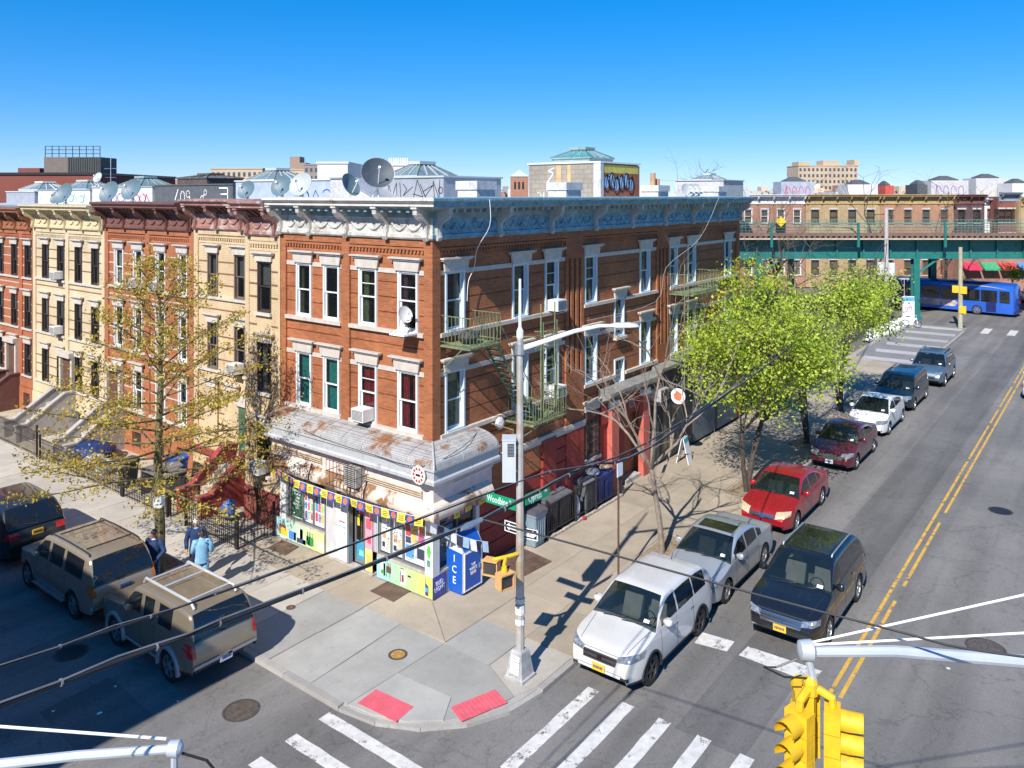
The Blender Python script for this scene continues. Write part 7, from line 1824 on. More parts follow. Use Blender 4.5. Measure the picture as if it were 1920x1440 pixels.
# parking sign post
t = thing('sign_post', 'thin rusty post with a small white parking sign at the kerb', 'sign post', (3.79, -3.95, 0)); MB().cyl((0, 0, -.05), (0, 0, 3.6), .032, n=7).build('post', M('rust_post', (.13, .075, .05), .8, .3, var=.3, scale=9), t)
b = MB(); b.box(-.16, .16, -.06, -.045, 3.2, 3.68); b.build('sign_plate', SWHT, t)
# traffic signal on a mast arm over the avenue
def visor(b, c, d, r, L_):
    d = Vector(d); up = Vector((0, 0, 1)); s_ = d.cross(up).normalized(); A, B = [], []
    n = 12
    for k in range(n + 1):
        a = rad(-40 + 260 * k / n); q = s_ * math.cos(a) * r + up * math.sin(a) * r
        A.append(b.pt(Vector(c) + q)); B.append(b.pt(Vector(c) + q + d * (L_ if 0 < k < n else L_ * .35)))
    for k in range(n): b.face([A[k], A[k + 1], B[k + 1], B[k]])
def signal(label, c, faces, hgt=.26):
    t = thing('traffic_signal', label, 'traffic signal', c)
    for fi, d in enumerate(faces):
        d = Vector(d).normalized(); s_ = Vector((-d.y, d.x, 0)); fr = Fr(d * .24, s_, d)
        b = MB(fr)
        for k in range(3): b.box(-.145, .145, -.09, .09, -hgt * (k + 1) + .006, -hgt * k - .006)
        hb = b.build('signal_head', SIGY, t)
        for k in range(3):
            z = -hgt * (k + .5); b = MB(); visor(b, fr(0, .09, z), d, .118, .25); b.build('visor', SIGY, hb, smooth=True, fix=False)
            b = MB(); b.lathe([(.105, .0), (.09, .015), (.03, .03)], fr(0, .088, z), 14, d); b.build('lens', M(('red_lens', 'amber_lens', 'green_lens')[k], ((.10, .01, .01), (.12, .05, .01), (.01, .08, .06))[k], .25), hb, smooth=True)
        b = MB(fr); b.tube([(0, 0, 0), (0, 0, .10), (0, -.14, .16), (0, -.24, .16)], .05, 8); b.build('pipe_arm', SIGY, t, smooth=True)
    b = MB(); b.box(-.05, .05, -.05, .05, -.7, .12); b.lathe([(.085, .1), (.085, .24), (.05, .3)], n=10); b.build('mount', SIGY, t)
    return t
sg = signal('yellow traffic signal hanging from the mast arm over the avenue', (-7.10, -12.86, 5.42), [(-.97, .24, 0), (.25, -.97, 0), (.85, .5, 0)])
MAST = M('mast_grey', (.50, .54, .58), .45, .3, var=.08)
ma = thing('signal_mast', 'pale grey curved mast arm with tie rods reaching in from the right', 'signal mast', (-2.3, -19.3, 0))
lo = lambda p: Vector(p) - Vector((-2.3, -19.3, 0))
e0 = Vector((-7.13, -12.82, 6.02))
b = MB(); b.tube([lo(e0), lo((-6.5, -13.65, 6.03)), lo((-5.5, -14.95, 5.90)), lo((-4.2, -16.7, 5.6)), lo((-2.3, -19.3, 5.0))], [.06, .065, .075, .085, .1], 10); b.build('arm', MAST, ma, smooth=True)
b = MB(); b.lathe([(.05, -.1), (.11, -.08), (.12, .06), (.06, .1)], lo(e0 + Vector((0, 0, .02))), 12, (.6, -.8, 0)); b.cyl(lo(e0), lo((-7.07, -12.9, 5.6)), .045, n=8); b.build('end_casting', MAST, ma, smooth=True)
b = MB(); b.cyl(lo(e0 + Vector((0, 0, .1))), lo((-2.3, -19.3, 8.0)), .014, n=6); b.cyl(lo(e0 + Vector((0, 0, .08))), lo((-2.3, -19.25, 6.6)), .014, n=6); b.build('tie_rod', SWHT, ma)
b = MB(); b.cyl((0, 0, -.12), (0, 0, 8.2), .13, .10, 10); b.build('post', MAST, ma)
b = MB(); b.tube([lo(e0 + Vector((-.05, .1, -.1))), lo(e0 + Vector((-.2, .3, -.2))), lo(e0 + Vector((-.35, .4, -.16))), lo(e0 + Vector((-.2, .2, -.28))), lo((-7.07, -12.9, 5.7))], .012, 5); b.build('cable', BLACK, ma, smooth=True)
# second mast arm, lower left
mb_ = thing('signal_mast', 'white mast arm end with tie rod at the lower left picture edge', 'signal mast', (-17.0, -2.6, 0)); lo = lambda p: Vector(p) - Vector((-17.0, -2.6, 0)); e1 = Vector((-12.62, -8.33, 5.98))
b = MB(); b.tube([lo(e1), lo((-13.2, -7.55, 5.90)), lo((-14.2, -6.25, 5.72)), lo((-15.6, -4.4, 5.4)), lo((-17.0, -2.6, 5.0))], [.042, .046, .055, .07, .09], 10); b.build('arm', MAST, mb_, smooth=True)
b = MB(); b.lathe([(.045, -.07), (.075, -.05), (.08, .05), (.045, .08)], lo(e1), 12, (.6, -.8, 0)); b.cyl(lo(e1), lo(e1 + Vector((0, 0, -.35))), .035, n=8); b.build('end_casting', MAST, mb_, smooth=True)
b = MB(); b.cyl(lo(e1 + Vector((-.05, .06, .1))), lo((-17.0, -2.6, 6.6)), .014, n=6); b.build('tie_rod', SWHT, mb_); b = MB(); b.cyl((0, 0, -.12), (0, 0, 7.0), .13, .1, 10); b.build('post', WHITE, mb_)
b = MB(); b.tube([lo(e1 + Vector((.05, -.05, -.05))), lo(e1 + Vector((.2, -.25, -.12))), lo(e1 + Vector((.3, -.3, -.3)))], .014, 5); b.build('cable', BLACK, mb_)
# overhead cables
def cable(label, pts, r, sub=5, lash=0, name='overhead_cable', mat=None):
    P_ = [Vector(p) for p in pts]; Q = []
    for k in range(len(P_) - 1):
        p0 = P_[max(0, k - 1)]; p1 = P_[k]; p2 = P_[k + 1]; p3 = P_[min(len(P_) - 1, k + 2)]
        for s in range(sub):
            u = s / sub; Q.append(.5 * ((2 * p1) + (p2 - p0) * u + (2 * p0 - 5 * p1 + 4 * p2 - p3) * u * u + (3 * p1 - p0 - 3 * p2 + p3) * u ** 3))
    Q.append(P_[-1])
    t = thing(name, label, 'cable', P_[0]); o = P_[0]
    b = MB(); b.tube([q - o for q in Q], r, 6); b.build('cable', mat or M('cable_black', (.02, .02, .022), .6, var=.3), t, smooth=True)
    if lash:
        b = MB(); b.tube([q - o + Vector((0, .02 * math.sin(i * 1.7), r * 1.4 + .008 * math.cos(i * 2.3))) for i, q in enumerate(Q)], r * .45, 5); b.build('lashed_wire', M('cable_grey', (.16, .16, .165), .6, var=.3), t, smooth=True)
        b = MB()
        for i in range(1, len(Q) - 1, 2):
            d = (Q[i + 1] - Q[i - 1]).normalized(); b.lathe([(r * 1.6, -.008), (r * 1.6, .008)], Q[i] - o, 8, d)
        b.build('cable_clip', M('cable_grey', (.1, .1, .1)), t, kind='stuff')
    return t
cable('upper thin overhead cable crossing the picture from the lower left', [(-22, -8.9, 8.6), (-14.44, -8.42, 7.6), (-11.52, -8.15, 7.2), (-6.34, -7.97, 6.8), (.08, -7.77, 6.3), (25, -4.0, 5.9), (59.9, 1.0, 7.6)], .012, 6, 1)
cable('thick lashed overhead cable crossing the picture from the lower left', [(-22, -8.9, 8.2), (-14.46, -8.47, 7.3), (-11.67, -8.36, 7.0), (-7.77, -8.3, 6.7), (-4.43, -7.98, 6.5), (.01, -7.78, 6.2), (25, -4.1, 5.7), (59.9, 1.0, 7.2)], .022, 6, 1)
cable('service wire branching right from the thick cable towards the mast', [(-7.77, -8.3, 6.7), (-7.47, -9.57, 6.6), (-6.76, -13.49, 6.4), (-6.2, -15.3, 6.35), (-4.0, -22, 6.8)], .014, 6)
t = thing('cable_splice', 'silver splice case where the overhead cables meet', 'splice', (-8.0, -8.32, 6.72)); b = MB(); b.tube([(-.3, -.02, .02), (-.1, 0, 0), (.2, .01, -.01)], [.03, .05, .035], 8); b.build('case', STEEL, t)
cable('loose white wire hanging down the avenue facade at the corner', [(1.6, -.82, 11.38), (1.64, -.80, 10.6), (1.6, -.35, 9.9), (1.75, -.10, 9.3), (1.5, -.08, 8.9), (1.46, -.06, 8.3)], .010, 4, 0, 'hanging_wire', SWHT)
cable('pair of wires slanting from the cornice to the bare tree', [(18.6, -.8, 11.4), (16.0, -1.0, 9.6), (14.4, -.2, 8.4), (13.6, -.1, 7.0), (8.0, -.2, 6.9)], .007, 4, 0, 'hanging_wire', GREYP)
cable('thin wire swagged along the shop canopy', [(-.6, 6.4, 4.25), (-.92, 4.2, 4.05), (-.97, 1.5, 3.99), (-.95, -.5, 4.04), (.4, -.8, 4.3), (1.9, -.2, 4.35)], .009, 4, 0, 'hanging_wire')
# far poles
t = thing('utility_pole', 'weathered grey utility pole beyond the leafy trees', 'utility pole', (59.9, 1.05, 0)); MB().cyl((0, 0, -.1), (0, 0, 10.4), .2, .16, 10).build('pole', M('grey_wood', (.42, .38, .36), .9, var=.15, scale=3), t); b = MB(); b.cyl((-.1, -.45, 4.4), (-.1, -.45, 5.5), .3, n=12); b.cyl((-.1, .45, 4.4), (-.1, .45, 5.5), .3, n=12); b.build('transformer', GRW, t)
t = thing('signal_pole', 'tan pole with yellow signals at the painted plaza corner', 'signal pole', (61.7, -4.5, 0)); MB().cyl((0, 0, -.1), (0, 0, 7.0), .2, .15, 8).build('pole', M('tan_pole', (.36, .33, .22), .8, var=.15), t)
for z, y in ((1.6, -.2), (3.3, -.25), (3.35, .35)): MB().box(-.25, .15, y - .25, y + .25, z - .3, z + .3).build('signal_head', SIGY, t)
t = thing('bike_kiosk', 'white bike share kiosk panel with a lyft sign', 'kiosk', (61.0, -.5, 0), math.atan2(EU.y, EU.x)); MB().box(-.5, .5, -.12, .12, 0, 2.5).build('panel', SWHT, t); MB().box(-.5, .5, -.135, .135, 2.1, 2.45).build('header', M('kiosk_blue', (.1, .35, .5), .5), t); lettering('lyft', .62, M('lyft_magenta', (.45, .01, .16), .5), t, (0, -.13, 1.5), 0, .9); MB().cyl((-.35, 0, 2.5), (-.35, 0, 4.0), .04, n=6).build('mast', STEEL, t); MB().box(-.7, .1, -.02, .4, 4.0, 4.1).build('solar_panel', GREYP, t)
dock = thing('bike_dock', 'white bike share dock', 'bike dock', (50.6, .4, 0), 0, 'bike docks in a row by the plaza')
b = MB(); b.prism([(-.12, 0), (.12, 0), (.16, .75), (.05, .85), (-.06, .8)], -.1, .1, 1); b.build('dock_body', SWHT, dock); MB().box(-.3, .3, -.35, .35, -.01, .03).build('base_plate', GREYP, dock)
ORD = ('first', 'second', 'third', 'fourth', 'fifth', 'sixth', 'seventh', 'eighth', 'ninth', 'tenth', 'eleventh', 'twelfth')
for k in range(1, 12): copy_tree(dock, None, (50.6 + k * .8, .4 - k * .07, 0), None, 'white bike share dock, %s from the near end of the row' % ORD[k])
dock['label'] = 'white bike share dock, nearest of the row'
t = thing('share_bike', 'pale blue and white share bike standing beside the kiosk', 'bicycle', (59.2, -1.1, 0), rad(-60))
for x in (-.52, .52):
    b = MB(); b.lathe([(.30, -.025), (.34, -.025), (.34, .025), (.30, .025)], (x, 0, .34), 18, (0, 1, 0), False); wv = b.build('wheel', TYRE, t); b = MB()
    for k in range(6): b.cyl((x, 0, .34), (x + .31 * math.cos(k * 1.05), 0, .34 + .31 * math.sin(k * 1.05)), .008, n=4)
    b.build('spoke', STEEL, wv)
b = MB(); b.tube([(.52, 0, .34), (.40, 0, 1.0), (.36, 0, 1.1)], .03, 6); b.tube([(.42, 0, .85), (.05, 0, .42), (-.2, 0, .36)], .05, 6); b.tube([(-.2, 0, .36), (-.28, 0, .95)], .03, 6); b.tube([(.36, -.28, 1.1), (.36, .28, 1.1)], .02, 6); b.build('frame', SWHT, t); MB().box(-.42, -.14, -.08, .08, .94, 1.0).build('saddle', BLACK, t); b = MB(); b.lathe([(.36, -.05), (.37, -.05), (.37, .05), (.36, .05)], (-.52, 0, .34), 14, (0, 1, 0), False); b.build('mudguard', M('share_blue', (.08, .4, .6), .4), t)
Mconc_bar = Mconc('plaza_bar', (.42, .41, .40), (.3, .29, .28), .2)
# painted plaza between the kerb and the docks
for k in range(6):
    x = 43.0 + k * 3.4; flat('plaza_bar', [(x, -4.8), (x + 1.2, -4.75), (x + 1.0, -1.0), (x - .2, -1.2)], .001, Mconc_bar, pave, .003)
flat('plaza_surface', [(41.5, -4.85), (62, -4.85), (62, -.2), (44, -.4)], -.0035, Mconc('plaza_asphalt', (.25, .24, .23), (.2, .19, .18), .2), pave, .004)
t = thing('railing_fence', 'black iron railing behind the bike docks', 'fence', (46, 1.4, 0))
for k in range(70): MB().cyl((k * .22, -k * .01, 0), (k * .22, -k * .01, 1.9), .014, n=4).build('paling', BLACK, t)
for z in (.2, 1.75): MB().cyl((0, 0, z), (15.2, -.7, z), .02, n=4).build('rail', BLACK, t)
# ------------------------------------------------------------------ fence and bins along the red wall
t = thing('iron_fence', 'black iron fence with brick footing in front of the bins', 'fence', (4.95, -.56, 0))
for x in (0, 1.75, 3.1, 4.95): MB().box(x - .035, x + .035, -.035, .035, 0, 1.32).build('post', M('fence_grey_black', (.035, .035, .04), .5, .2), t)
for k in range(38):
    x = .13 * (k + 1)
    if abs(x - 1.75) < .06 or abs(x - 3.1) < .06 or (1.8 < x < 2.35): continue
    MB().box(x - .009, x + .009, -.009, .009, .2, 1.14).build('paling', BLACK, t)
for z in (.22, 1.12): MB().box(0, 4.95, -.014, .014, z, z + .035).build('rail', BLACK, t)
for k in range(22): MB().box(.05 + k * .225, .25 + k * .225, -.07, .05, 0, .07 + rnd.uniform(0, .03)).build('brick', M('whitewashed_brick', (.42, .35, .28), .9, var=.3, scale=8), t)
def bin_(label, loc, col, lidc, h=1.05, w=.58, rz=0.0, wheels=True, group='wheeled bins behind the iron fence'):
    t = thing('wheeled_bin', label, 'bin', loc, rz, group); b = MB()
    b.loft([[(x * w / 2 * q, y * w / 2 * q, z) for x, y in ((-1, -.9), (-.9, -1), (.9, -1), (1, -.9), (1, .9), (.9, 1), (-.9, 1), (-1, .9))] for z, q in ((.04, .78), (.3, .84), (h - .12, .97), (h - .1, 1.04), (h - .03, 1.04))], True, True); b.build('body', M('bin_%s' % label[:9], col, .5, var=.12, scale=5), t)
    b = MB()
    for k in range(5): b.box(-w * .36 + k * w * .17, -w * .36 + k * w * .17 + .03, -w / 2 * .95, -w / 2 * .80, .2, h - .2)
    b.build('rib', MATS['bin_%s' % label[:9]], t)
    b = MB(); b.prism([(-w * .54, h - .02), (w * .56, h - .02), (w * .56, h + .05), (0, h + .10), (-w * .50, h + .04)], -w * .54, w * .54, 0); b.build('lid', M('binlid_%s' % label[:9], lidc, .55, var=.15, scale=5), t)
    b = MB(); b.cyl((-w * .4, w * .56, h - .03), (w * .4, w * .56, h - .03), .018, n=6); b.build('handle', BLACK, t)
    for s in (-1, 1): MB().cyl((s * w * .38, w * .46, .1), (s * w * .48, w * .46, .1), .1, n=12).build('wheel', BLACK, t)
    return t
DKGR = (.06, .062, .065)
bin_('pale blue grey ribbed bin at the open end of the fence', (4.45, -.36, 0), (.20, .27, .32), (.09, .09, .10), 1.12, .66)
bin_('charcoal bin behind the first fence bay', (5.35, -.22, 0), DKGR, (.11, .11, .115), 1.18, .66); bin_('dark grey bin behind the first fence bay, second from the post', (6.15, -.2, 0), (.05, .052, .055), (.12, .12, .125), 1.16, .66)
bin_('grey bin with slanted lid in the second bay', (7.75, -.22, 0), (.10, .105, .11), (.15, .155, .16), 1.12, .62)
bin_('bright blue recycling bin left of the pair', (8.55, -.18, 0), (.012, .045, .30), (.012, .04, .22), 1.05, .58); bin_('bright blue recycling bin by the last post', (9.25, -.18, 0), (.012, .045, .28), (.012, .04, .2), 1.05, .58)
def bag(label, loc, sx, sy, sz, col, rough=.35, cat='bag', seed=1, name='rubbish_bag'):
    q = random.Random(seed); b = MB(); R_ = []
    for j in range(9):
        a = math.pi * j / 8; R_.append([(math.sin(a) * sx * math.cos(i * .5236) * q.uniform(.85, 1.12), math.sin(a) * sy * math.sin(i * .5236) * q.uniform(.85, 1.12), sz * (1 - math.cos(a)) * q.uniform(.96, 1.03)) for i in range(12)])
    b.loft(R_, True); o = b.build(name, M('bag_' + label[:14], col, rough, var=.35, scale=12, bump=.8, bscale=14), None, smooth=True); o.location = loc; tag(o, label, cat); return o
bag('black rubbish bag heaped against the red wall', (7.0, -.25, 0), .38, .3, .42, (.012, .012, .016), .3, seed=2); bag('white plastic sack squeezed behind the fence gap', (6.95, -.42, 0), .16, .14, .45, (.55, .55, .56), .4, seed=3)
bag('pale crumpled sack lying on the blue bins', (8.4, -.2, 1.12), .3, .25, .14, (.60, .56, .50), .6, seed=4); bag('brown cardboard litter on the last blue bin', (9.3, -.2, 1.12), .28, .24, .12, (.36, .24, .16), .8, seed=5, name='cardboard_litter', cat='litter')
bag('red scrap of plastic at the fence foot', (7.15, -.62, 0), .12, .08, .06, (.45, .02, .04), .5, seed=6, name='plastic_scrap', cat='litter'); bag('black rubbish pile behind the grey bin', (8.1, -.02, .6), .5, .25, .35, (.01, .012, .02), .3, seed=8)
# ------------------------------------------------------------------ ice freezer, pennants, shop fittings
t = thing('ice_freezer', 'blue and white ice merchandiser cabinet by the shop corner', 'ice freezer', (.40, -.80, 0)); f = FC.sub((0, 0, 0)); f = Fr((0, 0, 0), (1, 0, 0), (0, -1, 0))
ICEB = M('ice_blue', (.008, .09, .42), .4, var=.08, scale=3); ICEW = M('ice_white', (.62, .63, .64), .45, var=.06)
b = MB(); b.prism([(0, .08), (.62, .08), (.62, 1.72), (.30, 1.72), (0, 1.25)], 0, .90, 0); b.build('cabinet', ICEW, t)
b = MB(); b.prism([(.005, .09), (.60, .09), (.60, 1.28), (.005, 1.22)], -.012, -.002, 0); sp = b.build('side_panel', ICEB, t)
for k, ch_ in enumerate('ICE'):
    lettering(ch_, .30, SWHT, sp, (-.016, .30, 1.02 - k * .31), rad(-90), .9)
b = MB(); b.box(.10, .80, -.02, -.002, .14, 1.16); dd_ = b.build('door', ICEB, t); b = MB(); b.box(.06, .10, -.025, .0, .1, 1.2); b.box(.80, .84, -.025, 0, .1, 1.2); b.box(.1, .8, -.024, 0, 1.16, 1.2); b.box(.1, .8, -.024, 0, .1, .14); b.build('door_frame', SWHT, t)
lettering('THE\nWHITE\nBEAR', .135, SWHT, dd_, (.46, -.025, .66), 0, .8)
b = MB(); b.prism([(-.006, 1.262), (.294, 1.722), (.29, 1.735), (-.02, 1.27)], .05, .85, 0); hd = b.build('top_panel', ICEB, t)
MB().box(.70, .74, -.05, -.02, .6, .74).build('handle', STEEL, t)
for x in (.1, .8): MB().box(x - .05, x + .05, .05, .55, 0, .08).build('foot', ICEB, t)
PY = ink(250, 220, 40); PBLU = ink(30, 75, 165); PWH = ink(238, 240, 240); POR = ink(235, 110, 60); PNV = ink(28, 32, 70)
def pennants(label, pts, n, start=0, sz=.26, cols=None, name='pennant_string'):
    P_ = [Vector(p) for p in pts]; t = thing(name, label, 'pennants', P_[0]); o = P_[0]
    L_ = [0]
    for a, c in zip(P_[:-1], P_[1:]): L_.append(L_[-1] + (c - a).length)
    def at_(s):
        for k in range(len(P_) - 1):
            if s <= L_[k + 1]: return P_[k].lerp(P_[k + 1], (s - L_[k]) / (L_[k + 1] - L_[k])) - o
        return P_[-1] - o
    b = MB(); b.tube([p - o for p in P_], .008, 4); b.build('string', SWHT, t)
    for k in range(n):
        s = L_[-1] * (k + .5) / n; p = at_(s); d = (at_(min(L_[-1], s + .05)) - at_(max(0, s - .05))).normalized(); out = Vector((d.y, -d.x, 0)).normalized() * rnd.uniform(-.10, .10); w_ = L_[-1] / n * .47
        dn = Vector((0, 0, -sz)) + out * .8
        kind = (k + start) % 2
        m_ = PY if kind == 0 else PBLU
        if cols: m_ = cols[k % len(cols)]
        nrm = d.cross(dn).normalized(); b = MB(); A = [p - d * w_, p + d * w_, p + d * w_ + dn, p - d * w_ + dn]
        b.loft([[q + nrm * .002 for q in A], [q - nrm * .002 for q in A]], True, True); fo = b.build('flag', m_, t)
        if not cols:
            b = MB()
            for sg_ in (1, -1):
                of = nrm * .0035 * sg_
                if kind == 0:
                    for r_ in range(3): c0 = p + dn * (.3 + .2 * r_); b.poly([c0 - d * w_ * .6 + of, c0 + d * w_ * .6 + of, c0 + d * w_ * .6 + dn * .08 + of, c0 - d * w_ * .6 + dn * .08 + of])
                else:
                    c0 = p + dn * .5; b.poly([c0 + d * (w_ * .62 * math.cos(a * .628)) + dn.normalized() * (sz * .36 * math.sin(a * .628)) + of for a in range(10)])
            b.build('print', PNV if kind == 0 else POR, fo, fix=False)
pennants('yellow and blue beer pennants strung along the shop ledge', [(-.80, 6.6, 2.60), (-.86, 5.2, 2.43), (-.86, 3.4, 2.42), (-.86, 1.6, 2.45), (-.86, .0, 2.54), (-.84, -.45, 2.6)], 21)
pennants('short run of beer pennants on the avenue side of the shop', [(-.25, -.80, 2.62), (.6, -.66, 2.52), (1.7, -.55, 2.56)], 6, 1)
pennants('fallen white and navy flags draped over the ice freezer', [(-.55, -.45, 2.35), (-.1, -.62, 2.1), (.3, -.78, 1.78), (.75, -.95, 1.55), (1.25, -1.05, 1.35)], 9, 0, .30, [PWH, PNV, ink(185, 215, 235)])
t = thing('air_conditioner', 'caged air conditioner above the shop door ledge', 'air conditioner', (-.62, 2.05, 2.80)); b = MB(); b.box(-.38, .0, .10, .62, .05, .6); b.build('unit', M('ac_beige', (.36, .35, .33), .6, var=.15, scale=6), t)
for k in range(9):
    z = .08 + k * .055; MB().box(-.392, -.381, .14, .58, z, z + .02).build('louvre', DARK, t)
cg = MB()
for k in range(9):
    y = -.05 + k * .16
    cg.tube([(-.02, y, .82), (-.55, y, .74), (-.55, y, .0)], .009, 4)
for z, x in ((.74, -.55), (.4, -.55), (0, -.55)): cg.cyl((x, -.05, z), (x, 1.23, z), .012, n=4)
for y in (-.05, 1.23):
    for z in (0, .4): cg.cyl((-.55, y, z), (0, y, z), .01, n=4)
    cg.cyl((-.28, y, 0), (-.28, y, .78), .009, n=4)
cg.build('cage', M('cage_rust', (.075, .05, .04), .7, .3, var=.3), t)
def ac(label, loc, ang):
    t = thing('air_conditioner', label, 'air conditioner', loc, ang, 'window air conditioners'); MB().box(-.27, .27, -.36, .1, 0, .38).build('case', M('ac_white', (.66, .66, .64), .5, var=.08, scale=8), t)
    for k in range(9): MB().box(-.24, .24, -.366, -.3601, .04 + k * .035, .055 + k * .035).build('louvre', DARK, t)
    MB().box(-.22, .22, -.3, .02, -.05, -.002).build('support', DARK, t)
ac('white air conditioner in the second floor window above the canopy', (-.05, 2.76, 4.58), rad(-90)); ac('white air conditioner on the shaded avenue wall, top floor', (6.1, -.05, 7.50), 0); ac('white air conditioner behind the lower fire escape balcony', (6.1, -.05, 4.52), 0)
ac('air conditioner on the cream house, top floor', (1.15, 26.7, 7.3), rad(-90)); ac('air conditioner on the cream house, middle floor', (1.15, 26.7, 4.55), rad(-90)); ac('air conditioner on the brown house, top floor left', (1.15, 19.06, 7.42), rad(-90)); ac('air conditioner on the brown house, top floor middle', (1.15, 17.14, 7.42), rad(-90)); ac('air conditioner on the yellow house, middle floor', (1.15, 11.3, 4.65), rad(-90)); ac('air conditioner in the ground floor bay window beside the shop', (-.05, 8.05, 1.85), rad(-90))
ds = dish('white satellite dish fixed at the top floor corner window', (-.30, .85, 7.45), .25, -95, M('dish_white', (.62, .62, .62), .5, var=.05), .55)
t = thing('round_sign', 'white round sign with red marks at the end of the gutter', 'sign', (-.97, -.40, 3.79)); b = MB(); b.lathe([(.26, 0), (.26, .03), (.24, .035)], n=22, ax=(-1, 0, 0)); b.build('disc', M('sign_cream', (.66, .62, .57), .6, var=.15, scale=9), t); b = MB()
for k in range(10): a = k * .628; b.lathe([(.045, .036), (.04, .038)], (0, .17 * math.cos(a), .17 * math.sin(a)), 5, (-1, 0, 0))
b.build('red_mark', M('sign_red', (.4, .05, .03), .6), t); MB().box(-.042, -.037, -.08, .08, -.03, .03).build('black_mark', BLACK, t)
t = thing('sandwich_board', 'white and teal sandwich board on the pavement by the dark shop', 'sandwich board', (15.0, -.75, 0), rad(10))
for s in (-1, 1): b = MB(); b.prism([(s * .25, 0), (s * .28, 0), (s * .05, 1.05), (s * .02, 1.05)], -.32, .32, 0); pb = b.build('board', SWHT, t); b = MB(); b.prism([(s * .092, .88), (s * .10, .88), (s * .062, 1.04), (s * .055, 1.04)], -.3, .3, 0); b.build('teal_band', M('board_teal', (.05, .35, .4), .5), t)
t = thing('hanging_sign', 'round white hanging sign with orange drawing over the dark shop', 'sign', (14.4, -.75, 2.95)); b = MB(); b.lathe([(.33, -.03), (.33, .03)], n=20, ax=(1, 0, 0)); b.build('disc', SWHT, t); b = MB(); b.lathe([(.2, .031), (.15, .034)], n=7, ax=(-1, 0, 0)); b.build('drawing', POR, t); MB().cyl((0, 0, .3), (0, .75, .45), .02, n=5).build('arm', BLACK, t)
t = thing('awning_unit', 'grey louvred ventilation box over the dark shop door', 'vent box', (13.2, -.55, 2.9)); MB().box(0, .7, 0, .5, 0, .5).build('case', GREYP, t); MB().box(.05, .65, -.012, -.001, .05, .45).build('louvre', DARK, t)
# ------------------------------------------------------------------ fire escapes
FEG = M('fire_escape_green', (.15, .19, .10), .7, var=.3, scale=5, stain=(.28, .25, .12), sscale=3)
def balcony(par, u0, u1, wd, z, rail=.86, gap=None):
    f = FC
    for k in range(int((u1 - u0) / .085)): MB(f).box(u0 + k * .085, u0 + k * .085 + .035, .02, wd + .04, z, z + .012).build('floor_slat', FEG, par)
    b = MB(f); b.box(u0, u1, wd - .02, wd + .02, z - .05, z - .001); b.box(u0, u1, .0, .04, z - .05, z - .001); b.box(u0 - .02, u0 + .02, 0, wd, z - .051, z - .002); b.box(u1 - .02, u1 + .02, 0, wd, z - .051, z - .002)
    for u in (u0, u1): b.tube([(u, .02, z - .75), (u, wd * .75, z - .03)], .018, 4)
    b.build('frame', FEG, par)
    b = MB(f)
    for zz in (z + rail, z + .1): b.tube([(u0, .02, zz), (u0, wd, zz), (u1, wd, zz), (u1, .02, zz)], .014, 5)
    b.build('rail', FEG, par)
    n = int((u1 - u0) / .14)
    for k in range(n + 1): MB(f).cyl((u0 + (u1 - u0) * k / n, wd, z), (u0 + (u1 - u0) * k / n, wd, z + rail), .010, n=4).build('baluster', FEG, par)
    for u in (u0, u1):
        for k in range(1, 8): MB(f).cyl((u, wd * k / 8, z), (u, wd * k / 8, z + rail), .010, n=4).build('baluster', FEG, par)
def flight(par, u0, z0, u1, z1, w0, w1, n):
    f = FC
    for w_ in (w0, w1): b = MB(f); b.prism([(u0, z0 - .08), (u0, z0 + .06), (u1, z1 + .06), (u1, z1 - .08)], w_ - .012, w_ + .012, 1); b.build('stringer', FEG, par)
    for k in range(n):
        q = (k + .5) / n; u, z = u0 + (u1 - u0) * q, z0 + (z1 - z0) * q; MB(f).box(u - .09, u + .09, w0, w1, z, z + .015).build('tread', FEG, par)
    b = MB(f); b.tube([(u0, w1, z0 + .8), (u1, w1, z1 + .8)], .016, 5); b.build('handrail', FEG, par)
    for q in (.1, .5, .9): u, z = u0 + (u1 - u0) * q, z0 + (z1 - z0) * q; MB(f).cyl((u, w1, z), (u, w1, z + .8), .012, n=4).build('baluster', FEG, par)
fe = thing('fire_escape', 'green iron fire escape with two balconies near the corner', 'fire escape', (0, 0, 0))
balcony(fe, .36, 1.75, 1.12, 7.13); balcony(fe, 3.4, 5.25, 1.12, 4.27); flight(fe, 1.75, 7.1, 3.75, 4.35, .45, .95, 14)
for u in (4.06, 4.84): MB(FC).cyl((u, .95, 4.3), (u, .95, 8.0), .024, n=6).build('ladder_rail', FEG, fe); MB(FC).box(u + .10, u + .13, .92, .98, 4.3, 7.4).build('ladder_guide', FEG, fe)
for k in range(12): MB(FC).cyl((4.06, .95, 4.55 + k * .28), (4.84, .95, 4.55 + k * .28), .012, n=4).build('rung', FEG, fe)
b = MB(FC); b.tube([(3.75, .05, 6.9), (3.75, .95, 7.0), (4.95, .95, 7.0), (4.95, .05, 6.9)], .02, 4); b.tube([(3.75, .95, 7.0), (4.06, .95, 6.6)], .016, 4); b.tube([(3.75, .95, 6.6), (4.84, .95, 7.0)], .016, 4); b.build('ladder_bracket', FEG, fe)
b = MB(FC); b.tube([(2.6, .1, 4.35), (2.6, .95, 4.3), (2.6, .95, 3.9), (3.9, .95, 4.1)], .02, 4); b.build('drop_rail', FEG, fe)
fe2 = thing('fire_escape', 'green iron fire escape behind the bare tree and leaves', 'fire escape', (0, 0, 0))
balcony(fe2, 15.1, 17.9, 1.1, 7.2); balcony(fe2, 15.1, 17.9, 1.1, 4.35); flight(fe2, 17.4, 7.1, 15.6, 4.4, .4, .9, 13)
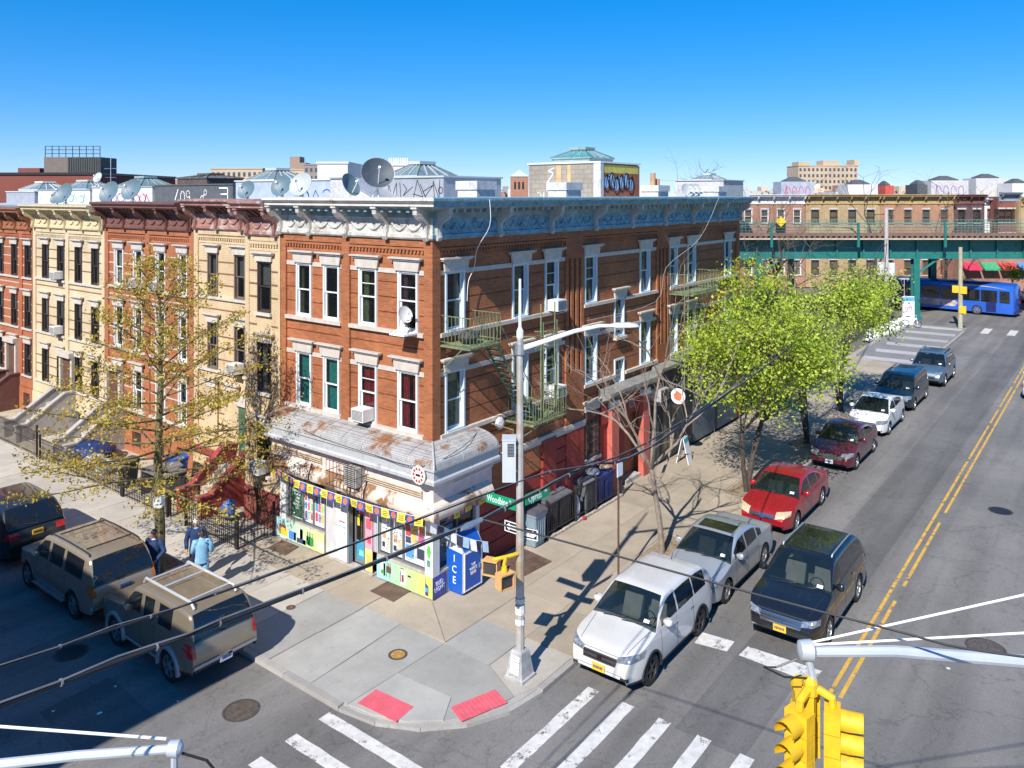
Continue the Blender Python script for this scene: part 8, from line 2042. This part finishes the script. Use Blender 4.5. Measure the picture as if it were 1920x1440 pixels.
for u in (14.5, 14.85): MB(FC).cyl((u, 1.0, 3.2), (u, 1.0, 8.6), .022, n=6).build('ladder_rail', FEG, fe2)
for k in range(18): MB(FC).cyl((14.5, 1.0, 3.4 + k * .29), (14.85, 1.0, 3.4 + k * .29), .011, n=4).build('rung', FEG, fe2)
bag('dark bundle under a cloth on the upper fire escape balcony', (.95, -.55, 7.15), .35, .28, .2, (.06, .055, .05), .8, seed=9, name='bundle', cat='bundle'); bag('dark blue box on the lower fire escape balcony', (3.85, -.6, 4.29), .32, .3, .26, (.02, .05, .08), .6, seed=10, name='bundle', cat='bundle'); bag('white plastic bag at the foot of the fire escape stair', (2.9, -.18, 4.1), .2, .12, .2, (.6, .6, .6), .5, seed=11, name='plastic_bag')
# ------------------------------------------------------------------ front yard fences and clutter of the row houses
HOOP = M('wrought_iron', (.022, .02, .02), .55, .2, var=.25)
def yardfence(label, x0, y0, x1, y1, h=.95, hoops=True):
    t = thing('iron_fence', label, 'fence', (x0, y0, 0)); d = Vector((x1 - x0, y1 - y0, 0)); L_ = d.length; d.normalize()
    for s in (0, L_): p = d * s; MB().box(p.x - .035, p.x + .035, p.y - .035, p.y + .035, 0, h + .2).build('post', HOOP, t)
    for z in (.12, h * .55, h - .12): MB().cyl(d * 0 + Vector((0, 0, z)), d * L_ + Vector((0, 0, z)), .013, n=4).build('rail', HOOP, t)
    n = int(L_ / .12); me = None
    for k in range(1, n):
        p = d * (L_ * k / n)
        if me is None:
            b = MB(); b.cyl((0, 0, .02), (0, 0, h - .05), .011, n=4)
            if hoops: w_ = L_ / n; b.tube([Vector((0, 0, h - .05)), d * w_ * .25 + Vector((0, 0, h + .05)), d * w_ * .75 + Vector((0, 0, h + .05)), d * w_ + Vector((0, 0, h - .05))], .009, 4); b.lathe([(.03, 0), (.03, .02)], Vector((0, 0, h * .33)), 6, d.cross(Vector((0, 0, 1))))
            me = b.mesh('paling', HOOP)
        put('paling', me, t, p)
    return t
yardfence('wrought iron hoop fence by the red stoop, street side', -1.72, 7.1, -1.72, 10.1); yardfence('wrought iron fence returning to the shop wall', -1.72, 7.02, -.35, 6.98)
yardfence('wrought iron fence left of the gate gap', -1.72, 11.3, -1.72, 14.5, .8); yardfence('wrought iron fence before the brown house', -1.72, 14.6, -1.72, 21.8, .85); yardfence('wrought iron fence before the cream house', -1.72, 22.1, -1.72, 29.6, 1.2, False); yardfence('tall iron fence before the red house', -1.72, 30.0, -1.72, 37, 1.5, False)
yardfence('open iron gate beside the red stoop', -1.65, 11.25, -.75, 10.9, .75, False)
bin_('blue lidded bin in the yard of the yellow house', (.2, 14.0, 0), (.012, .06, .30), (.01, .07, .38), 1.1, .62, 0, group='bins in the front yards'); bin_('grey bin in the yard beside the blue lidded one', (-.35, 13.5, 0), (.16, .18, .19), (.1, .1, .1), 1.0, .6, 0, group='bins in the front yards'); bin_('black bin in the yard behind the street tree', (-1.0, 15.5, 0), (.03, .03, .032), (.04, .04, .04), 1.0, .6, group='bins in the front yards')
t = thing('rubbish_enclosure', 'dark open rubbish enclosure behind the yard fence', 'bin store', (-1.2, 12.6, 0)); b = MB(); b.box(0, .9, 0, .08, 0, .95); b.box(0, .9, 1.5, 1.58, 0, .95); b.box(.82, .9, .08, 1.5, 0, .95); b.build('wall', DKG, t); b = MB(); b.box(-.05, .95, -.05, 1.63, .95, 1.0); b.build('lid', M('enclosure_lid', (.14, .14, .15), .7, var=.2), t)
bag('blue plastic bag beside the red stoop', (-.55, 9.3, 0), .3, .26, .38, (.02, .13, .45), .4, seed=12, name='plastic_bag'); bag('white rubbish sack in the brown house yard', (-.9, 17.6, 0), .4, .35, .3, (.55, .58, .6), .4, seed=13); bag('dark blue tarpaulin heap in the brown house yard', (-.4, 19.6, 0), .9, .8, .45, (.012, .03, .12), .4, seed=14, name='tarpaulin_heap', cat='tarpaulin'); bag('pale sack heap next to the tarpaulin', (-.9, 18.6, 0), .5, .4, .3, (.45, .42, .4), .5, seed=15)
# scraps of litter on the road
for k, (x, y, s) in enumerate(((-8.3, 2.4, .05), (-7.6, 3.1, .03), (-8.9, 3.3, .03), (-7.0, 1.4, .025), (5.2, -12.4, .04), (9.0, -7.6, .03), (-9.4, 2.9, .03))):
    b = MB(); b.box(-s, s, -s * .7, s * .7, 0, .008); o = b.build('paper_scrap', SWHT, None); o.location = (x, y, RZ + .002); o.rotation_euler = (0, 0, k * 1.3); tag(o, 'white paper scrap on the road ' + ('in the shade of the side street, largest one', 'in the shade near the bronze vehicle', 'in the shade, farthest from the kerb row', 'at the edge of the shade by the manhole', 'right of the yellow line near the mast arm', 'behind the black vehicle in the avenue', 'in the shade at the lower left')[k], 'litter', 'paper scraps on the road')
# ------------------------------------------------------------------ people
SKIN = M('skin_tan', (.42, .22, .14), .6, var=.08); SKIND = M('skin_brown', (.30, .15, .09), .6, var=.08)
def person(label, loc, rotz, P_, skin, top, legs_, hair, extra=None, coat_len=.84):
    t = thing('person', label, 'person', loc, rotz, 'people talking on the pavement'); t.scale = (1.02,) * 3
    J = dict(pel=(0, 0, .95), sp=(0, 0, 1.14), ch=(0, 0, 1.36), nk=(0, -.01, 1.50), hb=(0, -.02, 1.57), hc=(0, -.03, 1.655), ht=(0, -.02, 1.735), no=(0, -.125, 1.64))
    for s, k in ((1, 'l'), (-1, 'r')):
        J['sh' + k] = (s * .185, 0, 1.42); J['hp' + k] = (s * .09, 0, .92); J['kn' + k] = (s * .10, -.03 + P_.get('kn', 0) * s, .50); J['an' + k] = (s * .105, .02 + P_.get('an', 0) * s, .09); J['to' + k] = (s * .12, -.16 + P_.get('an', 0) * s, .04)
    J.update({k: v for k, v in P_.items() if isinstance(v, tuple)})
    names = list(J); idx = {n: i for i, n in enumerate(names)}
    R_ = dict(pel=(.14, .10), sp=(.125, .09), ch=(.15, .10), nk=(.055, .055), hb=(.065, .075), hc=(.078, .095), ht=(.05, .06), no=(.012, .012))
    E_ = [('pel', 'sp'), ('sp', 'ch'), ('ch', 'nk'), ('nk', 'hb'), ('hb', 'hc'), ('hc', 'ht'), ('hc', 'no')]
    V = [Vector(J[n]) for n in names]; RR = [R_.get(n, (.05, .05)) for n in names]
    for k in 'lr':
        for n, r in (('sh', .062), ('el', .045), ('wr', .03), ('hp', .085), ('kn', .058), ('an', .042), ('to', .035)): RR[idx[n + k]] = (r, r)
        E_ += [('ch', 'sh' + k), ('sh' + k, 'el' + k), ('el' + k, 'wr' + k), ('pel', 'hp' + k), ('hp' + k, 'kn' + k), ('kn' + k, 'an' + k), ('an' + k, 'to' + k)]
    E2 = [(idx[a], idx[b]) for a, b in E_]
    for k in 'lr':       # palm and five fingers
        w_, e = Vector(J['wr' + k]), Vector(J['el' + k]); d = (w_ - e).normalized(); sd = d.cross(Vector((0, 1, 0)))
        sd = sd.normalized() if sd.length > .1 else Vector((1, 0, 0)); cv = d.cross(sd)
        V.append(w_ + d * .07); RR.append((.034, .022)); pi = len(V) - 1; E2.append((idx['wr' + k], pi))
        for f in range(4):
            a = V[pi] + sd * (f - 1.5) * .020 + d * .035; b = a + d * (.035 - .006 * abs(f - 1.2)) + cv * .012; c = b + d * .022 + cv * .022
            V += [a, b, c]; RR += [(.010, .010), (.009, .009), (.007, .007)]; n0 = len(V) - 3; E2 += [(pi, n0), (n0, n0 + 1), (n0 + 1, n0 + 2)]
        a = w_ + d * .035 + sd * .035 + cv * .01; b = a + d * .03 + sd * .018; V += [a, b]; RR += [(.011, .011), (.009, .009)]; n0 = len(V) - 2; E2 += [(pi, n0), (n0, n0 + 1)]
    me = bpy.data.meshes.new('body'); me.from_pydata([tuple(v) for v in V], E2, [])
    ob = bpy.data.objects.new('body', me); COL.objects.link(ob)
    sk = ob.modifiers.new('skin', 'SKIN'); sk.use_smooth_shade = True; ob.modifiers.new('sub', 'SUBSURF').levels = 1
    for i, r in enumerate(RR): me.skin_vertices[0].data[i].radius = r
    me.skin_vertices[0].data[idx['pel']].use_root = True
    dg = bpy.context.evaluated_depsgraph_get(); m2 = bpy.data.meshes.new_from_object(ob.evaluated_get(dg)); bpy.data.objects.remove(ob)
    m2.materials.clear(); m2.materials.append(skin); put('body', m2, t)
    def ell(c, rx, ry, n=14): return [(c[0] + rx * math.cos(i * 2 * math.pi / n), c[1] + ry * math.sin(i * 2 * math.pi / n), c[2]) for i in range(n)]
    b = MB(); b.loft([ell((0, 0, coat_len), .19, .145), ell((0, 0, .98), .185, .14), ell((0, .0, 1.15), .175, .13), ell((0, 0, 1.32), .20, .14), ell((0, 0, 1.43), .19, .12), ell((0, -.005, 1.485), .10, .085), ell((0, -.01, 1.53), .07, .07)], True)
    for k in 'lr':
        s, e, w_ = Vector(J['sh' + k]), Vector(J['el' + k]), Vector(J['wr' + k]); c0 = Vector((s.x * .55, 0, 1.40))
        b.tube([c0, s, s.lerp(e, .5), e, e.lerp(w_, .55), w_], [.095, .092, .078, .068, .060, .050], 10)
    b.build('jacket', top, t, smooth=True, angle=180)
    b = MB(); b.loft([ell((0, 0, 1.02), .16, .115), ell((0, 0, .92), .18, .13), ell((0, 0, .84), .175, .125)], True, True)
    for k in 'lr':
        h, kn, an = Vector(J['hp' + k]), Vector(J['kn' + k]), Vector(J['an' + k]); b.tube([h + Vector((0, 0, .03)), h.lerp(kn, .5), kn, kn.lerp(an, .5), an + Vector((0, 0, -.01))], [.105, .098, .078, .072, .07], 10)
    b.build('trousers', legs_, t, smooth=True, angle=180)
    for k in 'lr':
        a, o_ = Vector(J['an' + k]), Vector(J['to' + k]); b = MB(); b.loft([[(a.x + x * q, y, z) for x, z in ((-.045, 0), (.045, 0), (.045, h), (0, h + .02), (-.045, h))] for y, q, h in ((a.y + .07, .8, .09), (a.y, 1, .1), (o_.y, 1.05, .07), (o_.y - .09, .6, .035))], True, True); b.build('shoe', BLACK, t, smooth=True)
    if hair:
        b = MB(); R3 = []
        for j in range(6):
            a = j / 5 * rad(108); R3.append([(.092 * math.sin(a) * math.cos(i * .4488), -.015 + .112 * math.sin(a) * math.sin(i * .4488) + .012, 1.66 + .105 * math.cos(a) - (.03 if math.sin(i * .4488) > .1 and j > 3 else 0)) for i in range(14)])
        b.loft(R3, True); b.build('hair', hair, t, smooth=True, angle=180)
    for s in (-1, 1): MB().lathe([(.011, 0), (.006, .006)], (s * .033, -.118, 1.668), 8, (0, -1, 0)).build('eye', BLACK, t); MB().lathe([(.026, -.01), (.03, .0), (.02, .012)], (s * .085, .0, 1.65), 8, (s, 0, 0)).build('ear', skin, t)
    MB().box(-.026, .026, -.112, -.104, 1.594, 1.602).build('mouth', M('lip', (.3, .1, .08), .6), t)
    b = MB(); b.lathe([(.085, -.01), (.09, .02), (.07, .05)], (0, -.008, 1.475), 12, (0, 0, 1), False); b.build('collar', extra or SWHT, t, smooth=True)
    return t
NAVY = M('navy_cloth', (.010, .03, .10), .8, var=.3, scale=12); LBLU = M('light_blue_cloth', (.20, .40, .56), .85, var=.15, scale=9); LJEAN = M('pale_denim', (.24, .42, .56), .9, var=.2, scale=10)
def Mplaid():
    m, ns, ls, p = newmat('navy_plaid'); v = ns.new('ShaderNodeTexCoord').outputs['Object']
    b = ns.new('ShaderNodeTexBrick'); mp = ns.new('ShaderNodeMapping'); mp.inputs['Rotation'].default_value = (rad(90), 0, 0); ls.new(v, mp.inputs[0]); ls.new(mp.outputs[0], b.inputs['Vector']); b.offset = 0; b.inputs['Scale'].default_value = 1
    b.inputs['Brick Width'].default_value = .09; b.inputs['Row Height'].default_value = .09; b.inputs['Mortar Size'].default_value = .008
    b.inputs['Color1'].default_value = (.012, .03, .08, 1); b.inputs['Color2'].default_value = (.012, .045, .10, 1); b.inputs['Mortar'].default_value = (.09, .16, .24, 1); ls.new(b.outputs['Color'], p.inputs['Base Color']); p.inputs['Roughness'].default_value = .9
    return m
GRYH = M('white_hair', (.60, .58, .55), .8, var=.2, scale=30); DKH = M('dark_hair', (.04, .03, .025), .7, var=.2, scale=30)
person('person in navy jacket and plaid trousers leaning by the tan vehicle', (-4.78, 6.55, 0), rad(-62), dict(ell=(.33, -.02, 1.17), wrl=(.24, -.26, 1.02), elr=(-.27, .05, 1.14), wrr=(-.22, -.18, .98), an=.03), SKIND, NAVY, Mplaid(), DKH)
person('person in light blue shirt and pale jeans seen from behind', (-3.95, 5.42, 0), rad(150), dict(ell=(.25, -.04, 1.14), wrl=(.16, -.27, 1.10), elr=(-.26, .02, 1.14), wrr=(-.20, -.22, 1.05), an=.04), SKIN, LBLU, LJEAN, DKH, LBLU)
person('white haired person in navy jacket holding papers', (-3.6, 6.3, 0), rad(-40), dict(ell=(.27, .02, 1.14), wrl=(.18, -.24, 1.08), elr=(-.28, .02, 1.13), wrr=(-.25, -.12, .92), an=-.03), SKIN, NAVY, M('dark_trousers', (.02, .025, .05), .9, var=.2), GRYH, LBLU)
